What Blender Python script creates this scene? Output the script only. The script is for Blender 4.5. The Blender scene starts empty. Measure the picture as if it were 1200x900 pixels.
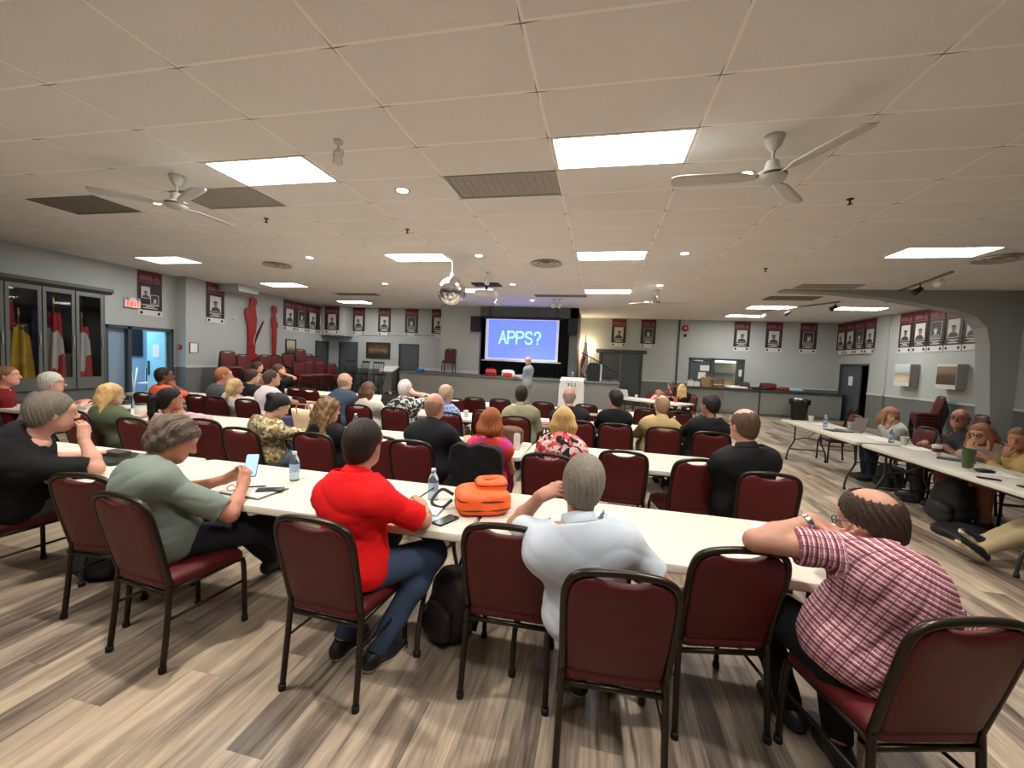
import bpy, bmesh, math, random
import numpy as np
from mathutils import Vector, Matrix
C = bpy.context.scene
COL = C.collection
rnd = random.Random(7)

# ---------------------------------------------------------------- camera
CAM_H = 1.65
FOC = 482.2                                   # focal length in pixels of the 1200 x 900 frame
def cam_axes(yaw, pitch, roll):
    y, p, r = (math.radians(v) for v in (yaw, pitch, roll))
    fwd = Vector((-math.sin(y)*math.cos(p), math.cos(y)*math.cos(p), -math.sin(p)))
    right = Vector((math.cos(y), math.sin(y), 0.0)); up = right.cross(fwd)
    return (math.cos(r)*right + math.sin(r)*up, -math.sin(r)*right + math.cos(r)*up, fwd)
CR, CU, CF = cam_axes(12.08, 3.25, 2.53)
cam = bpy.data.cameras.new('camera'); cam.sensor_width = 36.0; cam.lens = FOC/1200*36.0
cam.clip_start = 0.05; cam.clip_end = 100
cam_o = bpy.data.objects.new('camera', cam); COL.objects.link(cam_o)
cam_o.matrix_world = Matrix(((CR.x, CU.x, -CF.x, 0), (CR.y, CU.y, -CF.y, 0), (CR.z, CU.z, -CF.z, CAM_H), (0, 0, 0, 1)))
C.camera = cam_o

# ---------------------------------------------------------------- world, exposure
w = bpy.data.worlds.new('world'); C.world = w; w.use_nodes = True
w.node_tree.nodes['Background'].inputs[0].default_value = (0.75, 0.82, 0.9, 1)
w.node_tree.nodes['Background'].inputs[1].default_value = 0.25
C.view_settings.view_transform = 'Standard'; C.view_settings.look = 'None'
C.view_settings.exposure = 0.62; C.view_settings.gamma = 1.0
C.view_settings.use_curve_mapping = False
C.cycles.max_bounces = 8; C.cycles.diffuse_bounces = 6; C.cycles.glossy_bounces = 3
C.cycles.transmission_bounces = 4; C.cycles.transparent_max_bounces = 8
C.cycles.use_denoising = True; C.cycles.sample_clamp_indirect = 4.0
C.cycles.caustics_reflective = False; C.cycles.caustics_refractive = False
PANEL_E = 18.0         # emission of the troffer diffusers
SPOT_W = 190.0          # watts of the recessed downlights
BEAM = 100             # their cone, degrees
GLOBE_E = 30.0

CEIL = 3.578
X0, Y0, TX, TY = -0.5448, 2.391, 1.2192, 0.6096      # ceiling tile grid

# ---------------------------------------------------------------- materials
MATS = {}
def nt(name):
    m = bpy.data.materials.new(name); m.use_nodes = True
    t = m.node_tree; b = t.nodes['Principled BSDF']
    return m, t, b
def N(t, kind, **kw):
    n = t.nodes.new(kind)
    for k, v in kw.items():
        if k in ('op',): n.operation = v
        else: setattr(n, k, v)
    return n
def L(t, a, b): t.links.new(a, b)
def srgb(r, g, b):
    f = lambda c: (c/255/12.92) if c/255 <= .04045 else ((c/255+.055)/1.055)**2.4
    return (f(r), f(g), f(b), 1.0)
def mat(name, col, rough=.55, metal=0.0, var=.12, scale=9.0, bump=0.0, bscale=60.0, spec=.5, stretch=None, coat=0.0):
    """plain surface with a slight procedural mottling"""
    if name in MATS: return MATS[name]
    m, t, b = nt(name)
    c = srgb(*col)
    tc = N(t, 'ShaderNodeTexCoord'); src = tc.outputs['Object']
    if stretch:
        mp = N(t, 'ShaderNodeMapping'); mp.inputs['Scale'].default_value = stretch
        L(t, src, mp.inputs[0]); src = mp.outputs[0]
    no = N(t, 'ShaderNodeTexNoise'); no.inputs['Scale'].default_value = scale; no.inputs['Detail'].default_value = 4
    L(t, src, no.inputs['Vector'])
    mx = N(t, 'ShaderNodeMix', data_type='RGBA')
    mx.inputs[6].default_value = tuple(v*(1-var) for v in c[:3])+(1,)
    mx.inputs[7].default_value = tuple(min(1, v*(1+var)) for v in c[:3])+(1,)
    L(t, no.outputs['Fac'], mx.inputs[0]); L(t, mx.outputs[2], b.inputs['Base Color'])
    b.inputs['Roughness'].default_value = rough; b.inputs['Metallic'].default_value = metal
    b.inputs['Specular IOR Level'].default_value = spec
    if coat: b.inputs['Coat Weight'].default_value = coat
    if bump:
        n2 = N(t, 'ShaderNodeTexNoise'); n2.inputs['Scale'].default_value = bscale; n2.inputs['Detail'].default_value = 3
        L(t, src, n2.inputs['Vector'])
        bp = N(t, 'ShaderNodeBump'); bp.inputs['Strength'].default_value = bump; bp.inputs['Distance'].default_value = .01
        L(t, n2.outputs['Fac'], bp.inputs['Height']); L(t, bp.outputs[0], b.inputs['Normal'])
    MATS[name] = m
    return m
def emit(name, col, strength):
    if name in MATS: return MATS[name]
    m, t, b = nt(name)
    b.inputs['Base Color'].default_value = srgb(*col)
    b.inputs['Emission Color'].default_value = srgb(*col); b.inputs['Emission Strength'].default_value = strength
    MATS[name] = m
    return m

# ---------------------------------------------------------------- mesh helpers
def new_obj(name, me, parent=None):
    o = bpy.data.objects.new(name, me); COL.objects.link(o)
    if parent is not None: o.parent = parent
    return o
def obj(name, bm, m, parent=None, smooth=False, loc=None, rot=None):
    me = bpy.data.meshes.new(name); bmesh.ops.recalc_face_normals(bm, faces=bm.faces)
    bm.to_mesh(me); bm.free()
    for mm in (m if isinstance(m, (list, tuple)) else [m]): me.materials.append(mm)
    if smooth:
        me.polygons.foreach_set('use_smooth', [True]*len(me.polygons))
        if smooth == 'auto': 
            try: me.set_sharp_from_angle(angle=math.radians(38))
            except Exception: pass
    o = new_obj(name, me, parent)
    if loc is not None: o.location = loc
    if rot is not None: o.rotation_euler = rot
    return o
def tag(o, label=None, cat=None, group=None, kind=None):
    if label: o['label'] = label
    if cat: o['category'] = cat
    if group: o['group'] = group
    if kind: o['kind'] = kind
    return o
def thing(name, label, cat, loc=(0, 0, 0), rz=0.0, group=None):
    o = bpy.data.objects.new(name, None); COL.objects.link(o)
    o.location = loc; o.rotation_euler = (0, 0, rz); o.empty_display_size = .1
    return tag(o, label, cat, group)
def copy_tree(o, parent=None):
    c = o.copy(); COL.objects.link(c)
    if parent is not None: c.parent = parent
    for ch in list(o.children): copy_tree(ch, c)
    return c
def dup(src, loc, rz=0.0, label=None, group=None):
    c = copy_tree(src); c.location = loc; c.rotation_euler = (0, 0, rz)
    return tag(c, label, None, group)
def bm_new(): return bmesh.new()
def box(bm, lo, hi, mi=0, bevel=0.0, seg=2):
    r = bmesh.ops.create_cube(bm, size=1.0)
    vs = r['verts']
    for v in vs:
        v.co = Vector([(lo[i]+hi[i])/2 + v.co[i]*(hi[i]-lo[i]) for i in range(3)])
    fs = list({f for v in vs for f in v.link_faces})
    for f in fs: f.material_index = mi
    if bevel:
        es = list({e for v in vs for e in v.link_edges})
        r = bmesh.ops.bevel(bm, geom=es, offset=bevel, segments=seg, affect='EDGES', profile=.5)
        for f in r['faces']: f.material_index = mi
    return vs
def obox(bm, c, ax, ay, az, mi=0):
    """box by centre and three half-axis vectors"""
    c, ax, ay, az = Vector(c), Vector(ax), Vector(ay), Vector(az)
    v = [bm.verts.new(c+sx*ax+sy*ay+sz*az) for sx in (-1, 1) for sy in (-1, 1) for sz in (-1, 1)]
    for q in ((0, 1, 3, 2), (4, 6, 7, 5), (0, 4, 5, 1), (2, 3, 7, 6), (0, 2, 6, 4), (1, 5, 7, 3)):
        f = bm.faces.new([v[i] for i in q]); f.material_index = mi
    return v
def tube(bm, pts, r, n=8, mi=0, cap=True, closed=False, flat=None):
    """swept tube along a polyline; r a number or list; flat=(side, factor) squashes the section"""
    pts = [Vector(p) for p in pts]; k = len(pts)
    rs = r if isinstance(r, (list, tuple)) else [r]*k
    rings = []; prev = None
    for i, p in enumerate(pts):
        if closed: d = pts[(i+1) % k]-pts[i-1]
        else: d = (pts[min(i+1, k-1)]-pts[max(i-1, 0)])
        d.normalize()
        if prev is None:
            a = Vector((0, 0, 1)) if abs(d.z) < .9 else Vector((0, 1, 0))
            u = d.cross(a).normalized()
        else:
            u = (prev - d*prev.dot(d))
            u = u.normalized() if u.length > 1e-6 else d.orthogonal().normalized()
        prev = u; v = d.cross(u)
        rings.append([bm.verts.new(p + rs[i]*(math.cos(2*math.pi*j/n)*u + math.sin(2*math.pi*j/n)*v)) for j in range(n)])
    m = k if closed else k-1
    for i in range(m):
        a, b = rings[i], rings[(i+1) % k]
        for j in range(n):
            f = bm.faces.new((a[j], a[(j+1) % n], b[(j+1) % n], b[j])); f.material_index = mi
    if cap and not closed:
        f = bm.faces.new(rings[0][::-1]); f.material_index = mi
        f = bm.faces.new(rings[-1]); f.material_index = mi
def lathe(bm, prof, c=(0, 0, 0), n=20, mi=0, cap=True):
    """profile of (radius, z) turned about z"""
    rings = []
    for r, z in prof:
        rings.append([bm.verts.new((c[0]+r*math.cos(2*math.pi*j/n), c[1]+r*math.sin(2*math.pi*j/n), c[2]+z)) for j in range(n)])
    for a, b in zip(rings, rings[1:]):
        for j in range(n):
            f = bm.faces.new((a[j], a[(j+1) % n], b[(j+1) % n], b[j])); f.material_index = mi
    if cap:
        for rg, rev in ((rings[0], True), (rings[-1], False)):
            f = bm.faces.new(rg[::-1] if rev else rg); f.material_index = mi
def prism(bm, poly, o, u, v, nrm, t, mi=0):
    """polygon (2-D points) in the plane o + x u + y v, thickened by t along nrm"""
    o, u, v, nrm = Vector(o), Vector(u), Vector(v), Vector(nrm)
    a = [bm.verts.new(o+x*u+y*v) for x, y in poly]
    b = [bm.verts.new(o+x*u+y*v+t*nrm) for x, y in poly]
    k = len(poly)
    fs = [bm.faces.new(a[::-1]), bm.faces.new(b)]
    for i in range(k): fs.append(bm.faces.new((a[i], a[(i+1) % k], b[(i+1) % k], b[i])))
    for f in fs: f.material_index = mi
def rrect(hx, hy, r, n=5):
    """rounded rectangle outline"""
    pts = []
    for cx, cy, a0 in ((hx-r, hy-r, 0), (-hx+r, hy-r, 90), (-hx+r, -hy+r, 180), (hx-r, -hy+r, 270)):
        for i in range(n+1):
            a = math.radians(a0+90*i/n); pts.append((cx+r*math.cos(a), cy+r*math.sin(a)))
    return pts
def smooth_path(pts, n=6):
    """Catmull-Rom through the points"""
    P = [Vector(p) for p in pts]; P = [2*P[0]-P[1]]+P+[2*P[-1]-P[-2]]; out = []
    for i in range(1, len(P)-2):
        for k in range(n):
            t = k/n; a, b, c, d = P[i-1], P[i], P[i+1], P[i+2]
            out.append(.5*((2*b)+(c-a)*t+(2*a-5*b+4*c-d)*t*t+(3*b-a-3*c+d)*t**3))
    out.append(P[-2]); return out
FONT = {
 'A': [[(0, 0), (.5, 1), (1, 0)], [(.2, .36), (.8, .36)]], 'P': [[(0, 0), (0, 1), (.65, 1), (.95, .88), (.95, .62), (.65, .5), (0, .5)]],
 'S': [[(.95, .82), (.75, .98), (.25, .98), (.04, .8), (.1, .6), (.5, .5), (.9, .4), (.96, .2), (.75, .02), (.25, .02), (.03, .18)]],
 '?': [[(.08, .75), (.15, .93), (.45, 1), (.8, .92), (.88, .7), (.7, .5), (.5, .38), (.5, .24)], [(.5, .07), (.5, -.0)]],
 'E': [[(1, 0), (0, 0), (0, 1), (1, 1)], [(0, .5), (.85, .5)]], 'X': [[(0, 0), (1, 1)], [(0, 1), (1, 0)]],
 'I': [[(.5, 0), (.5, 1)]], 'T': [[(.5, 0), (.5, 1)], [(0, 1), (1, 1)]],
 '1': [[(.25, .8), (.55, 1), (.55, 0)], [(.2, 0), (.9, 0)]],
 '3': [[(.05, .92), (.5, 1), (.9, .85), (.85, .6), (.45, .52), (.9, .42), (.95, .15), (.5, 0), (.05, .08)]],
}
def lettering(bm, text, o, u, v, nrm, h, wch, gap, sw, t=.004, mi=0):
    """block letters as flat strokes standing t proud of the plane"""
    o, u, v, nrm = Vector(o), Vector(u), Vector(v), Vector(nrm); x = 0.0
    for ch in text:
        for st in FONT.get(ch, []):
            for (ax, ay), (bx, by) in zip(st, st[1:]):
                a = o+u*(x+ax*wch)+v*(ay*h); b = o+u*(x+bx*wch)+v*(by*h)
                d = b-a; ln = d.length; d.normalize(); s = d.cross(nrm)
                obox(bm, (a+b)/2+nrm*(t/2), d*(ln/2+sw*.42), s*(sw/2), nrm*(t/2), mi)
        x += wch+gap
# ---------------------------------------------------------------- people: bodies and clothes grown from distance fields
F32 = np.float32
def V3(*a): return np.array(a, dtype=np.float64)
def nrm(v): return v/(np.linalg.norm(v)+1e-9)
def rotm(ax, deg):
    a = math.radians(deg); c, s = math.cos(a), math.sin(a)
    return np.array({'x': [[1, 0, 0], [0, c, -s], [0, s, c]], 'y': [[c, 0, s], [0, 1, 0], [-s, 0, c]], 'z': [[c, -s, 0], [s, c, 0], [0, 0, 1]]}[ax])
def d_rc(p, a, b, r1, r2):
    a = a.astype(F32); ba = (b-a).astype(F32); q = p-a
    t = np.clip(q@ba/(ba@ba+1e-9), 0, 1)
    return np.sqrt(((q-t[:, None]*ba)**2).sum(1)) - (r1+(r2-r1)*t)
def d_el(p, c, R, r):
    q = (p-c.astype(F32))@R.astype(F32)          # R columns = local axes
    r = np.asarray(r, F32); k0 = np.sqrt(((q/r)**2).sum(1)); k1 = np.sqrt(((q/(r*r))**2).sum(1))+1e-6
    return k0*(k0-1)/k1
def d_box(p, c, R, h, r):
    q = np.abs((p-c.astype(F32))@R.astype(F32))-(np.asarray(h, F32)-r)
    return np.sqrt((np.maximum(q, 0)**2).sum(1))+np.minimum(q.max(1), 0)-r
def smin(a, b, k):
    h = np.clip(.5+.5*(b-a)/k, 0, 1)
    return b+(a-b)*h-k*h*(1-h)
def smin_all(ds, k):
    o = ds[0]
    for d in ds[1:]: o = smin(o, d, k)
    return o
def surfnet(fn, lo, hi, h):
    """naive surface nets of fn over a box: (vertices, quads)"""
    lo = np.asarray(lo, float); n = np.maximum(4, np.ceil((np.asarray(hi)-lo)/h).astype(int)+1)
    ax = [lo[i]+h*np.arange(n[i]) for i in range(3)]
    P = np.stack(np.meshgrid(*ax, indexing='ij'), -1).reshape(-1, 3).astype(F32)
    Fv = fn(P).reshape(n); ins = Fv < 0
    for s in (0, -1):                               # close the surface at the box
        pass
    c = [n[i]-1 for i in range(3)]
    cnt = np.zeros(c, F32); acc = np.zeros(c+[3], F32)
    for axis in range(3):
        o = [i for i in range(3) if i != axis]
        for s1 in (0, 1):
            for s2 in (0, 1):
                sl = [slice(None)]*3; sl[o[0]] = slice(s1, c[o[0]]+s1); sl[o[1]] = slice(s2, c[o[1]]+s2)
                A = list(sl); A[axis] = slice(0, c[axis]); B = list(sl); B[axis] = slice(1, c[axis]+1)
                a, b = Fv[tuple(A)], Fv[tuple(B)]
                m = (a < 0) != (b < 0)
                t = np.where(m, a/np.where(m, a-b, 1), 0)
                cnt += m; acc[..., axis] += t*m
                acc[..., o[0]] += s1*m; acc[..., o[1]] += s2*m
    act = cnt > 0
    idx = -np.ones(c, int); idx[act] = np.arange(act.sum())
    I = np.argwhere(act)
    Vv = lo + h*(I + acc[act]/cnt[act][:, None])
    Q = []
    for axis in range(3):
        o = [i for i in range(3) if i != axis]
        sl = [slice(1, c[i]) for i in range(3)]; sl[axis] = slice(0, c[axis])
        s2 = list(sl); s2[axis] = slice(1, c[axis]+1)
        a, b = ins[tuple(sl)], ins[tuple(s2)]
        m = np.argwhere(a != b)
        if not len(m): continue
        st = np.array([s.start for s in sl]); m = m+st
        e0 = np.zeros(3, int); e0[o[0]] = 1; e1 = np.zeros(3, int); e1[o[1]] = 1
        q = np.stack([idx[tuple((m-d).T)] for d in (0*e0, e0, e0+e1, e1)], 1)
        fl = ins[tuple(m.T)]
        if axis == 1: fl = ~fl
        q[~fl] = q[~fl][:, ::-1]
        Q.append(q)
    Q = np.concatenate(Q) if Q else np.zeros((0, 4), int)
    Q = Q[(Q >= 0).all(1)]
    return Vv, Q[:, ::-1]
def np_mesh(name, pieces, mats, parent=None, attr=None, matfn=None):
    """one mesh object from (vertices, quads) pieces"""
    vs, qs, k = [], [], 0
    for v, q in pieces:
        if not len(q): continue
        vs.append(v); qs.append(q+k); k += len(v)
    v = np.concatenate(vs); q = np.concatenate(qs)
    me = bpy.data.meshes.new(name)
    me.vertices.add(len(v)); me.vertices.foreach_set('co', v.astype(F32).ravel())
    me.loops.add(len(q)*4); me.loops.foreach_set('vertex_index', q.astype(np.int32).ravel())
    me.polygons.add(len(q)); me.polygons.foreach_set('loop_start', (np.arange(len(q))*4).astype(np.int32))
    me.polygons.foreach_set('use_smooth', np.ones(len(q), bool))
    for m in (mats if isinstance(mats, (list, tuple)) else [mats]): me.materials.append(m)
    if matfn is not None:
        me.polygons.foreach_set('material_index', matfn(v[q].mean(1)).astype(np.int32))
    if attr is not None:
        a = me.attributes.new('cloth_uv', 'FLOAT_VECTOR', 'POINT'); a.data.foreach_set('vector', attr(v).astype(F32).ravel())
    me.update(calc_edges=True); me.validate()
    return new_obj(name, me, parent)
def wrinkle(p, amp, seed, f=1.0):
    sd = seed*1.7
    x, y, z = p[:, 0]*f, p[:, 1]*f, p[:, 2]*f
    rg = lambda u: 1-2*np.abs(np.sin(u))**.6
    a = rg(13*x*np.cos(sd)+17*z+sd+1.6*np.sin(7*z-6*y+sd)+1.0*np.sin(11*y+sd))
    b = rg(21*z-15*x+8*y+2*sd+1.8*np.sin(6*x+9*y-sd))
    c = np.sin(40*z+22*x-15*y+1.5*np.sin(13*x+sd))
    m = .5+.5*np.sin(5*x+4*z+3*y+sd)
    return amp*(a*.75*m+b*.75*(1-m)+c*.22)

def hand_prims(wr, d, pn, side, curl, spread=1.0, sc=1.0, thumb=.6):
    """palm, four fingers and thumb: wrist, direction of the hand, palm normal (the way the palm faces), +1 right / -1 left"""
    d = nrm(d); pn = nrm(pn-d*np.dot(pn, d)); s = np.cross(d, pn)      # s: right of d when looking along -pn
    s = s*side                                                        # towards the little finger side below
    prims = []
    R = np.stack([s, d, pn], 1)
    pc = wr+d*.05*sc
    prims.append(('box', pc, R, np.array([.040, .047, .0135])*sc, .0125*sc))
    prims.append(('rc', wr-d*.02*sc, wr+d*.03*sc, .025*sc, .024*sc))
    for i, (off, ln, r) in enumerate(((-.031, .078, .0088), (-.0105, .086, .0092), (.0105, .080, .0088), (.031, .064, .0078))):
        b = wr+d*(.094-(.006 if i in (0, 3) else 0))*sc+s*off*sc; a0 = 0
        ang = [curl*.55, curl*.95, curl*.7]; cur = b; dd = nrm(d+s*(i-1.5)*.05*spread)
        for k, fr in enumerate((.46, .31, .25)):
            a0 += ang[k]; dirv = dd*math.cos(a0)+pn*math.sin(a0)
            nx = cur+dirv*ln*fr*sc
            prims.append(('rc', cur, nx, (r-.0006*k)*sc, (r-.0006*(k+1))*sc)); cur = nx
    tb = wr+d*.022*sc-s*.028*sc+pn*.004*sc
    t1 = tb+(d*.62-s*.62+pn*.45*thumb)*.042*sc; t2 = t1+nrm(d*.9-s*.25+pn*.55*thumb)*.030*sc; t3 = t2+nrm(d*.95+pn*.5*thumb+s*.1)*.024*sc
    prims += [('rc', tb, t1, .0145*sc, .0118*sc), ('rc', t1, t2, .0112*sc, .0102*sc), ('rc', t2, t3, .0102*sc, .0085*sc)]
    return prims
def ev(p, pr):
    k = pr[0]
    if k == 'rc': return d_rc(p, *pr[1:])
    if k == 'el': return d_el(p, *pr[1:])
    return d_box(p, *pr[1:])
def ik(sh, tgt, l1, l2, pole):
    d = tgt-sh; D = np.linalg.norm(d); u = d/(D+1e-9)
    D = min(D, (l1+l2)*.998)
    a = (l1*l1-l2*l2+D*D)/(2*D); h = math.sqrt(max(l1*l1-a*a, 1e-6))
    pv = nrm(pole-u*np.dot(pole, u))
    return sh+u*a+pv*h

PEOPLE = []; DEBUG = False
def person(name_label, x, y, yaw=0.0, lod=1, skin=(196, 150, 125), shirt=None, pants=None, hair=None, lean=8, hunch=14, side=0, twist=0,
           head=(0, 8, 0), girth=0.0, sc=1.0, fem=False, armL=None, armR=None, legs=None, seat=.462, sleeve=.62, collar=None, shirt_mat=None,
           shoes=None, glasses=None, watch=None, standing=False, hem=-.10, neckline=0.0, pant_len=1.0, group=None, headoff=(0, 0, 0),
           shirt_amp=.0045, extra=None, shoulders=1.0, face=False, skirt=None, open_neck=0.0, hat=None):
    """a person as one body mesh with hair and clothes as children. Positions in arms and legs are metres from (x, y, 0), world axes."""
    if fem: sc *= .94
    Y = rotm('z', yaw); loc = np.array([x, y, 0.0]); seed = len(PEOPLE)+1
    hipz = (seat+.085) if not standing else .93*sc
    S = sc
    hip = V3(0, 0, hipz)
    Tw = Y@rotm('z', twist)
    Hf = Y@rotm('z', head[0])@rotm('x', -head[1])@rotm('y', head[2]); hs = S*(1.02 if fem else 1.055)
    def spine(le, sd_, sl):
        fr = lambda a, b: Tw@rotm('y', b)@rotm('x', -a)
        f1, f2, f3 = fr(le*.6, sd_*.7), fr(le, sd_), fr(le+hunch, sd_*1.1)
        belly = hip+f1@V3(0, 0, .17*S*sl); chest = belly+f2@V3(0, -.005, .17*S*sl); nb = chest+f3@V3(0, -.012, .185*S*sl)
        nd = nrm(f3@V3(0, .12, 1)+Hf@V3(0, .1, .8))
        return f1, f2, f3, belly, chest, nb, nd, nb+nd*.075*S+Hf@V3(0, .022, .115)*hs+np.array(headoff)
    par = np.array([lean, side, 1.0], float)
    if hat is not None:
        tg = np.array(hat, float)-loc; st_ = np.array([.5, .5, .01])
        for _ in range(14):
            h0 = spine(*par)[-1]; J = np.stack([(spine(*(par+st_*np.eye(3)[i]))[-1]-h0)/st_[i] for i in range(3)], 1)
            wt = np.diag([1e-6, 1e-6, 3e-3])
            dp = np.linalg.solve(J.T@J+wt, J.T@(tg-h0)); par = np.clip(par+np.clip(dp, [-8, -8, -.08], [8, 8, .08]), [-18, -26, .70], [62, 26, 1.10])
        if DEBUG: print('HAT', name_label[:40], par.round(2), (spine(*par)[-1]-tg).round(3))
    f1, f2, f3, belly, chest, nb, nd, hc = spine(*par)
    sw = (.165 if fem else .188)*S*shoulders
    shp = {s: nb+f3@V3(s*sw, .005, -.082*S) for s in (-1, 1)}
    # ---- arms
    arms = {}
    for s, a in ((-1, armL), (1, armR)):
        a = dict(a or {}); sh = shp[s].copy()
        if 'shrug' in a: sh = sh+np.array(a['shrug'])
        tgt = a.get('wr'); l1, l2 = .29*S, .255*S
        if 'at' in a:                                   # named places
            at = a['at']
            if at == 'table': tgt = Y@V3(s*a.get('dx', .13), a.get('dy', .40), a.get('dz', .785))
            elif at == 'lap': tgt = Y@V3(s*.10, .26, hipz+.10)
            elif at == 'down': tgt = sh+Y@V3(s*.06, .03, -.50*S)
            elif at == 'chin': tgt = hc+Hf@V3(s*.05, .115, -.165)
            elif at == 'cheek': tgt = hc+Hf@V3(s*.085, .07, -.15)
            elif at == 'temple': tgt = hc+Hf@V3(s*.115, .05, -.06)
        tgt = np.array(tgt, float) if tgt is not None else sh+Y@V3(s*.06, .2, -.42*S)
        if 'el' in a: el = np.array(a['el'], float)
        else: el = ik(sh, tgt, l1, l2, Y@np.array(a.get('pole', (s*.55, -.35, -.75)), float))
        u = nrm(tgt-el)
        wr = tgt if 'el' in a else el+u*l2
        hd = np.array(a['hd'], float) if 'hd' in a else u
        pnv = np.array(a['pn'], float) if 'pn' in a else None
        if pnv is None:
            at = a.get('at')
            pnv = V3(0, 0, -1) if at in ('table', 'lap', None) else ((hc-wr) if at in ('chin', 'cheek', 'temple') else Y@V3(-s, 0, 0))
            if at in ('chin', 'cheek', 'temple') and 'hd' not in a: hd = nrm(nrm(u)+nrm(hc+V3(0, 0, .05)-wr)*1.2+V3(0, 0, .3))
        arms[s] = dict(sh=sh, el=el, wr=wr, hd=hd, pn=pnv, curl=a.get('curl', .55), sc=S*(.92 if fem else 1.0), thumb=a.get('thumb', .6))
    # ---- legs
    L_ = legs or {}
    lg = {}
    for s in (-1, 1):
        key = 'L' if s < 0 else 'R'
        hj = hip+Y@V3(s*.088*S, .01, -.015)
        if standing:
            kn = np.array(L_.get('k'+key, Y@V3(s*.095, .03, .50*S))); an = np.array(L_.get('f'+key, Y@V3(s*.10, -.02, .085)))
        else:
            kn = np.array(L_.get('k'+key, Y@V3(s*.115, .43*S, seat+.065))); an = np.array(L_.get('f'+key, Y@V3(s*.115, .40*S, .085)))
        fd = np.array(L_.get('d'+key, Y@V3(s*.12, 1, 0)), float)
        lg[s] = dict(h=hj, k=kn, a=an, d=nrm(fd))
    g = girth; wf = (.90 if fem else 1.0)*S
    I3 = np.eye(3)
    torso = [('el', hip+f1@V3(0, -.012, .0), f1, V3(.172*wf*(1.06 if fem else 1)+g*.3, .122*S+g*.35, .125*S)),
             ('el', belly+f2@V3(0, .012+g*.35, -.02), f2, V3(.150*wf*(.94 if fem else 1)+g*.75, .108*S+g*.8, .165*S)),
             ('el', chest+f2@V3(0, .008, .02), f2@rotm('x', -hunch*.5), V3(.168*wf+g*.4, .112*S+g*.4, .165*S)),
             ('el', chest+f3@V3(0, -.035, .07), f3, V3(.150*wf+g*.3, .085*S+g*.3, .13*S)),
             ('rc', shp[-1], shp[1], .060*S+g*.12, .060*S+g*.12),
             ('rc', nb+f3@V3(-.02, -.005, .005), shp[-1]+f3@V3(.05, 0, .015), .056*S, .05*S),
             ('rc', nb+f3@V3(.02, -.005, .005), shp[1]+f3@V3(-.05, 0, .015), .056*S, .05*S)]
    if fem: torso += [('el', chest+f2@V3(sx*.075, .085, .01), f2, V3(.07, .065, .075)) for sx in (-1, 1)]
    neck = [('rc', nb+f3@V3(0, .002, -.03), hc+Hf@V3(0, -.018, -.055)*hs, (.052 if fem else .061)*S, (.048 if fem else .057)*S)]
    hd_ = lambda c, r: ('el', hc+Hf@(V3(*c)*hs), Hf, V3(*r)*hs)
    headp = [hd_((0, -.012, .032), (.077, .098, .092)), hd_((0, .022, -.03), (.066, .078, .085)), hd_((0, .038, -.075), (.050, .052, .042)),
             hd_((0, .075, -.088), (.024, .024, .022)), hd_((0, .072, .04), (.058, .028, .03))]
    small = [('rc', hc+Hf@(V3(0, .098, .018)*hs), hc+Hf@(V3(0, .119, -.022)*hs), .0095*hs, .0145*hs),
             hd_((.012, .106, -.026), (.011, .012, .009)), hd_((-.012, .106, -.026), (.011, .012, .009)),
             hd_((0, .098, -.053), (.024, .011, .007)), hd_((0, .096, -.064), (.021, .011, .008))]
    for sx in (-1, 1):
        small += [('el', hc+Hf@(V3(sx*.077, -.008, -.008)*hs), Hf@rotm('z', -sx*22)@rotm('x', 10), V3(.0095, .020, .032)*hs)]
    socks = [hd_((sx*.031, .108, .012), (.0145, .015, .010)) for sx in (-1, 1)]
    def arm_pr(s, grow=0.0, full=True):
        a = arms[s]
        mid = a['el']+(a['wr']-a['el'])*.35
        o = [('rc', a['sh'], a['el'], (.053*S if not fem else .046*S)+g*.15+grow, (.039*S if not fem else .035*S)+g*.1+grow)]
        if full: o += [('rc', a['el'], mid, (.039*S if not fem else .034*S)+g*.08+grow, (.0415*S if not fem else .035*S)+g*.08+grow),
                       ('rc', mid, a['wr'], (.0415*S if not fem else .035*S)+g*.08+grow, .0265*S+grow)]
        return o
    def leg_pr(s, grow=0.0):
        l = lg[s]; m1 = l['k']+(l['a']-l['k'])*.32
        return [('rc', l['h'], l['k'], .088*S+g*.3+grow, .060*S+g*.1+grow), ('rc', l['k'], m1, .060*S+grow, .058*S+g*.1+grow), ('rc', m1, l['a'], .058*S+g*.1+grow, .041*S+grow)]
    hands = {s: hand_prims(arms[s]['wr'], arms[s]['hd'], arms[s]['pn'], s, arms[s]['curl'], sc=arms[s]['sc'], thumb=arms[s]['thumb']) for s in (-1, 1)}
    feet = [('rc', lg[s]['a']+V3(0, 0, -.03), lg[s]['a']+lg[s]['d']*.12+V3(0, 0, -.055), .036*S, .028*S) for s in (-1, 1)]
    def f_head(p):
        d = smin_all([ev(p, q) for q in headp], .035)
        d = smin(d, smin_all([ev(p, q) for q in neck], .02), .03)
        for q in socks: d = -smin(-d, ev(p, q), .014)
        for q in small: d = smin(d, ev(p, q), .010)
        return d
    def f_body(p, cut=False):
        d = smin_all([ev(p, q) for q in torso], .06)
        d = smin(d, smin_all([ev(p, q) for q in neck], .03), .045)
        if cut: d = np.maximum(d, (p-top.astype(F32))@nd.astype(F32))
        for s in (-1, 1):
            d = smin(d, smin_all([ev(p, q) for q in arm_pr(s)], .02), .035)
            d = smin(d, smin_all([ev(p, q) for q in leg_pr(s)], .03), .04)
        for q in feet: d = smin(d, ev(p, q), .03)
        return d
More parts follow.
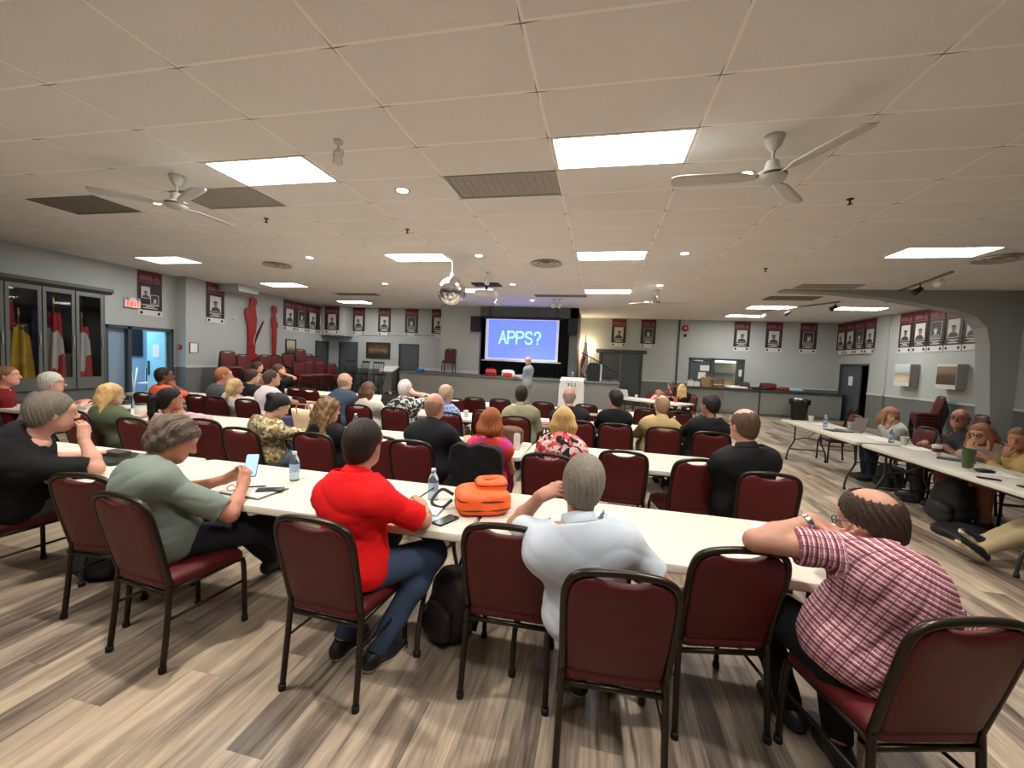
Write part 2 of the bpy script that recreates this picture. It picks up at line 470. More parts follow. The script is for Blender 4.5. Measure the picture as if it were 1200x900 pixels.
    def f_arm_hand(s):
        def f(p):
            d = smin_all([ev(p, q) for q in arm_pr(s)[1:]], .02)
            h = smin_all([ev(p, q) for q in hands[s][:2]], .02)
            fs = np.min([ev(p, q) for q in hands[s][2:14]], 0); th = smin_all([ev(p, q) for q in hands[s][14:]], .008)
            return smin(d, smin(smin(h, fs, .008), th, .012), .022)
        return f
    hb_, hh, hhd = [(.014, .0088, .0052), (.019, .015, .008), (.026, .020, .012)][lod], [.0042, .0062, .009][lod], [.0055, .008, .011][lod]
    # box helpers
    def bb(pts, m): 
        pts = np.array(pts); return pts.min(0)-m, pts.max(0)+m
    pieces = []
    body_pts = [hip, belly, chest, nb, shp[-1], shp[1]]+[lg[s][k] for s in lg for k in ('h', 'k', 'a')]+[arms[s][k] for s in arms for k in ('sh', 'el', 'wr')]
    body_pts += [lg[s]['a']+lg[s]['d']*.13-V3(0, 0, .05) for s in lg]
    lo, hi = bb(body_pts, .17+g)
    lo[2] = max(lo[2], -.01)
    top = (nb+nd*.03)
    # the head and hands are finer pieces; the coarse body ends inside them
    def clip_body(p):
        d = f_body(p, True)
        for s in (-1, 1):
            a = arms[s]; u = nrm(a['wr']-a['el']); c = a['wr']-u*.035
            near = np.sqrt(((p-a['wr'].astype(F32))**2).sum(1)) < .09
            d = np.where(near, np.maximum(d, (p-c.astype(F32))@u.astype(F32)), d)
        return d
    pieces.append(surfnet(clip_body, lo, hi, hb_[0]*1.0 if lod else .014))
    hlo, hhi = bb([hc, nb+f3@V3(0, 0, .0)], .15)
    cutp = (nb-nd*.01)
    pieces.append(surfnet(lambda p: np.maximum(f_head(p), -((p-cutp.astype(F32))@nd.astype(F32))), hlo, hhi, hhd))
    for s in (-1, 1):
        a = arms[s]; u = nrm(a['wr']-a['el']); c = a['wr']-u*.07
        f = f_arm_hand(s)
        l2_, h2_ = bb([a['wr'], a['wr']+nrm(a['hd'])*.20*S], .085); 
        l2_, h2_ = np.minimum(l2_, c-.05), np.maximum(h2_, c+.05)
        pieces.append(surfnet(lambda p, f=f, c=c, u=u: np.maximum(f(p), -((p-c.astype(F32))@u.astype(F32))), l2_, h2_, hh))
    skm = mat('skin_%d_%d_%d' % skin, skin, .5, 0, .10, 30, .15, 220, spec=.35)
    body = np_mesh('person', pieces, skm); body.location = loc
    tag(body, name_label, 'person', group)
    # ---- shirt
    def cloth_mat(v, nm): return v if isinstance(v, bpy.types.Material) else mat('cloth_%s_%d_%d_%d' % ((nm,)+tuple(v)), v, .85, 0, .10, 14, .25, 500, spec=.2)
    if shirt is not None:
        off = .013
        hemp = hip+f1@V3(0, 0, hem*S); hemn = f1@V3(0, 0, 1)
        nkp = nb+f3@V3(0, .0, .028+neckline); nkn = nrm(f3@V3(0, .35 if fem else .22, 1))
        def f_shirt(p):
            low = np.clip(((belly-f1@V3(0, 0, .02)).astype(F32)@f1[:, 2].astype(F32)-p@f1[:, 2].astype(F32))*8, 0, 1)
            d = smin_all([ev(p, q) for q in torso], .10)-off+.004-low*.017
            d = np.where(((p-nb.astype(F32))**2).sum(1) < .135**2, np.maximum(d, (p-nkp.astype(F32))@nkn.astype(F32)), d)
            for s in (-1, 1):
                if sleeve <= 0: continue
                a = arms[s]
                if sleeve <= 1:
                    e = a['sh']+(a['el']-a['sh'])*sleeve; u = nrm(a['el']-a['sh'])
                    ds = d_rc(p, a['sh'], a['el'], .053*S+g*.15+.014, .045*S+g*.1+.020)
                else:
                    e = a['el']+(a['wr']-a['el'])*min(.97, sleeve-1); u = nrm(a['wr']-a['el'])
                    ds = smin_all([ev(p, q) for q in arm_pr(s, .015)], .03)
                    nearw = d_rc(p, e, e+u*.3, .12, .12) < 0
                    ds = np.where(nearw, np.maximum(ds, (p-e.astype(F32))@u.astype(F32)), ds)
                if sleeve <= 1: ds = np.maximum(ds, (p-e.astype(F32))@u.astype(F32))
                d = smin(d, ds, .04)
            d = d+wrinkle(p, shirt_amp, seed)+wrinkle(p, shirt_amp*.5, seed+3, 2.1)*(p[:, 2] < nb[2]-.1)
            d = np.maximum(d, -((p-hemp.astype(F32))@hemn.astype(F32)))
            if standing or hem < -.2: pass
            return d
        tp = [hip+f1@V3(0, 0, hem*S), belly, chest, nb, shp[-1], shp[1]]
        for s in (-1, 1): tp += [arms[s]['sh'], arms[s]['el']]+([arms[s]['wr']] if sleeve > 1 else [])
        lo, hi = bb(tp, .155+g*1.3)
        sm = shirt_mat or cloth_mat(shirt, 'shirt')
        attr = None
        if shirt_mat is not None:
            def attr(v):
                q = v-chest; c2 = f2.T@q.T
                ang = np.arctan2(c2[0], c2[1]); rad = .17
                uv = np.stack([ang*rad, c2[2], 0*ang], 1)
                for s in (-1, 1):
                    a = arms[s]; u = nrm(a['el']-a['sh']); w_ = v-a['sh']; t = w_@u
                    e1 = nrm(np.cross(u, V3(.1, .2, 1))); e2 = np.cross(u, e1)
                    an = np.arctan2(w_@e1, w_@e2)
                    da = np.sqrt(((w_-t[:, None]*u)**2).sum(1))
                    on = (t > .03) & (da < .10)
                    uv[on] = np.stack([an*.06, t, 0*t], 1)[on]
                return uv
        np_mesh('shirt', [surfnet(f_shirt, lo, hi, hb_[1])], sm, body, attr)
        if collar:
            bm = bm_new(); n = 22
            cz = nrm(f3@V3(0, .30, 1)); cx = nrm(np.cross(cz, f3@V3(0, -1, 0))*-1); cy = np.cross(cz, cx)
            base = nb+nd*.028; rings = []
            for r, z in ((.060, -.012), (.061, .030), (.064, .046), (.072, .040), (.086, .000), (.084, -.004), (.070, .028)):
                rings.append([bm.verts.new(base+(cx*math.sin(t)*r*1.02+cy*math.cos(t)*(r*1.05))*S+cz*z*S) for t in [2*math.pi*j/n for j in range(n)]])
            for a, b in zip(rings, rings[1:]):
                for j in range(n): bm.faces.new((a[j], a[(j+1) % n], b[(j+1) % n], b[j]))
            obj('collar', bm, cloth_mat(collar, 'shirt') if collar is not True else sm, body, True)
    # ---- trousers
    if pants is not None:
        wz = hip+f1@V3(0, 0, .09)
        def f_pants(p):
            d = smin_all([ev(p, q) for q in torso[:1]], .05)-.004
            for s in (-1, 1):
                l = lg[s]; m = smin_all([ev(p, q) for q in leg_pr(s, .013)], .04)
                if pant_len < 1: 
                    e = l['k']+(l['a']-l['k'])*max(0, pant_len) if pant_len >= 0 else l['h']+(l['k']-l['h'])*(1+pant_len)
                    u = nrm(l['a']-l['k']) if pant_len >= 0 else nrm(l['k']-l['h'])
                else: e = l['a']+V3(0, 0, -.005); u = nrm(l['a']-l['k'])
                near = d_rc(p, e, e+u*.45, .16, .2) < 0
                m = np.where(near, np.maximum(m, (p-e.astype(F32))@u.astype(F32)), m)
                d = smin(d, m, .05)
            d = d+wrinkle(p, .004, seed+5)
            return np.maximum(d, (p-wz.astype(F32))@(f1@V3(0, 0, 1)).astype(F32))
        lo, hi = bb([hip]+[lg[s][k] for s in lg for k in ('h', 'k', 'a')], .15+g); hi[2] = min(hi[2], hipz+.16 if not standing else hi[2])
        np_mesh('trousers', [surfnet(f_pants, lo, hi, hb_[0])], cloth_mat(pants, 'trousers'), body)
    # ---- shoes
    sh_up, sh_sole = shoes or ((24, 23, 24), (30, 28, 27))
    sm_ = [mat('shoe_%d_%d_%d' % sh_up, sh_up, .5, 0), mat('sole_%d_%d_%d' % sh_sole, sh_sole, .7, 0)]
    for s in (-1, 1):
        a, d = lg[s]['a'], lg[s]['d']; up = V3(0, 0, 1); up = nrm(up-d*np.dot(up, d)); sd = np.cross(d, up)
        gz = a-up*.085*S
        heel, toe = gz-d*.045*S+up*.034, gz+d*.165*S+up*.030
        def f_shoe(p, a=a, heel=heel, toe=toe, gz=gz, up=up):
            m = smin_all([d_rc(p, heel, heel+(toe-heel)*.55, .040*S, .044*S), d_rc(p, heel+(toe-heel)*.55, toe, .046*S, .036*S), d_rc(p, heel+up*.02, a+up*-.005, .040*S, .043*S),
                          d_rc(p, a-up*.01, heel+(toe-heel)*.6, .036*S, .036*S)], .03)
            return np.maximum(np.maximum(m, -((p-gz.astype(F32))@up.astype(F32))), (p-(a+up*.012).astype(F32))@up.astype(F32))
        lo, hi = bb([heel, toe, a, gz], .06)
        np_mesh('shoe', [surfnet(f_shoe, lo, hi, [.009, .013, .018][lod])], sm_, body, None, lambda c, gz=gz, up=up: ((c-gz)@up < .026).astype(int))
    # ---- hair
    if hair:
        st, hcol = hair[0], hair[1]; opt = hair[2] if len(hair) > 2 else {}
        th = opt.get('th', .010); HT = Hf.T.astype(F32)
        fun = hc+Hf@V3(0, -.05, -.02)
        bk = Hf@V3(0, -1, 0); rt = Hf@V3(1, 0, 0); dn = V3(0, 0, -1)
        ln = opt.get('ln', .26)
        def f_hair(p):
            q = (p-hc.astype(F32))@Hf.astype(F32)/hs
            cap = smin(d_el(q, V3(0, -.012, .032), I3, (.077+th, .098+th, .092+th)), d_el(q, V3(0, -.03, -.012), I3, (.070+th, .072+th, .112 if not fem else .125)), .03)
            zl = np.interp(q[:, 1], [-.12, -.075, -.035, -.012, .012, .045, .075, .1], [-.098, -.092, -.066, -.020, -.015, .02, opt.get('fl', .062), opt.get('fl', .062)+.004] if not fem else ([-.125, -.12, -.10, -.075, -.050, .0, .050, .062] if st in ('long', 'bob') else [-.115, -.11, -.085, -.018, .012, .040, .062, .068])).astype(F32)
            side_ear = np.abs(q[:, 0]) > .05
            cut = zl-q[:, 2]
            cap = np.maximum(cap, cut)
            if st in ('bald',):
                cap = np.maximum(cap, q[:, 2]-opt.get('zt', .035)-.02*np.clip(-q[:, 1]*10, 0, 1))
                cap = np.maximum(cap, q[:, 1]-.03)
            if st == 'crown':
                cap = np.maximum(cap, opt.get('cr', .062)-np.sqrt((q[:, 0]**2*1.1)+(q[:, 1]-opt.get('cy', -.015))**2*.7+(q[:, 2]-.115)**2))
            if st in ('long', 'pony', 'bun', 'bob'):
                ft = .12 if st == 'long' else .0
                if st in ('long', 'bob'):
                    pr = []
                    for sx in (-1, -.35, .35, 1):
                        a0 = hc+Hf@(V3(sx*.062, -.055, .03)*hs); a1 = hc+Hf@(V3(sx*.078, -.075, -.06)*hs); a2 = a1+dn*ln*(.8 if abs(sx) == 1 else 1)+bk*.035+rt*sx*opt.get('fan', .03)
                        pr += [d_rc(p, a0, a1, .042, .045), d_rc(p, a1, a2, .046, opt.get('tip', .022))]
                    if opt.get('front'):
                        for sx in (-1, 1):
                            a1 = hc+Hf@(V3(sx*.085, .02, -.02)*hs); a2 = a1+dn*ln*.85+rt*sx*.02+Hf@V3(0, .03, 0)
                            pr += [d_rc(p, hc+Hf@(V3(sx*.06, .03, .08)*hs), a1, .022, .028), d_rc(p, a1, a2, .030, .02)]
                    lo_ = smin_all(pr, .035)
                    cap = smin(cap, lo_, .03)
                elif st == 'pony':
                    a0 = hc+Hf@(V3(0, -.10, .04)*hs); a1 = a0+bk*.05+dn*.03; a2 = a1+dn*ln
                    cap = smin(cap, smin_all([d_rc(p, a0, a1, .03, .034), d_rc(p, a1, a1+dn*ln*.5, .036, .04), d_rc(p, a1+dn*ln*.5, a2, .04, .012)], .02), .02)
                elif st == 'bun':
                    cap = smin(cap, d_el(p, hc+Hf@(V3(*opt.get('bun', (0, -.09, .07)))*hs), Hf, V3(.05, .045, .042)), .02)
            a = np.arctan2(q[:, 0], -q[:, 1]+.02)
            amp = opt.get('amp', .0022)
            if opt.get('curl'):
                k = opt.get('kf', 1.0)
                cap = cap+opt['curl']*(np.sin(75*k*q[:, 0]+30*q[:, 2])*np.sin(70*k*q[:, 2]+20*q[:, 1])+.7*np.sin(85*k*q[:, 1]-40*q[:, 2]+50*q[:, 0]))
            cap = cap+amp*(np.sin(34*a+12*q[:, 2]+3*np.sin(25*q[:, 2]))+.6*np.sin(71*a-30*q[:, 2]))
            return cap
        ext = [hc]
        if st in ('long', 'bob', 'pony'): ext.append(hc+bk*.12+dn*(ln+.16))
        lo, hi = bb(ext, .165)
        if st in ('long', 'bob', 'pony'): lo[:2] -= .04; hi[:2] += .04
        hm = mat('hair_%d_%d_%d' % hcol, hcol, .55, 0, .45, 26, .5, 90, stretch=(3.2, 3.2, .35) if not opt.get('curl') else (1, 1, 1), spec=.3)
        try: np_mesh('hair', [surfnet(f_hair, lo, hi, hhd*(1.0 if lod < 2 else .9))], hm, body)
        except ValueError: pass
        if opt.get('brow') or face:
            bm = bm_new()
            for sx in (-1, 1):
                pts = [hc+Hf@(V3(sx*x_, y_, z_)*hs) for x_, y_, z_ in ((.014, .100, .030), (.030, .100, .037), (.047, .088, .031))]
                tube(bm, pts, [.004, .0045, .0025], 6)
            obj('eyebrows', bm, hm, body, True)
    if face:
        bm = bm_new()
        for sx in (-1, 1):
            c = hc+Hf@(V3(sx*.031, .0825, .012)*hs)
            for r, off, mi in ((.0112, 0, 0), (.0072, .0052, 1)):
                res = bmesh.ops.create_uvsphere(bm, u_segments=10, v_segments=8, radius=r)
                for v_ in res['verts']: v_.co = v_.co+Vector(c+Hf@V3(0, off, 0))
                for f_ in {f for v_ in res['verts'] for f in v_.link_faces}: f_.material_index = mi
        obj('eyes', bm, [mat('eye_white', (222, 216, 208), .25), mat('iris', (60, 42, 30), .2)], body, True)
    if glasses:
        bm = bm_new(); rr = [(.023*math.cos(t), .0165*math.sin(t)) for t in np.linspace(0, 2*math.pi, 14)[:-1]]
        for sx in (-1, 1):
            tube(bm, [hc+Hf@(V3(sx*.033+a_, .119-abs(sx*.033+a_)*.12, .010+b_)*hs) for a_, b_ in rr], .0022 if lod < 1 else .0042, 6, closed=True)
            tube(bm, [hc+Hf@(V3(*v_)*hs) for v_ in ((sx*.056, .111, .016), (sx*.079, .06, .015), (sx*.083, -.005, .018), (sx*.082, -.02, .0))], .002 if lod < 2 else .0035, 6)
        tube(bm, [hc+Hf@(V3(*v_)*hs) for v_ in ((-.011, .119, .013), (0, .122, .016), (.011, .119, .013))], .002, 6)
        obj('glasses', bm, mat('spectacle_frame', glasses if glasses is not True else (25, 24, 26), .3), body, True)
    if watch:
        s = -1 if watch == 'L' else 1; a = arms[s]; u = nrm(a['wr']-a['el']); c = a['wr']-u*.03
        e1 = nrm(np.cross(u, V3(0, 0, 1))); e2 = np.cross(e1, u); dirf = nrm(-a['pn']-u*np.dot(-a['pn'], u))
        bm = bm_new(); R_ = .0335*S
        for k in (-1, 0, 1): tube(bm, [c+u*.006*k+(e1*math.cos(t)+e2*math.sin(t))*R_ for t in np.linspace(0, 2*math.pi, 25)[:-1]], .0052, 6, closed=True)
        f0 = c+dirf*(R_+.001); q1 = np.cross(dirf, u)
        ring = [[bm.verts.new(f0+dirf*z_+(u*math.cos(t)+q1*math.sin(t))*r_) for t in np.linspace(0, 2*math.pi, 21)[:-1]] for r_, z_ in ((.019, -.002), (.021, .004), (.020, .010), (.0165, .011))]
        for a_, b_ in zip(ring, ring[1:]):
            for j in range(20): bm.faces.new((a_[j], a_[(j+1) % 20], b_[(j+1) % 20], b_[j]))
        fc = bm.faces.new(ring[-1]); fc.material_index = 1
        obj('wristwatch', bm, [mat('watch_steel', (190, 192, 195), .22, 1.0), mat('watch_dial', (60, 66, 78), .2)], body, True)
    info = dict(body=body, hc=hc+loc, nb=nb+loc, hip=hip+loc, arms=arms, loc=loc, Hf=Hf, shp={k: v_+loc for k, v_ in shp.items()})
    PEOPLE.append(info)
    return info
# ---------------------------------------------------------------- setting materials
def wall_mat():
    m, t, b = nt('painted_wall')
    g = N(t, 'ShaderNodeNewGeometry'); sx = N(t, 'ShaderNodeSeparateXYZ'); L(t, g.outputs['Position'], sx.inputs[0])
    lt = N(t, 'ShaderNodeMath', op='LESS_THAN'); L(t, sx.outputs['Z'], lt.inputs[0]); lt.inputs[1].default_value = 1.07
    no = N(t, 'ShaderNodeTexNoise'); no.inputs['Scale'].default_value = 2.2; no.inputs['Detail'].default_value = 5; L(t, g.outputs['Position'], no.inputs['Vector'])
    mx = N(t, 'ShaderNodeMix', data_type='RGBA'); mx.inputs[6].default_value = srgb(174, 178, 176); mx.inputs[7].default_value = srgb(108, 110, 110); L(t, lt.outputs[0], mx.inputs[0])
    mr = N(t, 'ShaderNodeMapRange'); mr.inputs[3].default_value = .93; mr.inputs[4].default_value = 1.07; L(t, no.outputs['Fac'], mr.inputs[0])
    mm = N(t, 'ShaderNodeMix', data_type='RGBA', blend_type='MULTIPLY'); mm.inputs[0].default_value = 1.0; L(t, mx.outputs[2], mm.inputs[6]); L(t, mr.outputs[0], mm.inputs[7])
    L(t, mm.outputs[2], b.inputs['Base Color']); b.inputs['Roughness'].default_value = .6
    n2 = N(t, 'ShaderNodeTexNoise'); n2.inputs['Scale'].default_value = 90; L(t, g.outputs['Position'], n2.inputs['Vector'])
    bp = N(t, 'ShaderNodeBump'); bp.inputs['Strength'].default_value = .12; bp.inputs['Distance'].default_value = .01; L(t, n2.outputs['Fac'], bp.inputs['Height']); L(t, bp.outputs[0], b.inputs['Normal'])
    return m
def math_(t, op, a, b=None, c=None):
    n = N(t, 'ShaderNodeMath', op=op)
    for i, v in enumerate((a, b, c)):
        if v is None: continue
        if isinstance(v, (int, float)): n.inputs[i].default_value = v
        else: L(t, v, n.inputs[i])
    return n.outputs[0]
def ceil_mat():
    m, t, b = nt('ceiling_tile')
    g = N(t, 'ShaderNodeNewGeometry'); sx = N(t, 'ShaderNodeSeparateXYZ'); L(t, g.outputs['Position'], sx.inputs[0])
    def dist(o, o0, size):
        u = math_(t, 'DIVIDE', math_(t, 'SUBTRACT', o, o0), size)
        f = math_(t, 'ABSOLUTE', math_(t, 'SUBTRACT', math_(t, 'FRACT', math_(t, 'ADD', u, .5)), .5))
        return math_(t, 'MULTIPLY', f, size)
    dx, dy = dist(sx.outputs['X'], X0, TX), dist(sx.outputs['Y'], Y0, TY)
    bar = math_(t, 'LESS_THAN', math_(t, 'MINIMUM', dx, dy), .011)
    # gaps beside the bars open near the crossings
    near = math_(t, 'LESS_THAN', math_(t, 'ADD', math_(t, 'MAXIMUM', dx, dy), 0), .09)
    def sgn(o, o0, size):
        u = math_(t, 'DIVIDE', math_(t, 'SUBTRACT', o, o0), size)
        return math_(t, 'MULTIPLY', math_(t, 'SUBTRACT', math_(t, 'FRACT', math_(t, 'ADD', u, .5)), .5), size)
    sdx, sdy = sgn(sx.outputs['X'], X0, TX), sgn(sx.outputs['Y'], Y0, TY)
    def crack(sd, other, w_):                              # a gap tapering away from the crossing
        lim = math_(t, 'MULTIPLY', math_(t, 'SUBTRACT', .12, other), w_)
        return math_(t, 'MULTIPLY', math_(t, 'GREATER_THAN', sd, .010), math_(t, 'LESS_THAN', math_(t, 'SUBTRACT', sd, .010), lim))
    gap = math_(t, 'MAXIMUM', crack(sdy, dx, .10), crack(math_(t, 'MULTIPLY', sdx, -1.0), dy, .07))
    no = N(t, 'ShaderNodeTexNoise'); no.inputs['Scale'].default_value = 48; no.inputs['Detail'].default_value = 5; no.inputs['Roughness'].default_value = .7; L(t, g.outputs['Position'], no.inputs['Vector'])
    n3 = N(t, 'ShaderNodeTexNoise'); n3.inputs['Scale'].default_value = 1.1; n3.inputs['Detail'].default_value = 3; L(t, g.outputs['Position'], n3.inputs['Vector'])
    fl = math_(t, 'ADD', math_(t, 'MULTIPLY', math_(t, 'FLOOR', math_(t, 'DIVIDE', math_(t, 'SUBTRACT', sx.outputs['X'], X0), TX)), 7.31), math_(t, 'MULTIPLY', math_(t, 'FLOOR', math_(t, 'DIVIDE', math_(t, 'SUBTRACT', sx.outputs['Y'], Y0), TY)), 3.17))
    wn = N(t, 'ShaderNodeTexWhiteNoise', noise_dimensions='1D'); L(t, fl, wn.inputs['W'])
    val = math_(t, 'ADD', math_(t, 'MULTIPLY', no.outputs['Fac'], .16), math_(t, 'ADD', math_(t, 'MULTIPLY', n3.outputs['Fac'], .12), math_(t, 'MULTIPLY', wn.outputs['Value'], .035)))
    val = math_(t, 'ADD', val, .80)
    mx = N(t, 'ShaderNodeMix', data_type='RGBA', blend_type='MULTIPLY'); mx.inputs[0].default_value = 1; mx.inputs[6].default_value = srgb(240, 239, 237); L(t, val, mx.inputs[7])
    m2 = N(t, 'ShaderNodeMix', data_type='RGBA'); L(t, bar, m2.inputs[0]); L(t, mx.outputs[2], m2.inputs[6]); m2.inputs[7].default_value = srgb(252, 251, 248)
    m3 = N(t, 'ShaderNodeMix', data_type='RGBA'); L(t, math_(t, 'MULTIPLY', gap, .8), m3.inputs[0]); L(t, m2.outputs[2], m3.inputs[6]); m3.inputs[7].default_value = srgb(52, 49, 44)
    L(t, m3.outputs[2], b.inputs['Base Color']); b.inputs['Roughness'].default_value = .9
    bp = N(t, 'ShaderNodeBump'); bp.inputs['Strength'].default_value = .5; bp.inputs['Distance'].default_value = .012
    hh = math_(t, 'ADD', math_(t, 'MULTIPLY', no.outputs['Fac'], 1.0), math_(t, "MULTIPLY", bar, .0)); L(t, hh, bp.inputs['Height']); L(t, bp.outputs[0], b.inputs['Normal'])
    return m
def floor_mat():
    m, t, b = nt('vinyl_plank')
    g = N(t, 'ShaderNodeNewGeometry'); sx = N(t, 'ShaderNodeSeparateXYZ'); L(t, g.outputs['Position'], sx.inputs[0])
    PW, PL = .178, 1.22
    u = math_(t, 'DIVIDE', sx.outputs['X'], PW); col = math_(t, 'FLOOR', u)
    w1 = N(t, 'ShaderNodeTexWhiteNoise', noise_dimensions='1D'); L(t, col, w1.inputs['W'])
    v = math_(t, 'ADD', math_(t, 'DIVIDE', sx.outputs['Y'], PL), w1.outputs['Value']); row = math_(t, 'FLOOR', v)
    cid = math_(t, 'ADD', math_(t, 'MULTIPLY', col, 12.37), math_(t, 'MULTIPLY', row, 5.71))
    w2 = N(t, 'ShaderNodeTexWhiteNoise', noise_dimensions='1D'); L(t, cid, w2.inputs['W'])
    cv = N(t, 'ShaderNodeCombineXYZ'); L(t, math_(t, 'MULTIPLY', sx.outputs['X'], 9.0), cv.inputs[0]); L(t, math_(t, 'MULTIPLY', sx.outputs['Y'], .95), cv.inputs[1]); L(t, math_(t, 'MULTIPLY', w2.outputs['Value'], 40.0), cv.inputs[2])
    gr = N(t, 'ShaderNodeTexNoise'); gr.inputs['Scale'].default_value = 1.0; gr.inputs['Detail'].default_value = 6; gr.inputs['Roughness'].default_value = .62; gr.inputs['Distortion'].default_value = .7; L(t, cv.outputs[0], gr.inputs['Vector'])
    c2 = N(t, 'ShaderNodeCombineXYZ'); L(t, math_(t, 'MULTIPLY', sx.outputs['X'], 75.0), c2.inputs[0]); L(t, math_(t, 'MULTIPLY', sx.outputs['Y'], 3.2), c2.inputs[1]); L(t, math_(t, 'MULTIPLY', w2.outputs['Value'], 40.0), c2.inputs[2])
    g2 = N(t, 'ShaderNodeTexNoise'); g2.inputs['Scale'].default_value = 1.0; g2.inputs['Detail'].default_value = 4; L(t, c2.outputs[0], g2.inputs['Vector'])
    f = math_(t, 'ADD', math_(t, 'MULTIPLY', gr.outputs['Fac'], 1.5), math_(t, 'ADD', math_(t, 'MULTIPLY', math_(t, 'SUBTRACT', w2.outputs['Value'], .5), .46), math_(t, 'MULTIPLY', math_(t, 'SUBTRACT', g2.outputs['Fac'], .5), .5)))
    f = math_(t, 'SUBTRACT', f, .20)
    cr = N(t, 'ShaderNodeValToRGB'); e = cr.color_ramp.elements
    e[0].position = .12; e[0].color = srgb(70, 60, 52); e[1].position = .95; e[1].color = srgb(200, 180, 154)
    for p, c in ((.36, (112, 98, 86)), (.52, (146, 130, 114)), (.68, (168, 150, 129))):
        q = e.new(p); q.color = srgb(*c)
    L(t, f, cr.inputs[0])
    du = math_(t, 'ABSOLUTE', math_(t, 'SUBTRACT', math_(t, 'FRACT', math_(t, 'ADD', u, .5)), .5))
    dv = math_(t, 'ABSOLUTE', math_(t, 'SUBTRACT', math_(t, 'FRACT', math_(t, 'ADD', v, .5)), .5))
    jn = math_(t, 'MAXIMUM', math_(t, 'LESS_THAN', math_(t, 'MULTIPLY', du, PW), .0012), math_(t, 'LESS_THAN', math_(t, 'MULTIPLY', dv, PL), .0012))
    mx = N(t, 'ShaderNodeMix', data_type='RGBA'); L(t, math_(t, 'MULTIPLY', jn, .6), mx.inputs[0]); L(t, cr.outputs[0], mx.inputs[6]); mx.inputs[7].default_value = srgb(62, 54, 47)
    L(t, mx.outputs[2], b.inputs['Base Color'])
    L(t, math_(t, 'ADD', math_(t, 'MULTIPLY', g2.outputs['Fac'], .18), .33), b.inputs['Roughness']); b.inputs['Specular IOR Level'].default_value = .4
    bp = N(t, 'ShaderNodeBump'); bp.inputs['Strength'].default_value = .12; bp.inputs['Distance'].default_value = .004; L(t, g2.outputs['Fac'], bp.inputs['Height']); L(t, bp.outputs[0], b.inputs['Normal'])
    return m
M_WALL, M_CEIL, M_FLOOR = wall_mat(), ceil_mat(), floor_mat()
M_RAIL = mat('rail_white', (205, 207, 206), .5)
M_DOOR = mat('door_slate', (74, 82, 87), .5, var=.05)
M_DOORF = mat('door_frame_slate', (62, 68, 72), .5, var=.05)
M_STEEL = mat('brushed_steel', (170, 172, 174), .3, 1.0)
M_BLACK = mat('matte_black', (22, 22, 23), .6)
M_WHITE = mat('white_paint', (222, 222, 218), .5, var=.04)
M_PAPER = mat('paper', (232, 230, 224), .8, var=.03)
M_STAGEF = mat('stage_front_grey', (128, 128, 124), .6, var=.07, scale=4)
M_DARK = mat('stage_dark', (58, 58, 58), .85)
M_CURT = mat('curtain_charcoal', (40, 41, 42), .95)
def struct(name, bm, m, parent=None, smooth=False):
    o = obj(name, bm, m, parent, smooth)
    if parent is None: o['kind'] = 'structure'
    return o
# ---------------------------------------------------------------- shell
XL, XL2, XR, YB, YL, YR = -11.7, -11.4, 8.6, -4.0, 15.6, 17.6
bm = bm_new(); box(bm, (-14.5, YB-.2, -.12), (XR+.3, 19.8, 0)); struct('floor', bm, M_FLOOR)
bm = bm_new(); box(bm, (-14.5, YB-.2, CEIL), (XR+.3, 19.8, CEIL+.12)); struct('ceiling', bm, M_CEIL)
bm = bm_new()                                                    # left wall with the corridor opening, stepped in at Y 9.32
box(bm, (XL-.15, YB, 0), (XL, 7.62, CEIL)); box(bm, (XL-.15, 7.62, 2.10), (XL, 9.26, CEIL)); box(bm, (XL-.15, 9.26, 0), (XL, 9.36, CEIL))
box(bm, (XL-.15, 9.34, 0), (XL2, 14.72, CEIL)); box(bm, (XL-.15, 14.72, 2.12), (XL2, 15.56, CEIL)); box(bm, (XL-.15, 15.56, 0), (XL2, YL+.15, CEIL))
box(bm, (XL2, 9.34, 0), (XL2+.05, 9.78, CEIL))
struct('wall_left', bm, M_WALL)
bm = bm_new(); box(bm, (-14.5, YB-.15, 0), (XR+.2, YB, CEIL)); struct('wall_rear', bm, M_WALL)
PYB = 14.6                                                       # front of the stage opening
bm = bm_new()
box(bm, (XL2-.2, YL, 0), (-10.93, YL+.15, CEIL)); box(bm, (-10.93, YL, 2.15), (-10.03, YL+.15, CEIL)); box(bm, (-10.03, YL, 0), (-8.16, YL+.15, CEIL))
box(bm, (-8.16, YL, 2.15), (-7.26, YL+.15, CEIL)); box(bm, (-7.26, YL, 0), (-5.9, YL+.15, CEIL))
box(bm, (-5.95, PYB, 0), (-4.42, YL+.15, CEIL))
struct('wall_back_left', bm, M_WALL)
bm = bm_new()
box(bm, (-4.42, PYB, 3.22), (-.86, PYB+.3, CEIL)); box(bm, (-1.14, PYB, 0), (-.86, PYB+.35, CEIL))
struct('wall_stage_opening', bm, mat('stage_header_grey', (104, 106, 106), .7, var=.05))
bm = bm_new()
box(bm, (-4.6, 17.0, 0), (-.9, 17.12, CEIL)); box(bm, (-4.55, PYB+.2, 0), (-4.42, 17.1, CEIL)); box(bm, (-1.02, PYB+.35, 0), (-.9, 17.1, CEIL))
struct('wall_stage_rear', bm, mat('stage_black', (62, 63, 62), .9))
bm = bm_new()                                                    # back right wall with double door and kitchen hatch
box(bm, (-1.0, YR, 0), (-.10, YR+.15, CEIL)); box(bm, (-.10, YR, 2.16), (1.65, YR+.15, CEIL)); box(bm, (1.65, YR, 0), (3.43, YR+.15, CEIL))
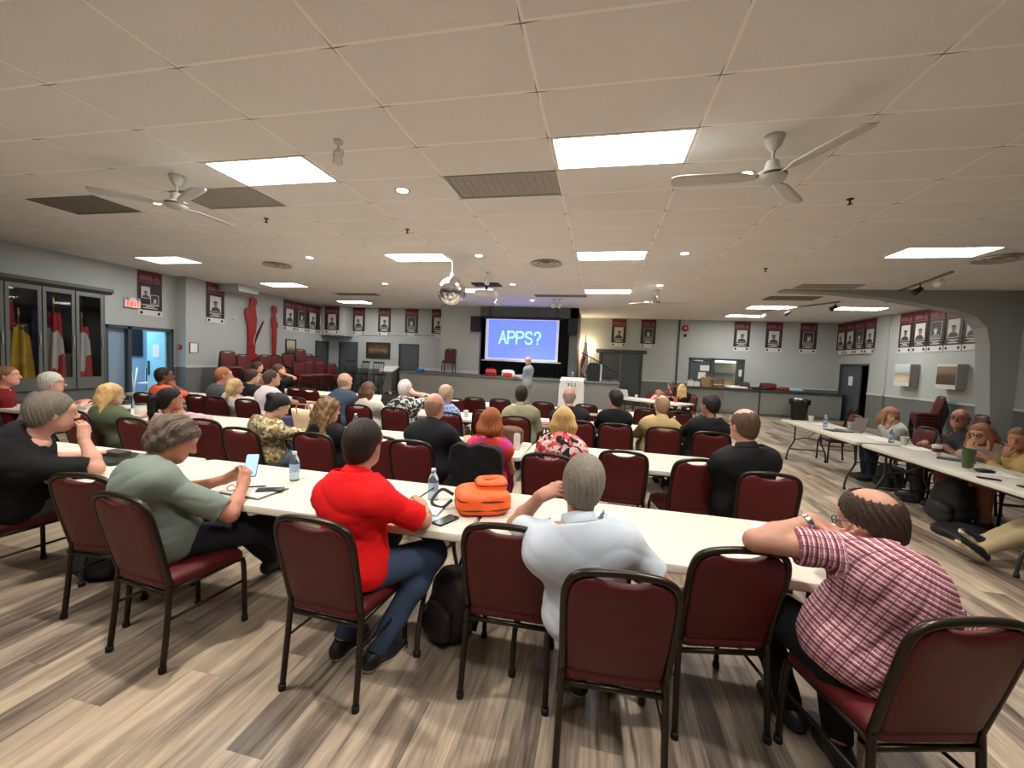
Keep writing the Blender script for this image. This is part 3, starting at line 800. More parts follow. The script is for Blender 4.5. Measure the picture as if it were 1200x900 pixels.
box(bm, (3.43, YR, 2.09), (5.46, YR+.15, CEIL)); box(bm, (4.36, YR, 0), (5.46, YR+.15, .96)); box(bm, (5.46, YR, 0), (XR+.2, YR+.15, CEIL))
struct('wall_back_right', bm, M_WALL)
bm = bm_new()
box(bm, (XR, YB, 0), (XR+.15, 15.62, CEIL)); box(bm, (XR, 15.62, 2.06), (XR+.15, 17.36, CEIL)); box(bm, (XR, 17.36, 0), (XR+.15, YR+.15, CEIL))
box(bm, (XR-.05, 14.82, 0), (XR, 15.6, CEIL))
struct('wall_right', bm, M_WALL)
# cross beam with a haunch running down into its pier
bm = bm_new()
poly = [(8.68, 0), (8.30, 0), (8.17, 1.2), (8.06, 2.45), (7.98, 2.80), (7.78, 3.02), (7.45, 3.15), (7.05, 3.23), (6.1, 3.41), (5.1, 3.51), (4.05, 3.55), (4.0, CEIL+.02), (8.68, CEIL+.02)]
prism(bm, poly, (0, 10.75, 0), (1, 0, 0), (0, 0, 1), (0, 1, 0), .36)
struct('beam', bm, mat('pier_grey', (158, 163, 162), .6, var=.04, scale=3))
bm = bm_new(); box(bm, (XL2, 10.35, 3.36), (XL2+.75, 11.1, CEIL+.01)); struct('trim_soffit_left', bm, M_WALL)
bm = bm_new(); box(bm, (XL2, 15.0, 2.36), (-10.28, YL+.02, CEIL+.01)); struct('trim_bulkhead', bm, M_WALL)
# chair rails
def rail(name, a, b, out, z0=1.055, z1=1.10, t=.022):
    a, b = Vector((a[0], a[1], 0)), Vector((b[0], b[1], 0)); o = Vector((out[0], out[1], 0))
    bm = bm_new(); d = (b-a); obox(bm, (a+b)/2+o*t/2+Vector((0, 0, (z0+z1)/2)), d/2, o*t/2, Vector((0, 0, (z1-z0)/2)))
    obox(bm, (a+b)/2+o*(t*.7)+Vector((0, 0, z1+.006)), d/2, o*t*.7, Vector((0, 0, .006)))
    struct(name, bm, M_RAIL)
rail('trim_1', (XL, 9.27), (XL, 9.33), (1, 0)); rail('trim_2', (XL2, 9.79), (XL2, 14.70), (1, 0)); rail('trim_3', (XL2+.05, 9.34), (XL2+.05, 9.78), (1, 0))
rail('trim_4', (XL2, YL), (-10.95, YL), (0, -1)); rail('trim_5', (-10.01, YL), (-8.18, YL), (0, -1)); rail('trim_6', (-7.24, YL), (-5.95, YL), (0, -1), 1.10, 1.20); rail('trim_7', (-5.95, PYB), (-4.42, PYB), (0, -1), 1.10, 1.20)
rail('trim_8', (1.68, YR), (3.41, YR), (0, -1)); rail('trim_9', (5.48, YR), (XR, YR), (0, -1)); rail('trim_10', (XR, 11.12), (XR, 14.8), (-1, 0)); rail('trim_11', (XR-.05, 14.82), (XR-.05, 15.6), (-1, 0)); rail('trim_12', (XR, 4), (XR, 10.74), (-1, 0))
for nm, a, b, o in (('baseboard_left', (XL2, 9.8), (XL2, 14.7), (1, 0)), ('baseboard_right', (XR, 4), (XR, 10.7), (-1, 0)), ('baseboard_right_far', (XR, 11.12), (XR, 14.8), (-1, 0)), ('baseboard_back_left', (-10.0, YL), (-8.2, YL), (0, -1)), ('baseboard_back_right', (1.7, YR), (3.2, YR), (0, -1))):
    bm = bm_new(); A, B, O = Vector((a[0], a[1], .05)), Vector((b[0], b[1], .05)), Vector((o[0], o[1], 0)); obox(bm, (A+B)/2+O*.008, (B-A)/2, O*.008, Vector((0, 0, .05))); struct(nm, bm, M_DOORF)
bm = bm_new(); tube(bm, [(2.98, YR-.03, 0), (2.98, YR-.03, CEIL)], .03, 10); struct('trim_pipe', bm, M_DOORF, None, True)
bm = bm_new(); tube(bm, [(-9.9, YL-.02, 2.42), (-5.96, YL-.02, 2.55)], .012, 8); struct('trim_conduit', bm, M_WALL, None, True)

# ---------------------------------------------------------------- doors
def door(name, x0, x1, h, y, leaves=1, header=None, knob='r', axis='x', label=None, panel=True):
    """closed door in a wall facing -Y (axis x) or, for axis y, facing +X / -X"""
    e = bpy.data.objects.new(name, None); COL.objects.link(e); e['kind'] = 'structure'
    bm = bm_new()
    box(bm, (x0, y-.02, 0), (x0+.05, y+.13, h)); box(bm, (x1-.05, y-.02, 0), (x1, y+.13, h)); box(bm, (x0+.05, y-.02, h-.05), (x1-.05, y+.13, h))
    if header: box(bm, (x0-.14, y-.06, h), (x1+.14, y+.0, h+header), bevel=.01)
    obj('door_frame', bm, M_DOORF, e)
    wl = (x1-x0-.1)/leaves
    for k in range(leaves):
        a = x0+.05+k*wl; bm = bm_new(); box(bm, (a+.004, y+.03, .01), (a+wl-.004, y+.075, h-.055), bevel=.004)
        if panel:
            for zz in (.30, .75, 1.20, 1.62): box(bm, (a+.10, y+.025, zz), (a+wl-.10, y+.031, zz+.012))
        obj('door_leaf', bm, M_DOOR, e)
        kx = a+wl-.07 if (k == 0 and knob == 'r') else a+.07
        bm = bm_new(); lathe(bm, [(.028, 0), (.028, .006), (.010, .012), (.012, .035), (.027, .045), (.030, .058), (.022, .070), (.0, .072)], n=14, cap=False)
        obj('door_knob', bm, M_STEEL, e, True, (kx, y+.03, 1.02), (math.radians(90), 0, 0))
    return e
door('door_1', -10.93, -10.03, 2.14, YL, knob='r'); door('door_2', -8.16, -7.26, 2.14, YL, knob='l')
door('door_3', -.10, 1.65, 2.15, YR, 2, header=.15, panel=False)
bm = bm_new(); box(bm, (XL2-.13, 14.72, 0), (XL2+.02, 14.77, 2.12)); box(bm, (XL2-.13, 15.51, 0), (XL2+.02, 15.56, 2.12)); box(bm, (XL2-.13, 14.77, 2.07), (XL2+.02, 15.51, 2.12))
d4 = struct('door_4', bm, M_DOORF); bm = bm_new(); box(bm, (XL2-.08, 14.775, .01), (XL2-.03, 15.505, 2.065)); obj('door_leaf', bm, M_DOOR, d4)
bm = bm_new(); lathe(bm, [(.028, 0), (.010, .012), (.012, .035), (.030, .05), (.022, .07), (0, .072)], n=12, cap=False); obj('door_knob', bm, M_STEEL, d4, True, (XL2-.03, 14.86, 1.02), (0, math.radians(90), 0))
# right-hand door, standing ajar in front of a dark passage
bm = bm_new(); box(bm, (XR-.02, 15.62, 0), (XR+.15, 15.68, 2.06)); box(bm, (XR-.02, 17.30, 0), (XR+.15, 17.36, 2.06)); box(bm, (XR-.02, 15.68, 2.0), (XR+.15, 17.30, 2.06))
d5 = struct('door_5', bm, M_DOORF); bm = bm_new(); box(bm, (XR+.03, 16.18, .01), (XR+.075, 17.29, 1.995)); obj('door_leaf', bm, M_DOOR, d5)
bm = bm_new(); box(bm, (XR+.025, 16.60, 1.30), (XR+.031, 16.84, 1.62)); obj('door_notice', bm, M_PAPER, d5)
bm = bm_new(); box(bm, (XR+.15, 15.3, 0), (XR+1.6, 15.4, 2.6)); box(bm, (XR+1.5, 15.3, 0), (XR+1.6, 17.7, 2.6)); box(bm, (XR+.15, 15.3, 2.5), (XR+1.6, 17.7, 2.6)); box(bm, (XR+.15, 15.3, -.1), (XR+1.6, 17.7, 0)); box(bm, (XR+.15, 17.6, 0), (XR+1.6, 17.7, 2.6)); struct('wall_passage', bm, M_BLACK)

# ---------------------------------------------------------------- corridor behind the left opening (blue daylight)
M_COR = mat('corridor_blue', (150, 182, 208), .6, var=.04)
bm = bm_new(); box(bm, (-14.3, 7.0, 0), (-14.2, 12.4, CEIL)); box(bm, (-14.3, 6.9, 0), (XL-.15, 7.0, CEIL)); box(bm, (-14.3, 12.3, 0), (XL-.15, 12.4, CEIL))
struct('wall_corridor', bm, M_COR)
bm = bm_new()
for a, b in ((7.62, 7.70), (8.13, 8.21), (9.18, 9.26)): box(bm, (XL-.16, a, 0), (XL+.03, b, 2.10))
box(bm, (XL-.16, 7.62, 2.02), (XL+.03, 9.26, 2.10))
d6 = struct('door_6', bm, M_DOORF)
bm = bm_new(); box(bm, (XL-.72, 9.12, .01), (XL-.10, 9.17, 2.0)); dl = obj('door_leaf', bm, mat('cyan_door', (160, 220, 232), .4, var=.05), d6)
bm = bm_new(); box(bm, (XL-.52, 9.112, 1.30), (XL-.28, 9.12, 1.66)); obj('door_notice', bm, M_PAPER, dl)
bm = bm_new(); box(bm, (XL-.68, 9.10, .80), (XL-.63, 9.12, 1.20)); obj('door_handle', bm, M_BLACK, dl)
bm = bm_new(); box(bm, (XL-.14, 7.70, .02), (XL-.10, 8.13, 2.02)); obj('door_leaf', bm, mat('pale_blue_door', (138, 164, 190), .5, var=.04), d6)
al = bpy.data.lights.new('corridor_daylight', 'AREA'); al.energy = 110; al.size = 1.4; al.color = (.66, .86, 1.0)
alo = bpy.data.objects.new('corridor_daylight', al); COL.objects.link(alo); alo.location = (-13.2, 8.6, 3.45)
# ---------------------------------------------------------------- kitchen behind the hatch
bm = bm_new(); box(bm, (2.6, 19.6, 0), (6.4, 19.7, CEIL)); box(bm, (2.5, YR+.15, 0), (2.6, 19.7, CEIL)); box(bm, (6.4, YR+.15, 0), (6.5, 19.7, CEIL)); struct('wall_kitchen', bm, mat('kitchen_cream', (214, 212, 198), .6))
al = bpy.data.lights.new('kitchen_light', 'AREA'); al.energy = 55; al.size = 1.2
alo = bpy.data.objects.new('kitchen_light', al); COL.objects.link(alo); alo.location = (4.7, 18.6, 3.4)
bm = bm_new()
for a, b in ((3.43, 3.49), (4.25, 4.38), (5.19, 5.25), (5.40, 5.46)): box(bm, (a, YR-.03, .0), (b, YR+.17, 2.09))
box(bm, (3.43, YR-.03, 2.02), (5.46, YR+.17, 2.09))
d8 = struct('door_8', bm, M_DOORF)
bm = bm_new(); box(bm, (3.49, YR+.04, .01), (4.25, YR+.09, 2.02)); dl = obj('door_leaf', bm, M_DOOR, d8)
bm = bm_new(); box(bm, (3.60, YR-.01, 1.94), (3.95, YR+.04, 1.99), bevel=.008); obj('door_closer', bm, M_STEEL, dl)
for k, (x, z, wd, hh) in enumerate(((3.86, 1.58, .34, .22), (3.80, 1.26, .28, .26))):
    bm = bm_new(); box(bm, (x, YR+.03, z), (x+wd, YR+.04, z+hh)); obj('door_notice', bm, M_PAPER, dl)
bm = bm_new(); box(bm, (5.25, YR+.02, .96), (5.40, YR+.06, 2.02)); p_ = obj('hatch_shutter', bm, M_DOORF, d8)
bm = bm_new(); box(bm, (5.27, YR+.01, 1.42), (5.38, YR+.02, 1.68)); obj('notice', bm, M_PAPER, p_)
t = thing('range_hood', 'white range hood over the kitchen shelves behind the serving hatch', 'range hood', (4.8, 19.2, 0))
bm = bm_new(); prism(bm, [(-.3, 1.95), (.35, 1.95), (.35, 2.3), (-.1, 2.3)], (-.75, 0, 0), (0, 1, 0), (0, 0, 1), (1, 0, 0), 1.5); obj('hood', bm, M_WHITE, t)
bm = bm_new(); box(bm, (-.2, .0, 2.3), (.2, .3, CEIL)); obj('duct', bm, M_STEEL, t)
t = thing('kitchen_shelf', 'steel kitchen worktable with shelf seen through the serving hatch', 'shelf', (4.8, 19.25, 0))
bm = bm_new(); box(bm, (-.9, -.3, .90), (.9, .3, .94), bevel=.005); obj('worktop', bm, M_STEEL, t)
bm = bm_new(); box(bm, (-.9, .05, 1.50), (.9, .33, 1.53)); obj('shelf_board', bm, M_STEEL, t)
for sx in (-.86, .86):
    for sy in (-.26, .26): bm = bm_new(); tube(bm, [(sx, sy, 0), (sx, sy, .9 if sy < 0 else 1.53)], .018, 8); obj('leg', bm, M_STEEL, t, True)
def crock(x, y, z, r, h, col, label):
    bm = bm_new(); lathe(bm, [(r*.8, 0), (r, h*.15), (r, h*.75), (r*1.08, h*.8), (r*1.05, h*.86), (r*.4, h*.97), (r*.12, h)], n=16)
    return tag(obj('cooking_pot', bm, mat('pot_%d' % (col[0]), col, .3, .6), None, True, (x, y, z)), label, 'pot')
crock(4.5, 19.15, .94, .14, .24, (150, 150, 150), 'steel cooking pot standing nearer the door on the kitchen worktable')
crock(5.0, 19.15, .94, .17, .30, (96, 90, 84), 'dark pot with lid on the kitchen worktable beyond the hatch')

# ---------------------------------------------------------------- stage
SZ, SY, SX0, SX1 = 1.08, 13.6, -7.05, .60
bm = bm_new()
box(bm, (SX0, SY, 0), (SX1, SY+.04, SZ-.06)); box(bm, (SX1-.04, SY+.04, 0), (SX1, 16.0, SZ-.06))
for x in (-5.6, -4.1, -3.15, -2.95, -1.6, -.1): box(bm, (x, SY-.006, .05), (x+.012, SY, SZ-.1))
struct('stage_front', bm, M_STAGEF)
bm = bm_new(); box(bm, (SX0-.02, SY-.03, SZ-.06), (SX1+.02, 17.0, SZ), bevel=.01); struct('stage_floor', bm, mat('stage_floor_grey', (92, 92, 90), .6, var=.1))
# ---------------------------------------------------------------- service counter along the back right wall
t = thing('service_counter', 'long grey panelled counter along the back wall under the serving hatch', 'counter', (0, 0, 0))
bm = bm_new(); box(bm, (3.28, 16.72, .10), (8.42, 17.56, .93)); box(bm, (3.34, 16.78, 0), (8.42, 17.5, .10)); obj('counter_body', bm, M_STAGEF, t)
bm = bm_new(); box(bm, (3.22, 16.64, .93), (8.46, 17.59, .975), bevel=.008); obj('counter_top', bm, M_DARK, t)
for x in (4.5, 5.74, 7.0): bm = bm_new(); box(bm, (x, 16.70, .02), (x+(.05 if x == 5.74 else .015), 16.72, .93)); obj('seam_strip', bm, M_DARK if x == 5.74 else M_STAGEF, t)

# ---------------------------------------------------------------- ceiling fixtures
M_DIFF = emit('troffer_diffuser', (255, 255, 250), PANEL_E)
def ceiling_light(cx, cy, label, lw=TX, ld=TY):
    t = thing('ceiling_light', label, 'ceiling light', (cx, cy, CEIL), 0, 'recessed fluorescent panels in the tile ceiling')
    bm = bm_new(); a, b = lw/2-.008, ld/2-.008
    for lo, hi in (((-a, -b, -.010), (a, -b+.025, .0)), ((-a, b-.025, -.010), (a, b, 0)), ((-a, -b+.025, -.010), (-a+.025, b-.025, 0)), ((a-.025, -b+.025, -.010), (a, b-.025, 0))): box(bm, lo, hi)
    obj('frame', bm, M_WHITE, t)
    bm = bm_new(); box(bm, (-a+.025, -b+.025, -.006), (a-.025, b-.025, -.001)); obj('diffuser', bm, M_DIFF, t)
    return t
def tile(c, r): return X0+TX*(c+.5), Y0+TY*(r+.5)
LIGHTS = [((-3, 2), 'big bright ceiling panel nearest the camera on the left of the grey vent'), ((0, 2), 'big bright ceiling panel nearest the camera beside the white fan'),
          ((-8, 8), 'bright ceiling panel above the exit sign on the left wall'), ((-3, 8), 'bright ceiling panel just behind the mirror ball cord'), ((0, 8), 'bright ceiling panel straight beyond the nearest right panel'), ((4, 8), 'bright ceiling panel in front of the grey beam at the right'),
          ((0, 14), 'thin far ceiling panel beside the slot vent before the stage'), ((-3, 14), 'far ceiling panel lit behind the projector')]
for (c, r), lb in LIGHTS: ceiling_light(*tile(c, r), lb)
ceiling_light(-9.25, 10.55, 'ceiling panel above the red soldier cut-outs'); ceiling_light(-9.15, 13.95, 'far left ceiling panel above the box with a banner')
ceiling_light(4.85, 13.75, 'nearer of two far right ceiling panels before the back wall'); ceiling_light(4.85, 15.95, 'ceiling panel closest to the back wall above the kitchen hatch'); ceiling_light(7.15, 13.75, 'ceiling panel beyond the beam above the ajar door')
for cx in (-3, 0): 
    ceiling_light(*tile(cx, -4), 'ceiling panel behind the camera')
M_GLOW = emit('downlight_lamp', (255, 236, 205), GLOBE_E)
def downlight(x, y, label):
    t = thing('downlight', label, 'downlight', (x, y, CEIL), 0, 'small round recessed downlights')
    bm = bm_new(); lathe(bm, [(.062, -.002), (.092, -.006), (.095, -.001), (.095, 0)], n=20, cap=False); obj('trim_ring', bm, M_WHITE, t, True)
    bm = bm_new(); lathe(bm, [(.0005, -.005), (.062, -.004), (.062, 0)], n=16, cap=False); obj('lamp', bm, M_GLOW, t)
    l = bpy.data.lights.new('downlight_beam', 'SPOT'); l.energy = SPOT_W; l.spot_size = math.radians(BEAM); l.spot_blend = .6; l.shadow_soft_size = .05; l.color = (1, .94, .86)
    o = bpy.data.objects.new('downlight_beam', l); COL.objects.link(o); o.location = (0, 0, -.03); o.parent = t
    return t
DL = {(-2.38, 4.53): 'round downlight between the grey vent and the left panel', (-6.02, 4.54): 'round downlight shining by the left fan hub', (1.28, 4.53): 'round downlight behind the near right fan', (-5.97, 7.5): 'round downlight past the ring vent at left', (-2.34, 7.48): 'round downlight right of the mirror ball cord', (1.27, 7.48): 'round downlight right of the middle panel',
      (-5.85, 10.3): 'small downlight left of the mirror ball', (-2.30, 10.3): 'small downlight right of the projector', (1.25, 10.35): 'small downlight over the far fan', (-2.24, 12.95): 'small downlight in front of the stage header', (1.23, 13.0): 'small downlight left of the far fan hub'}
for (x, y), lb in DL.items(): downlight(x, y, lb)
for x in (-6.0, -2.36, 1.28): downlight(x, 1.6, 'round downlight over the front row')
M_VENT = mat('vent_grey', (158, 154, 148), .7, var=.06); M_VENT2 = mat('vent_dark', (118, 112, 104), .75, var=.1)
def vent(cx, cy, label, lw=TX, ld=TY, m=None, n=14):
    t = thing('ceiling_vent', label, 'vent', (cx, cy, CEIL), 0, 'flat grey ceiling vents')
    bm = bm_new(); a, b = lw/2-.01, ld/2-.01
    for lo, hi in (((-a, -b, -.014), (a, -b+.03, 0)), ((-a, b-.03, -.014), (a, b, 0)), ((-a, -b+.03, -.014), (-a+.03, b-.03, 0)), ((a-.03, -b+.03, -.014), (a, b-.03, 0))): box(bm, lo, hi)
    obj('frame', bm, m or M_VENT, t)
    bm = bm_new(); box(bm, (-a+.03, -b+.03, -.006), (a-.03, b-.03, -.001))
    for k in range(n):
        x = -a+.05+(2*a-.1)*(k+.5)/n; box(bm, (x-.012, -b+.04, -.010), (x+.012, b-.04, -.006))
    obj('grille', bm, m or M_VENT, t)
for c, r, lb, m in ((-1, 3, 'large grey ceiling vent left of the nearest right light panel', None), (-4, 3, 'grey ceiling vent beside the left light panel', None), (-6, 3, 'dark speckled ceiling vent left of the left fan', M_VENT2)): vent(*tile(c, r), lb, m=m)
vent(-1.25, 12.0, 'narrow far vent beside the panel in front of the stage', 1.5, .35, M_VENT2); vent(-7.85, 12.1, 'narrow far vent left of the mirror ball', 1.5, .35, M_VENT2); vent(4.7, 12.0, 'dark vent beyond the end of the beam', 1.2, .6, M_VENT2); vent(4.75, 10.35, 'pale vent in front of the end of the beam', 1.2, .5, M_VENT)
def ring_vent(x, y, label):
    t = thing('ring_vent', label, 'vent', (x, y, CEIL), 0, 'round ceiling diffusers')
    for r, nm in ((.30, 'outer_ring'), (.20, 'middle_ring'), (.10, 'inner_cone')):
        bm = bm_new(); lathe(bm, [(r-.07, -.004), (r-.02, -.03), (r, -.035), (r, -.028), (r-.05, -.001)], n=32, cap=False); obj(nm, bm, mat('ring_vent_grey', (176, 170, 162), .6), t, True)
ring_vent(-1.15, 8.07, 'round ceiling diffuser between two middle light panels'); ring_vent(5.95, 7.95, 'round ceiling diffuser at the right by the track lights'); ring_vent(-7.25, 8.06, 'round ceiling diffuser at the left before the soldier cut-outs')
def fan(x, y, a0, label):
    t = thing('ceiling_fan', label, 'ceiling fan', (x, y, CEIL), 0, 'white ceiling fans')
    M = mat('fan_white', (198, 197, 192), .45, var=.03)
    bm = bm_new(); lathe(bm, [(.075, 0), (.075, -.02), (.055, -.08), (.022, -.115), (.018, -.12)], n=20); obj('canopy', bm, M, t, True)
    bm = bm_new(); tube(bm, [(0, 0, -.11), (0, 0, -.20)], .013, 10); obj('rod', bm, M, t, True)
    bm = bm_new(); lathe(bm, [(.02, -.19), (.045, -.20), (.055, -.235), (.06, -.27), (.105, -.295), (.112, -.31)], n=24, cap=False); obj('motor_housing', bm, M, t, True)
    bm = bm_new(); lathe(bm, [(.112, -.31), (.114, -.322), (.112, -.330)], n=24, cap=False); obj('trim_band', bm, mat('fan_band', (70, 52, 40), .4), t, True)
    bm = bm_new(); lathe(bm, [(.112, -.330), (.10, -.355), (.06, -.372), (.0005, -.378)], n=24, cap=False); obj('bottom_cap', bm, M, t, True)
    for k in range(3):
        a = math.radians(a0+120*k); u, v = Vector((math.cos(a), math.sin(a), 0)), Vector((-math.sin(a), math.cos(a), 0))
        bm = bm_new(); tl = Vector((0, 0, .012)); pts = []
        secs = [(.10, .028, -.318), (.16, .03, -.318), (.24, .062, -.312), (.45, .072, -.308), (.66, .078, -.304), (.74, .070, -.303), (.775, .04, -.303)]
        r1 = []
        for s, hw, z in secs:
            c = u*s+Vector((0, 0, z)); q = []
            for sd in (-1, -.4, .4, 1):
                for dz in ((.004, -.004)): q.append(bm.verts.new(c+v*hw*sd+tl*sd+Vector((0, 0, dz-.006*(1-abs(sd))))))
            r1.append(q)
        for p, q in zip(r1, r1[1:]):
            for i in range(3):
                bm.faces.new((p[2*i], p[2*i+2], q[2*i+2], q[2*i])); bm.faces.new((p[2*i+1], q[2*i+1], q[2*i+3], p[2*i+3]))
            bm.faces.new((p[0], q[0], q[1], p[1])); bm.faces.new((p[6], p[7], q[7], q[6]))
        obj('blade', bm, M, t, True)
    return t
fan(1.285, 3.84, -64, 'white ceiling fan nearest the camera at the right with long blades'); fan(-4.83, 3.87, 95, 'white ceiling fan at the left between the two grey vents'); fan(1.25, 10.9, 20, 'far small white ceiling fan near the back right wall')
# mirror ball
t = thing('mirror_ball', 'mirrored disco ball hanging from the ceiling', 'mirror ball', (-2.98, 7.81, CEIL))
def mirror_mat():
    m, tt, b = nt('mirror_facets'); b.inputs['Metallic'].default_value = 1; b.inputs['Roughness'].default_value = .12
    g = N(tt, 'ShaderNodeTexCoord'); v = N(tt, 'ShaderNodeTexVoronoi'); v.inputs['Scale'].default_value = 14; L(tt, g.outputs['Object'], v.inputs['Vector'])
    mr = N(tt, 'ShaderNodeMapRange'); mr.inputs[3].default_value = .55; mr.inputs[4].default_value = .95; sp = N(tt, 'ShaderNodeSeparateColor'); L(tt, v.outputs['Color'], sp.inputs[0]); L(tt, sp.outputs[0], mr.inputs[0]); L(tt, mr.outputs[0], b.inputs['Base Color'])
    return m
bm = bm_new(); bmesh.ops.create_uvsphere(bm, u_segments=44, v_segments=24, radius=.285)
rr = random.Random(3)
obj('ball', bm, mirror_mat(), t, False, (0, 0, -.60))
bm = bm_new(); tube(bm, [(0, 0, -.32), (0, 0, 0)], .008, 8); obj('hanging_rod', bm, M_WHITE, t, True)
bm = bm_new(); lathe(bm, [(.05, -.335), (.055, -.32), (.03, -.28), (.03, -.25), (.008, -.24)], n=16); obj('motor', bm, M_WHITE, t, True)
def spot_pair(x, y, label, sc=1.0, grp='ceiling spotlights', base=True):
    t = thing('spotlight', label, 'spotlight', (x, y, CEIL), 0, grp)
    bm = bm_new(); lathe(bm, [(.05*sc, 0), (.05*sc, -.03*sc), (.012*sc, -.035*sc), (.012*sc, -.10*sc)], n=14); obj('mount', bm, M_WHITE, t, True)
    bm = bm_new(); tube(bm, smooth_path([(0, 0, -.09*sc), (-.06*sc, 0, -.12*sc), (-.06*sc, 0, -.18*sc)], 4), .009*sc, 6); tube(bm, smooth_path([(0, 0, -.09*sc), (.06*sc, 0, -.12*sc), (.06*sc, 0, -.18*sc)], 4), .009*sc, 6); obj('yoke', bm, M_WHITE, t, True)
    bm = bm_new(); lathe(bm, [(.0005, -.07*sc), (.03*sc, -.06*sc), (.042*sc, 0), (.055*sc, .07*sc), (.058*sc, .075*sc), (.048*sc, .07*sc), (.035*sc, .02*sc), (.0005, .0)], n=16, cap=False); o = obj('lamp_head', bm, M_WHITE, t, True, (0, 0, -.17*sc), (math.radians(-120), 0, math.radians(40)))
    return t
spot_pair(-2.45, 3.43, 'single white spotlight on the ceiling right of the left light panel', .8)
for x, y, lb in ((-4.0, 10.2, 'white spotlight left of the mirror ball'), (-2.55, 8.9, 'white spotlight right behind the mirror ball'), (-1.5, 12.6, 'white spotlight left of a pair above the screen'), (-1.32, 12.6, 'white spotlight right of a pair above the screen')): spot_pair(x, y, lb, 1.1)
for x, y, lb in ((2.56, 5.27, 'small dark sprinkler head right of the near fan'), (-4.93, 5.26, 'small dark sprinkler head under the left vent'), (-3.0, 5.9, 'small dark sprinkler head right of the mirror ball row'), (2.9, 8.6, 'small dark sprinkler head ahead of the far right panels')):
    bm = bm_new(); lathe(bm, [(.035, 0), (.03, -.012), (.010, -.018), (.010, -.05), (.026, -.055), (.026, -.06), (.0005, -.062)], n=12, cap=False); tag(obj('sprinkler_head', bm, mat('sprinkler_bronze', (70, 62, 54), .5, .5), None, True, (x, y, CEIL)), lb, 'sprinkler', 'ceiling sprinklers')
def track(p, q, heads, label):
    p, q = Vector(p), Vector(q); t = thing('track_light', label, 'track light', tuple((p+q)/2))
    c = (p+q)/2; d = (q-p)/2; s = Vector((d.y, -d.x, 0)).normalized()
    bm = bm_new(); obox(bm, (0, 0, -.018), d, s*.018, Vector((0, 0, .018))); obj('track_rail', bm, mat('track_grey', (120, 120, 116), .5), t)
    for f, m_ in heads:
        o = d*f
        bm = bm_new(); tube(bm, [o+Vector((0, 0, -.03)), o+Vector((0, 0, -.11))], .012, 8); bmesh.ops.create_cone(bm, cap_ends=True, segments=14, radius1=.065, radius2=.04, depth=.16, matrix=Matrix.Translation(o+Vector((-.03, 0, -.16))) @ Matrix.Rotation(math.radians(55), 4, 'Y')); obj('lamp_head', bm, m_, t, True)
track((6.44, 11.33, CEIL), (5.98, 8.85, CEIL), [(-.85, M_WHITE), (.15, M_BLACK), (.75, M_WHITE)], 'white track light with heads in front of the beam')
track((4.9, 14.6, CEIL), (6.0, 12.4, CEIL), [(-.9, M_WHITE), (-.2, M_BLACK), (.9, M_BLACK)], 'far track light with dark heads beyond the beam')
# projector
t = thing('projector', 'white ceiling projector aimed at the screen', 'projector', (-2.98, 10.29, CEIL))
bm = bm_new(); box(bm, (-.36, -.22, -.03), (.36, .22, -.0), bevel=.01); obj('mount_plate', bm, M_BLACK, t)
bm = bm_new(); tube(bm, [(0, 0, -.02), (0, 0, -.17)], .03, 12); tube(bm, [(-.12, 0, -.16), (.12, 0, -.16)], .015, 8); obj('mount_pole', bm, M_BLACK, t, True)
bm = bm_new(); box(bm, (-.27, -.20, -.33), (.27, .20, -.17), bevel=.03, seg=3); pb = obj('projector_body', bm, M_WHITE, t, 'auto')
bm = bm_new(); lathe(bm, [(.05, 0), (.05, .03), (.042, .035), (.0005, .02)], n=16, cap=False); obj('lens', bm, M_BLACK, pb, True, (.12, .20, -.25), (math.radians(-90), 0, 0))
bm = bm_new(); lathe(bm, [(.05, 0), (.05, -.02), (.022, -.03), (.022, -.32), (.06, -.34), (.065, -.38), (.045, -.425), (.0005, -.44)], n=18, cap=False); tag(obj('dome_camera', bm, M_WHITE, None, True, (-2.88, 11.0, CEIL)), 'white dome camera hanging below the projector', 'camera')
# ---------------------------------------------------------------- stacking banquet chairs
def maroon():
    m, t, b = nt('maroon_upholstery')
    tc = N(t, 'ShaderNodeTexCoord'); no = N(t, 'ShaderNodeTexNoise'); no.inputs['Scale'].default_value = 7; no.inputs['Detail'].default_value = 5; L(t, tc.outputs['Object'], no.inputs['Vector'])
    n2 = N(t, 'ShaderNodeTexNoise'); n2.inputs['Scale'].default_value = 400; L(t, tc.outputs['Object'], n2.inputs['Vector'])
    mx = N(t, 'ShaderNodeMix', data_type='RGBA'); mx.inputs[6].default_value = srgb(74, 18, 20); mx.inputs[7].default_value = srgb(98, 27, 28); L(t, no.outputs['Fac'], mx.inputs[0]); L(t, mx.outputs[2], b.inputs['Base Color'])
    b.inputs['Roughness'].default_value = .48; b.inputs['Specular IOR Level'].default_value = .35
    bp = N(t, 'ShaderNodeBump'); bp.inputs['Strength'].default_value = .2; bp.inputs['Distance'].default_value = .004; L(t, n2.outputs['Fac'], bp.inputs['Height']); L(t, bp.outputs[0], b.inputs['Normal'])
    return m
M_MAROON = maroon()
M_CHF = mat('chair_frame_bronze', (46, 37, 28), .32, .55, var=.1)
M_GOLDTAG = mat('chair_tag_gold', (190, 162, 104), .35, .6)
M_FOOT = mat('rubber_black', (18, 18, 18), .7)
def back_y(z): return -.195-(z-.44)*.235
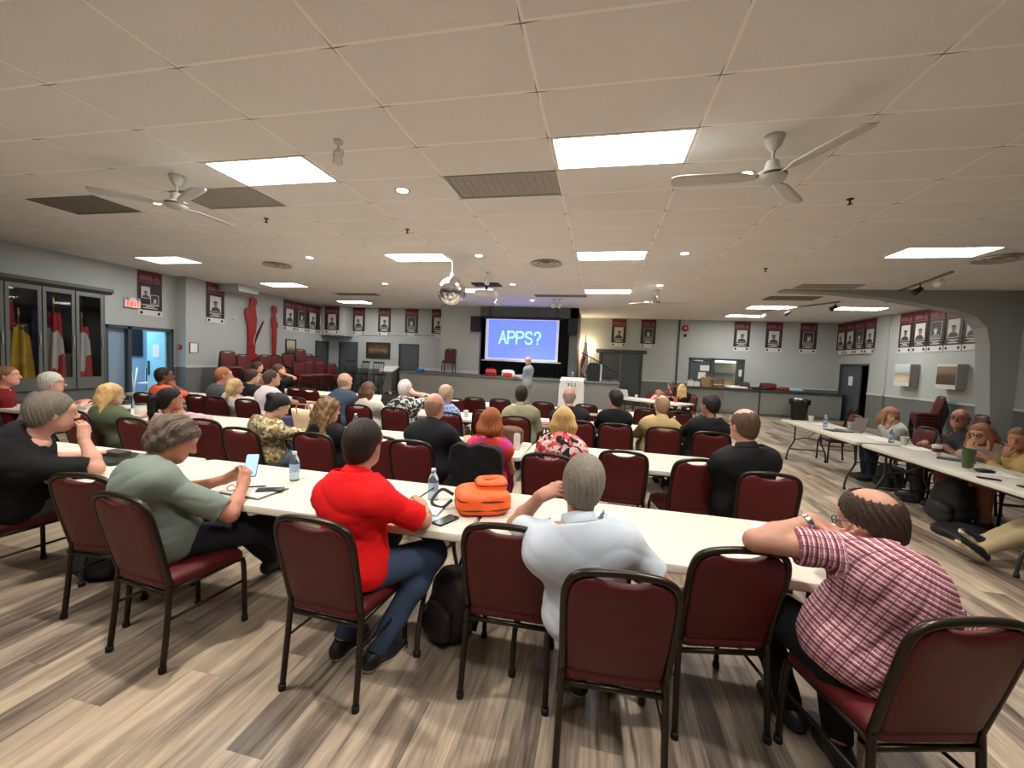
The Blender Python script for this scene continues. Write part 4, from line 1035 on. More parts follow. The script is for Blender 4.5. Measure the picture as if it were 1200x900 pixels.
def cushion_bm(outline, ycf, t, rings=4):
    """padded panel: outline of (x, z) points, lying on the surface y = ycf(z), bulging by t"""
    bm = bm_new(); cx = sum(p[0] for p in outline)/len(outline); cz = sum(p[1] for p in outline)/len(outline)
    for side in (1, -1):
        prev = None
        for k in range(rings+1):
            s = 1-k/rings*1.0; bulge = t*(.35+.65*math.sqrt(max(0, 1-s**6))) if k else t*.3
            row = []
            if k == rings: 
                c = bm.verts.new((cx, ycf(cz)+side*t, cz)); row = [c]
            else:
                s2 = (1, .975, .9, .55)[k] if rings == 4 else s
                bl = (.30, .72, .95, 1.0)[k]
                row = [bm.verts.new((cx+(x-cx)*s2, ycf(cz+(z-cz)*s2)+side*t*bl, cz+(z-cz)*s2)) for x, z in outline]
            if prev:
                n = len(outline)
                for j in range(n):
                    f = (prev[j], prev[(j+1) % n], row[(j+1) % n], row[j]) if len(row) > 1 else (prev[j], prev[(j+1) % n], row[0])
                    bm.faces.new(f if side > 0 else f[::-1])
            else: 
                if side == 1: r1 = row
                else:
                    n = len(outline)
                    for j in range(n): bm.faces.new((row[j], row[(j+1) % n], r1[(j+1) % n], r1[j]))
            prev = row
    return bm
def chair_back_outline():
    pts = [(-.165, .435), (.165, .435), (.180, .46), (.193, .60), (.197, .74), (.194, .805), (.180, .846), (.150, .870), (.105, .880), (.085, .868), (.05, .856), (0, .853), (-.05, .856), (-.085, .868), (-.105, .880), (-.150, .870), (-.180, .846), (-.194, .805), (-.197, .74), (-.193, .60), (-.180, .46)]
    return pts
def make_chair(lite=False):
    t = thing('banquet_chair', 'maroon banquet chair', 'chair')
    # seat: rounded pad with a waterfall front
    bm = bm_new(); ns = 26; base = []
    rows = []
    for zz, ins in ((.405, .014), (.412, .0), (.445, .0), (.463, .012), (.474, .04), (.478, .10)):
        o = []
        for x, y in rrect(.212-ins, .215-ins, .055, 5): o.append(bm.verts.new((x*(1-.04*(y < 0)), y+.005, zz-.020*max(0, (y-.10)/.11)**2)))
        rows.append(o)
    for a, b in zip(rows, rows[1:]):
        n = len(a)
        for j in range(n): bm.faces.new((a[j], a[(j+1) % n], b[(j+1) % n], b[j]))
    bm.faces.new(rows[0][::-1]); bm.faces.new(rows[-1])
    obj('seat', bm, M_MAROON, t, True)
    obj('backrest', cushion_bm(chair_back_outline(), lambda z: back_y(z)+.004, .024), M_MAROON, t, True)
    # inverted-U back frame, arched at the top with a hand slot
    P = [(-.196, .42), (-.203, .60), (-.206, .74), (-.203, .81), (-.185, .862), (-.145, .888), (-.08, .898), (0, .902)]
    P = P+[(-x, z) for x, z in P[-2::-1]]
    path = smooth_path([(x, back_y(z), z) for x, z in P], 3)
    fbm = bm_new(); tube(fbm, path, .0155, 8 if not lite else 6)
    if lite:
        for sx in (-1, 1):
            tube(fbm, [(sx*.196, back_y(.44), .44), (sx*.203, -.235, .0)], .0135, 6); tube(fbm, [(sx*.19, .195, .40), (sx*.195, .21, 0)], .0135, 6); tube(fbm, [(sx*.19, .20, .395), (sx*.19, -.20, .40)], .012, 6)
        obj('frame', fbm, M_CHF, t, True); return t
    bf = obj('back_frame', fbm, M_CHF, t, True)
    for sx in (-1, 1):
        bm = bm_new(); tube(bm, smooth_path([(sx*.196, back_y(.45)+.004, .45), (sx*.199, -.198, .40), (sx*.204, -.215, .20), (sx*.207, -.236, .006)], 3), .0145, 8)
        lg = obj('leg', bm, M_CHF, t, True); bm = bm_new(); lathe(bm, [(.018, 0), (.018, .028), (.015, .03)], n=10); obj('foot_cap', bm, M_FOOT, lg, True, (sx*.207, -.236, 0))
        bm = bm_new(); tube(bm, smooth_path([(sx*.190, .10, .397), (sx*.192, .185, .392), (sx*.196, .212, .34), (sx*.2, .218, .006)], 4), .0145, 8)
        lg = obj('leg', bm, M_CHF, t, True); bm = bm_new(); lathe(bm, [(.018, 0), (.018, .028), (.015, .03)], n=10); obj('foot_cap', bm, M_FOOT, lg, True, (sx*.2, .218, 0))
        bm = bm_new(); tube(bm, [(sx*.192, .19, .393), (sx*.197, -.198, .398)], .012, 8); obj('seat_rail', bm, M_CHF, t, True)
        bm = bm_new(); tube(bm, [(sx*.199, .213, .255), (sx*.205, -.212, .255)], .008, 6); obj('stretcher', bm, M_CHF, t, True)
    bm = bm_new(); tube(bm, [(-.197, -.20, .385), (.197, -.20, .385)], .012, 8); obj('cross_bar', bm, M_CHF, t, True)
    return t
CHAIR = make_chair(); LITE = make_chair(True)
_used = {}
def put_chair(x, y, rz, label, group=None, src=None, z=0.0):
    src = src or CHAIR
    if not _used.get(src.name): _used[src.name] = 1; c = src
    else: c = copy_tree(src)
    c.location = (x, y, z); c.rotation_euler = (0, 0, math.radians(rz)); c['label'] = label
    if group: c['group'] = group
    elif 'group' in c: del c['group']
    return c
G1, G2, G3, G4 = 'chairs along the front row of tables', 'chairs along the second row of tables', 'chairs along the third row of tables', 'chairs along the farthest row of tables'
CH = [(-3.86, 2.0, -4, 'maroon banquet chair at the left edge under the man in the black shirt', G1), (-2.86, 2.02, 6, 'empty maroon banquet chair between the black-shirted and green-shirted men', G1), (-2.26, 1.845, -6, 'maroon banquet chair under the man in the grey-green shirt holding a phone', G1),
      (-1.215, 1.88, -3, 'maroon banquet chair under the man in the red shirt', G1), (-.385, 2.08, 2, 'empty maroon banquet chair between the red-shirted and white-shirted men', G1), (.10, 1.80, 4, 'maroon banquet chair under the man in the white shirt', G1),
      (.565, 2.15, 12, 'empty maroon banquet chair whose top bears the plaid-shirted man\'s elbow', G1), (1.115, 1.82, 15, 'maroon banquet chair in the right corner under the man in the plaid shirt', G1),
      (-5.48, 3.60, 0, 'maroon chair behind the blonde woman in the olive top', G2), (-4.56, 3.50, 0, 'maroon chair under the woman in the pale pink sweater', G2), (-3.98, 3.76, 0, 'empty maroon chair right of the pink-topped woman', G2), (-3.30, 3.52, 0, 'maroon chair under the woman in the mottled camouflage top', G2),
      (-2.56, 3.58, 0, 'maroon chair behind the woman with long curly brown hair', G2), (-1.97, 3.71, 0, 'maroon chair partly hidden by the red-shirted man\'s head', G2), (-1.61, 3.64, 0, 'maroon chair behind the bald man in the black polo', G2), (-.385, 3.60, 0, 'maroon chair behind the blonde woman in the red floral top', G2),
      (.235, 3.98, 0, 'empty maroon chair right of the floral-topped woman', G2), (.76, 3.90, 14, 'empty maroon chair turned a little with its seat showing beside the big man in black', G2), (1.29, 3.64, -4, 'maroon chair behind the big man in the black suit at the row end', G2),
      (-5.74, 5.46, 0, 'maroon chair behind the blonde woman with puffed sleeves', G3), (-6.10, 5.48, 0, 'maroon chair under the grey-jacketed man', G3), (-4.82, 6.05, 0, 'empty maroon chair beyond the straw bag', G3), (-3.44, 5.68, 0, 'maroon chair behind the brown-haired woman in the cream jacket', G3), (-2.86, 5.68, 0, 'maroon chair behind the white-haired man in the patterned shirt', G3),
      (-2.02, 5.58, 0, 'maroon chair behind the man in the blue plaid shirt', G3), (-1.60, 6.05, 0, 'maroon chair beyond the red-haired woman', G3), (-1.09, 5.69, 0, 'maroon chair behind the man in the khaki shirt', G3), (-.25, 5.69, 0, 'maroon chair beyond the blonde floral woman, under the black-jacketed bald man', G3), (.225, 5.68, 0, 'maroon chair behind the person in the black tee', G3), (.82, 5.71, 0, 'maroon chair behind the man in the tan shirt', G3), (1.36, 5.56, -4, 'maroon chair behind the heavy man in black of the third row', G3),
      (-6.05, 7.55, 0, 'maroon chair just right of the white-shirted leaning man\'s arm, left of two', G4), (-5.62, 7.40, 0, 'maroon chair near the blue-jacketed bald man, right of two', G4), (-4.14, 8.02, 0, 'maroon chair right of the long-haired woman in the cream jacket', G4), (-3.36, 7.82, 0, 'maroon chair just right of the white-haired man\'s raised hand', G4), (-2.62, 7.50, 0, 'maroon chair just right of the blue plaid man', G4), (-2.38, 7.98, 0, 'empty maroon chair left of two in front of the stage', G4), (-1.86, 7.97, 0, 'empty maroon chair right of two in front of the stage', G4), (-1.02, 7.92, 0, 'maroon chair half hidden by the khaki-shirted man', G4), (-.23, 8.03, 0, 'maroon chair beside the black-jacketed bald man\'s shoulder', G4), (.84, 7.95, 0, 'maroon chair behind the black tee and tan shirt', G4), (1.36, 7.75, 0, 'maroon chair beyond the tan-shirted man\'s right shoulder', G4),
      (-5.12, 5.42, 0, 'chair under the man in the white t-shirt', G3), (-3.88, 5.55, 0, 'chair under the bald man in the slate blue jacket', G3), (-6.42, 6.38, -12, 'chair under the person in the black top at far left', None), (-6.74, 7.48, 0, 'chair under the man with a raised hand at his face', G4), (-7.62, 7.88, 0, 'chair under the person before the stacked chairs', G4),
      (4.46, 8.92, 90, 'maroon chair pushed in at the far end of the right-hand table', 'chairs behind the right-hand tables'), (5.6, 11.2, 40, 'maroon chair standing in front of the ajar door', None), (4.66, 7.50, 90, 'maroon chair under the woman in the white sweater', 'chairs behind the right-hand tables'), (4.62, 6.35, 90, 'chair under the bald man with glasses', 'chairs behind the right-hand tables'), (4.68, 5.95, 90, 'chair under the woman with large glasses', 'chairs behind the right-hand tables'), (4.74, 5.48, 90, 'chair under the person in the yellow sweater', 'chairs behind the right-hand tables'),
      (-7.75, 3.85, -8, 'chair under the man in the maroon shirt', None), (-7.05, 3.72, -8, 'chair under the grey-haired man at far left', None), (-6.88, 5.30, 0, 'maroon chair left of the orange-shirted man', None)]
for x, y, rz, lb, g in CH: put_chair(x, y, rz, lb, g)
put_chair(-5.45, 14.25, 188, 'lone maroon chair standing on the stage', None, None, SZ)
# ---- a chair covered by a black jacket
def jacket_chair(x, y):
    c = put_chair(x, y, 0, 'chair hidden under a black coat behind the red-haired woman', G2)
    def f(p):
        q = p; zz = q[:, 2]
        yb = -.195-(zz-.44)*.235
        d = np.maximum(np.abs(q[:, 1]-yb)-.052, np.abs(q[:, 0])-(.232+.025*np.clip((.95-zz), 0, .5)))
        d = np.maximum(d, zz-.925+np.maximum(0, np.abs(q[:, 0])-.12)**2*4.5); d = np.maximum(d, .34+.03*np.sin(q[:, 0]*18)-zz)
        return d*.8+.006*np.sin(q[:, 0]*38+4*np.sin(zz*9))+.004*np.sin(zz*30+q[:, 0]*20)
    o = np_mesh('coat', [surfnet(f, (-.32, -.42, .28), (.32, -.08, 1.0), .012)], mat('black_coat', (14, 14, 15), .95))
    o.location = (x, y, 0); tag(o, 'black coat draped over a chair back behind the red-haired woman', 'coat')
jacket_chair(-1.01, 3.64)
# ---- stacks along the left wall
def stack(x, y, rz, n, lb, g='maroon chairs stacked along the left wall', dz=.082):
    a = math.radians(rz); fx, fy = -math.sin(a), math.cos(a)
    for k in range(n): put_chair(x+fx*.02*k, y+fy*.02*k, rz, lb % ('topmost' if k == n-1 else 'lower') , g, LITE, k*dz)
STK = [(10.15, -10.75, 9, 'first stack from the left'), (10.72, -10.75, 8, 'second stack from the left'), (11.55, -10.75, 8, 'stack under the bigger soldier cut-out'), (12.05, -10.78, 8, 'stack under the slimmer soldier cut-out'), (12.6, -10.78, 9, 'stack below the small framed print'), (13.1, -10.72, 11, 'tallest stack by the small print'), (13.6, -10.75, 9, 'stack right of the tallest'), (14.15, -10.78, 8, 'last stack at the wall before the corner door'),
       (12.05, -9.85, 6, 'front-row stack, left of three'), (12.58, -9.85, 6, 'front-row stack, middle of three'), (13.12, -9.85, 6, 'front-row stack, right of three'), (14.1, -10.05, 5, 'low stack nearest the corner door')]
for y, x, n, lb in STK: stack(x, y, -112, n, '%s maroon chair of the '+lb, 'maroon chairs stacked, '+lb)
stack(8.15, 12.35, 78, 5, '%s maroon chair of the stack under the right wall pictures', 'maroon chairs stacked under the right wall pictures')
stack(7.2, 10.0, 80, 2, '%s maroon chair of the pair behind the bald man with glasses', 'pair of stacked chairs behind the right tables')

# ---------------------------------------------------------------- folding tables
def table_mat():
    m, t, b = nt('table_plastic')
    tc = N(t, 'ShaderNodeTexCoord'); no = N(t, 'ShaderNodeTexNoise'); no.inputs['Scale'].default_value = 3; no.inputs['Detail'].default_value = 6; L(t, tc.outputs['Object'], no.inputs['Vector'])
    mx = N(t, 'ShaderNodeMix', data_type='RGBA'); mx.inputs[6].default_value = srgb(192, 187, 173); mx.inputs[7].default_value = srgb(206, 201, 188); L(t, no.outputs['Fac'], mx.inputs[0]); L(t, mx.outputs[2], b.inputs['Base Color'])
    b.inputs['Roughness'].default_value = .42
    n2 = N(t, 'ShaderNodeTexNoise'); n2.inputs['Scale'].default_value = 250; L(t, tc.outputs['Object'], n2.inputs['Vector']); bp = N(t, 'ShaderNodeBump'); bp.inputs['Strength'].default_value = .12; bp.inputs['Distance'].default_value = .003; L(t, n2.outputs['Fac'], bp.inputs['Height']); L(t, bp.outputs[0], b.inputs['Normal'])
    return m
M_TAB = table_mat(); M_TLEG = mat('table_leg_grey', (58, 56, 53), .4, .5)
def make_table(ln):
    t = thing('folding_table', 'x', 'table'); h = ln/2-.006; d = .379
    bm = bm_new(); rows = []
    for z, ins in ((.69, .014), (.70, .0), (.728, .0), (.737, .005), (.74, .016)): rows.append([bm.verts.new((x, y, z)) for x, y in rrect(h-ins, d-ins, .055, 6)])
    for a, b in zip(rows, rows[1:]):
        n = len(a)
        for j in range(n): bm.faces.new((a[j], a[(j+1) % n], b[(j+1) % n], b[j]))
    bm.faces.new(rows[0][::-1]); bm.faces.new(rows[-1]); obj('tabletop', bm, M_TAB, t, 'auto')
    for sy in (-1, 1):
        bm = bm_new(); box(bm, (-h+.12, sy*.29-.012, .665), (h-.12, sy*.29+.012, .69)); obj('apron_rail', bm, M_TLEG, t)
    for sx in (-1, 1):
        X = sx*(h-.26)
        for sy in (-1, 1):
            bm = bm_new(); tube(bm, smooth_path([(X, sy*.22, .675), (X, sy*.215, .46), (X, sy*.225, .36), (X, sy*.30, .20), (X, sy*.325, .08), (X, sy*.325, .012)], 4), .0145, 8); lg = obj('leg', bm, M_TLEG, t, True)
            bm = bm_new(); lathe(bm, [(.02, 0), (.02, .03), (.0145, .034)], n=10); obj('foot_cap', bm, M_FOOT, lg, True, (X, sy*.325, 0))
        bm = bm_new(); tube(bm, smooth_path([(X, -.216, .40), (X, 0, .44), (X, .216, .40)], 4), .010, 6); tube(bm, [(X, -.29, .215), (X, .29, .215)], .012, 6); obj('crossbar', bm, M_TLEG, t, True)
        bm = bm_new(); tube(bm, [(X, 0, .44), (X-sx*.42, 0, .672)], .009, 6); obj('brace', bm, M_TLEG, t, True)
    return t
TABS = {}
def put_table(x0, x1, y, label, group, rz=0, cx=None, cy=None):
    ln = round(x1-x0, 2)
    if ln not in TABS: TABS[ln] = make_table(ln); c = TABS[ln]
    else: c = copy_tree(TABS[ln])
    c.location = ((x0+x1)/2 if cx is None else cx, y, 0); c.rotation_euler = (0, 0, math.radians(rz)); tag(c, label, 'table', group)
    return c
R1Y, R2Y, R3Y, R4Y = 2.365, 4.16, 6.25, 8.0
put_table(-.635, 1.345, R1Y, 'white folding table in front of the white-shirted and plaid-shirted men', 'front row of folding tables'); put_table(-3.08, -.64, R1Y, 'white folding table in front of the red-shirted man', 'front row of folding tables'); put_table(-5.525, -3.085, R1Y, 'white folding table in front of the man in the black shirt', 'front row of folding tables')
put_table(-.69, 1.15, R2Y, 'white folding table in front of the floral-topped woman', 'second row of folding tables'); put_table(-3.135, -.695, R2Y, 'white folding table in front of the bald man in the black polo', 'second row of folding tables'); put_table(-5.58, -3.14, R2Y, 'white folding table beyond the pink-topped woman', 'second row of folding tables'); put_table(-8.025, -5.585, R2Y, 'white folding table with the coffee tins before the olive-topped woman', 'second row of folding tables')
put_table(-1.25, 1.19, R3Y, 'white folding table in front of the khaki and tan shirted men', 'third row of folding tables'); put_table(-3.695, -1.255, R3Y, 'white folding table in front of the patterned shirt man', 'third row of folding tables'); put_table(-6.14, -3.70, R3Y, 'white folding table where the white-shirted man leans', 'third row of folding tables'); put_table(-8.585, -6.145, R3Y, 'white folding table in front of the orange-shirted man', 'third row of folding tables')
put_table(-1.30, 1.14, R4Y+.1, 'white folding table farthest right before the stage', 'farthest row of folding tables'); put_table(-3.745, -1.305, R4Y+.1, 'white folding table with empty chairs before the stage', 'farthest row of folding tables'); put_table(-6.19, -3.75, R4Y+.1, 'white folding table ahead of the blue-jacketed bald man', 'farthest row of folding tables'); put_table(-8.635, -6.195, R4Y+.1, 'white folding table before the stacked chairs', 'farthest row of folding tables')
put_table(-1.22, 1.22, 7.74, 'white folding table at the right, its far end nearest the waste bin', 'right-hand folding tables', 90, 3.87); put_table(-1.22, 1.22, 5.20, 'white folding table at the right with the green cup', 'right-hand folding tables', 90, 3.87)
put_table(-1.0, 1.0, 11.72, 'white folding table where two women sit near the kitchen hatch', None, -38, 1.42)
# ---------------------------------------------------------------- patterned cloth
def plaid_mat(name, base, lines, period=.034):
    m, t, b = nt(name)
    at = N(t, 'ShaderNodeAttribute'); at.attribute_name = 'cloth_uv'; sx = N(t, 'ShaderNodeSeparateXYZ'); L(t, at.outputs['Vector'], sx.inputs[0])
    def stripes(o, per, w, ph): return math_(t, 'LESS_THAN', math_(t, 'FRACT', math_(t, 'ADD', math_(t, 'DIVIDE', o, per), ph)), w)
    cur = None
    for axis, per, w, ph, col, fac in lines:
        s = math_(t, 'MULTIPLY', stripes(sx.outputs[axis], per*period/.05, w, ph), fac)
        mx = N(t, 'ShaderNodeMix', data_type='RGBA'); L(t, s, mx.inputs[0])
        if cur is None: mx.inputs[6].default_value = srgb(*base)
        else: L(t, cur, mx.inputs[6])
        mx.inputs[7].default_value = srgb(*col); cur = mx.outputs[2]
    L(t, cur, b.inputs['Base Color']); b.inputs['Roughness'].default_value = .85; b.inputs['Specular IOR Level'].default_value = .2
    return m
PLAID = plaid_mat('plaid_red_white', (186, 120, 126), [('X', .025, .42, 0, (122, 52, 66), .55), ('Z' if False else 'Y', .0245, .30, .0, (222, 206, 208), .85), ('Y', .049, .26, .40, (112, 36, 52), .8), ('X', .05, .16, .2, (60, 40, 74), .6), ('Y', .0245, .12, .62, (58, 40, 76), .75)])
BPLAID = plaid_mat('plaid_blue', (120, 142, 180), [('X', .06, .40, 0, (60, 92, 150), .6), ('Y', .06, .40, 0, (60, 92, 150), .6), ('X', .06, .12, .6, (214, 220, 230), .8), ('Y', .06, .12, .6, (214, 220, 230), .8)])
def blotch_mat(name, cols, scale, feat='F1'):
    m, t, b = nt(name)
    tc = N(t, 'ShaderNodeTexCoord'); no = N(t, 'ShaderNodeTexNoise'); no.inputs['Scale'].default_value = scale*.6; L(t, tc.outputs['Object'], no.inputs['Vector'])
    mxv = N(t, 'ShaderNodeMix', data_type='RGBA', blend_type='LINEAR_LIGHT'); mxv.inputs[0].default_value = .05; L(t, tc.outputs['Object'], mxv.inputs[6]); L(t, no.outputs['Color'], mxv.inputs[7])
    v = N(t, 'ShaderNodeTexVoronoi'); v.inputs['Scale'].default_value = scale; L(t, mxv.outputs[2], v.inputs['Vector'])
    sp = N(t, 'ShaderNodeSeparateColor'); L(t, v.outputs['Color'], sp.inputs[0])
    cr = N(t, 'ShaderNodeValToRGB'); cr.color_ramp.interpolation = 'CONSTANT'; e = cr.color_ramp.elements
    e[0].position = 0; e[0].color = srgb(*cols[0]); e[1].position = 1/len(cols); e[1].color = srgb(*cols[1])
    for i, c in enumerate(cols[2:], 2): q = e.new(i/len(cols)); q.color = srgb(*c)
    L(t, sp.outputs[0], cr.inputs[0]); L(t, cr.outputs[0], b.inputs['Base Color']); b.inputs['Roughness'].default_value = .85; b.inputs['Specular IOR Level'].default_value = .2
    return m
FLORAL = blotch_mat('floral_red', [(214, 84, 84), (232, 190, 186), (40, 36, 44), (206, 62, 66), (226, 128, 122), (238, 214, 210)], 24)
CAMO = blotch_mat('mottled_camouflage', [(150, 134, 100), (186, 172, 134), (92, 82, 60), (206, 194, 156), (124, 108, 78)], 34)
LEAFY = blotch_mat('black_white_leaf', [(40, 42, 46), (176, 178, 176), (60, 62, 66), (206, 206, 202), (30, 32, 36)], 36)
SUNSET = blotch_mat('orange_pink', [(226, 74, 44), (204, 60, 112), (214, 70, 60), (196, 66, 150)], 9)
JEANS, NAVY, BLK, KHAKI, GREYP = (74, 86, 104), (44, 54, 74), (26, 26, 29), (176, 158, 122), (92, 92, 94)
LT, MID, TAN_, DRK, RUD = (206, 160, 136), (190, 140, 114), (168, 118, 92), (112, 74, 56), (198, 142, 120)
W = lambda *a: a
# front row, large in view: explicit elbows and wrists (metres from the person's own spot)
def rel(o, p): return (p[0]-o[0], p[1]-o[1], p[2])
o = (-3.84, 1.96)
person('heavy man in a black short-sleeved shirt resting his chin on his hand at far left', *o, -10, 0, (192, 142, 122), (24, 24, 26), (78, 80, 84), ('short', (104, 96, 84), {'th': .012, 'fl': .07}), lean=16, hunch=22, side=17, twist=-14, head=(-8, 8, 4), girth=.055, sc=1.0,
       armR={'el': rel(o, (-3.33, 2.12, .79)), 'wr': rel(o, (-3.46, 2.13, .985)), 'hd': (-.15, .1, .95), 'pn': (-1, -.2, .2), 'curl': 1.3}, armL=dict(at='table', dx=.05, dy=.42), sleeve=.86, face=True, shirt_amp=.006, hat=(-3.51, 2.00, 1.14))
o = (-2.36, 1.83)
person('man in a grey-green short-sleeved shirt looking at the phone in his hands', *o, -12, 0, (186, 128, 104), (124, 136, 126), (34, 36, 44), ('short', (92, 78, 66), {'th': .021, 'curl': .0042, 'fl': .05}), lean=7, hunch=30, side=-3, twist=-8, head=(-22, 30, 0), girth=.035, sc=.98,
       armR={'el': rel(o, (-2.02, 1.92, .70)), 'wr': rel(o, (-2.10, 2.08, .815)), 'hd': (-.35, .55, .85), 'pn': (-1, .3, .1), 'curl': .75, 'thumb': 1.0}, armL={'el': rel(o, (-2.52, 2.0, .74)), 'wr': rel(o, (-2.26, 2.13, .83)), 'hd': (.75, .35, .55), 'pn': (.9, -.2, -.1), 'curl': .7}, sleeve=.88, collar=True, hem=-.10, shirt_amp=.0065,
       legs={'kR': (.33, .34, .53), 'fR': (.62, .62, .10), 'dR': (.7, .7, .1), 'kL': (-.02, .43, .53), 'fL': (.05, .72, .10)}, hat=(-2.43, 1.86, 1.10))
o = (-1.20, 1.87)
person('man in a bright red polo shirt writing at the table', *o, -8, 0, (190, 138, 116), (222, 22, 24), (58, 72, 96), ('short', (44, 32, 26), {'th': .009, 'amp': .0012, 'fl': .06}), lean=13, hunch=10, side=2, twist=-8, head=(4, 6, 0), girth=.012, sc=1.0,
       armR={'el': rel(o, (-.865, 1.98, .79)), 'wr': rel(o, (-.965, 2.17, .80)), 'hd': (-.55, .8, .05), 'pn': (-.5, -.2, -.8), 'curl': 1.0}, armL={'el': rel(o, (-1.52, 2.05, .80)), 'wr': rel(o, (-1.30, 2.22, .79))}, sleeve=.90, collar=True, hem=-.06,
       legs={'kR': (.33, .26, .55), 'fR': (.12, .05, .085), 'dR': (.35, .9, 0), 'kL': (-.03, .43, .54), 'fL': (-.10, .08, .085), 'dL': (.1, 1, 0)}, shoes=((26, 26, 28), (206, 204, 200)), shirt_amp=.005, hat=(-1.22, 1.97, 1.17))
o = (.0, 1.83)
person('grey-haired man in a white shirt with his hand against his head', *o, 6, 0, (186, 134, 112), (190, 198, 208), (40, 42, 48), ('short', (124, 116, 104), {'th': .010, 'amp': .0016, 'fl': .06}), lean=3, hunch=16, side=-6, twist=4, head=(-4, 10, 6), girth=.012, sc=.99,
       armL={'el': rel(o, (-.395, 2.06, .80)), 'wr': rel(o, (-.245, 1.955, 1.005)), 'hd': (.75, -.25, .45), 'pn': (.5, .4, -.5), 'curl': 1.0, 'shrug': (-.01, .05, .055)}, armR={'el': rel(o, (.36, 1.88, .66)), 'wr': rel(o, (.24, 2.10, .60))}, sleeve=.62, collar=True, hem=-.14, shoes=((30, 30, 32), (196, 194, 190)), shirt_amp=.003,
       legs={'kR': (.14, .43, .53), 'fR': (.12, .30, .085), 'kL': (-.12, .43, .53), 'fL': (-.03, .22, .085)}, hat=(-0.05, 1.86, 1.11))
o = (1.06, 1.85)
person('balding man in a red plaid shirt leaning on his elbow in the right corner', *o, 12, 0, (180, 130, 110), (200, 150, 150), (24, 24, 27), ('crown', (58, 42, 34), {'th': .012, 'cr': .072, 'cy': -.058}), lean=14, hunch=36, side=-2, twist=6, head=(26, 20, -6), girth=.045, sc=.99, shirt_mat=PLAID,
       armL={'el': rel(o, (.665, 1.86, .945)), 'wr': rel(o, (.905, 1.93, 1.035)), 'hd': (.62, -.2, -.28), 'pn': (.2, -.3, .8), 'curl': .9, 'shrug': (-.03, .03, .05)}, armR={'el': rel(o, (1.50, 1.86, .62)), 'wr': rel(o, (1.42, 2.08, .58))}, sleeve=.54, collar=True, hem=-.08, glasses=True, watch='L', shirt_amp=.006,
       legs={'kL': (-.25, .40, .53), 'fL': (-.10, .26, .085), 'kR': (.10, .43, .53), 'fR': (.02, .10, .085)}, shoes=((34, 33, 34), (52, 50, 50)), hat=(1.18, 2.00, 1.03))
# second row
P2 = 3.62
person('blonde woman in an olive green top', -5.42, 3.64, -8, 1, LT, (88, 96, 72), JEANS, ('bob', (196, 160, 106), {'ln': .16, 'th': .02, 'curl': .003, 'fan': .05}), fem=True, lean=12, hunch=16, head=(-12, 6, 0), girth=.03, armL=dict(at='table'), armR=dict(at='table'), sleeve=.8, hat=(-5.44, 3.56, 1.02))
person('dark-haired woman in a pale pink sweater with hands under her chin', -4.46, 3.54, -14, 1, TAN_, (198, 164, 168), GREYP, ('pony', (26, 20, 22), {'ln': .30, 'th': .014}), fem=True, lean=10, hunch=14, head=(-14, 2, 0), armL={'at': 'chin', 'pole': (.5, .6, -.5)}, armR={'at': 'chin', 'pole': (1, .5, -.2)}, sleeve=1.9, face=True, hat=(-4.43, 3.48, 1.08))
person('woman with black hair in a bun and a mottled camouflage top, looking at her phone', -3.24, 3.56, -22, 1, LT, (150, 134, 100), (104, 122, 142), ('bun', (26, 22, 24), {'th': .016, 'bun': (0, -.115, .045)}), fem=True, lean=6, hunch=24, head=(-10, 34, 0), armL=dict(wr=(.16, .40, .74)), armR=dict(wr=(.30, .36, .74)), sleeve=1.8, shirt_mat=CAMO, hem=-.02, hat=(-3.25, 3.46, 1.07))
person('woman with long curly brown hair and a black top', -2.58, 3.63, -10, 1, LT, (22, 22, 24), NAVY, ('long', (112, 84, 54), {'ln': .24, 'th': .02, 'curl': .006, 'fan': .05, 'tip': .045}), fem=True, lean=10, hunch=14, head=(-14, 8, 0), armL=dict(at='table'), armR=dict(at='table'), sleeve=1.9, hat=(-2.63, 3.56, 1.07))
person('bald man in a black polo shirt', -1.58, 3.68, -3, 1, (196, 148, 124), (28, 29, 32), (120, 120, 122), ('bald', (158, 120, 100), {'th': .003, 'zt': .03}), lean=14, hunch=12, head=(-4, 6, 0), girth=.03, sc=1.01, armL=dict(at='table'), armR=dict(at='table', dx=.24), sleeve=.85, collar=True, hat=(-1.59, 3.82, 1.16))
person('red-haired woman in an orange and pink sleeveless top', -.97, 3.68, 4, 1, (204, 150, 124), (220, 70, 50), (206, 64, 152), ('bob', (150, 84, 44), {'ln': .03, 'th': .020, 'fan': .0, 'tip': .035}), fem=True, lean=8, hunch=10, head=(2, 6, 0), sc=.97, armL=dict(at='table'), armR=dict(at='lap'), sleeve=.12, shirt_mat=SUNSET, shirt_amp=.002, hat=(-0.95, 3.56, 1.07))
person('woman with straight blonde hair and a red and white floral top', -.31, 3.64, 2, 1, LT, (220, 120, 116), NAVY, ('long', (192, 156, 96), {'ln': .17, 'th': .014, 'fan': -.01, 'tip': .03}), fem=True, lean=6, hunch=10, head=(2, 4, 0), armL=dict(at='table'), armR=dict(at='table'), sleeve=.5, shirt_mat=FLORAL, hat=(-0.31, 3.80, 1.12))
person('big balding man in a black suit jacket at the end of the second row', 1.17, 3.68, 16, 1, (196, 144, 120), (25, 25, 27), (30, 36, 44), ('crown', (84, 64, 50), {'th': .007, 'cr': .072, 'cy': .0}), lean=9, hunch=14, head=(10, 6, 0), girth=.06, sc=1.03, armL=dict(wr=(-.20, .36, .72)), armR=dict(at='lap'), sleeve=1.15, collar=(40, 40, 42), glasses=True, hat=(1.15, 3.62, 1.21))
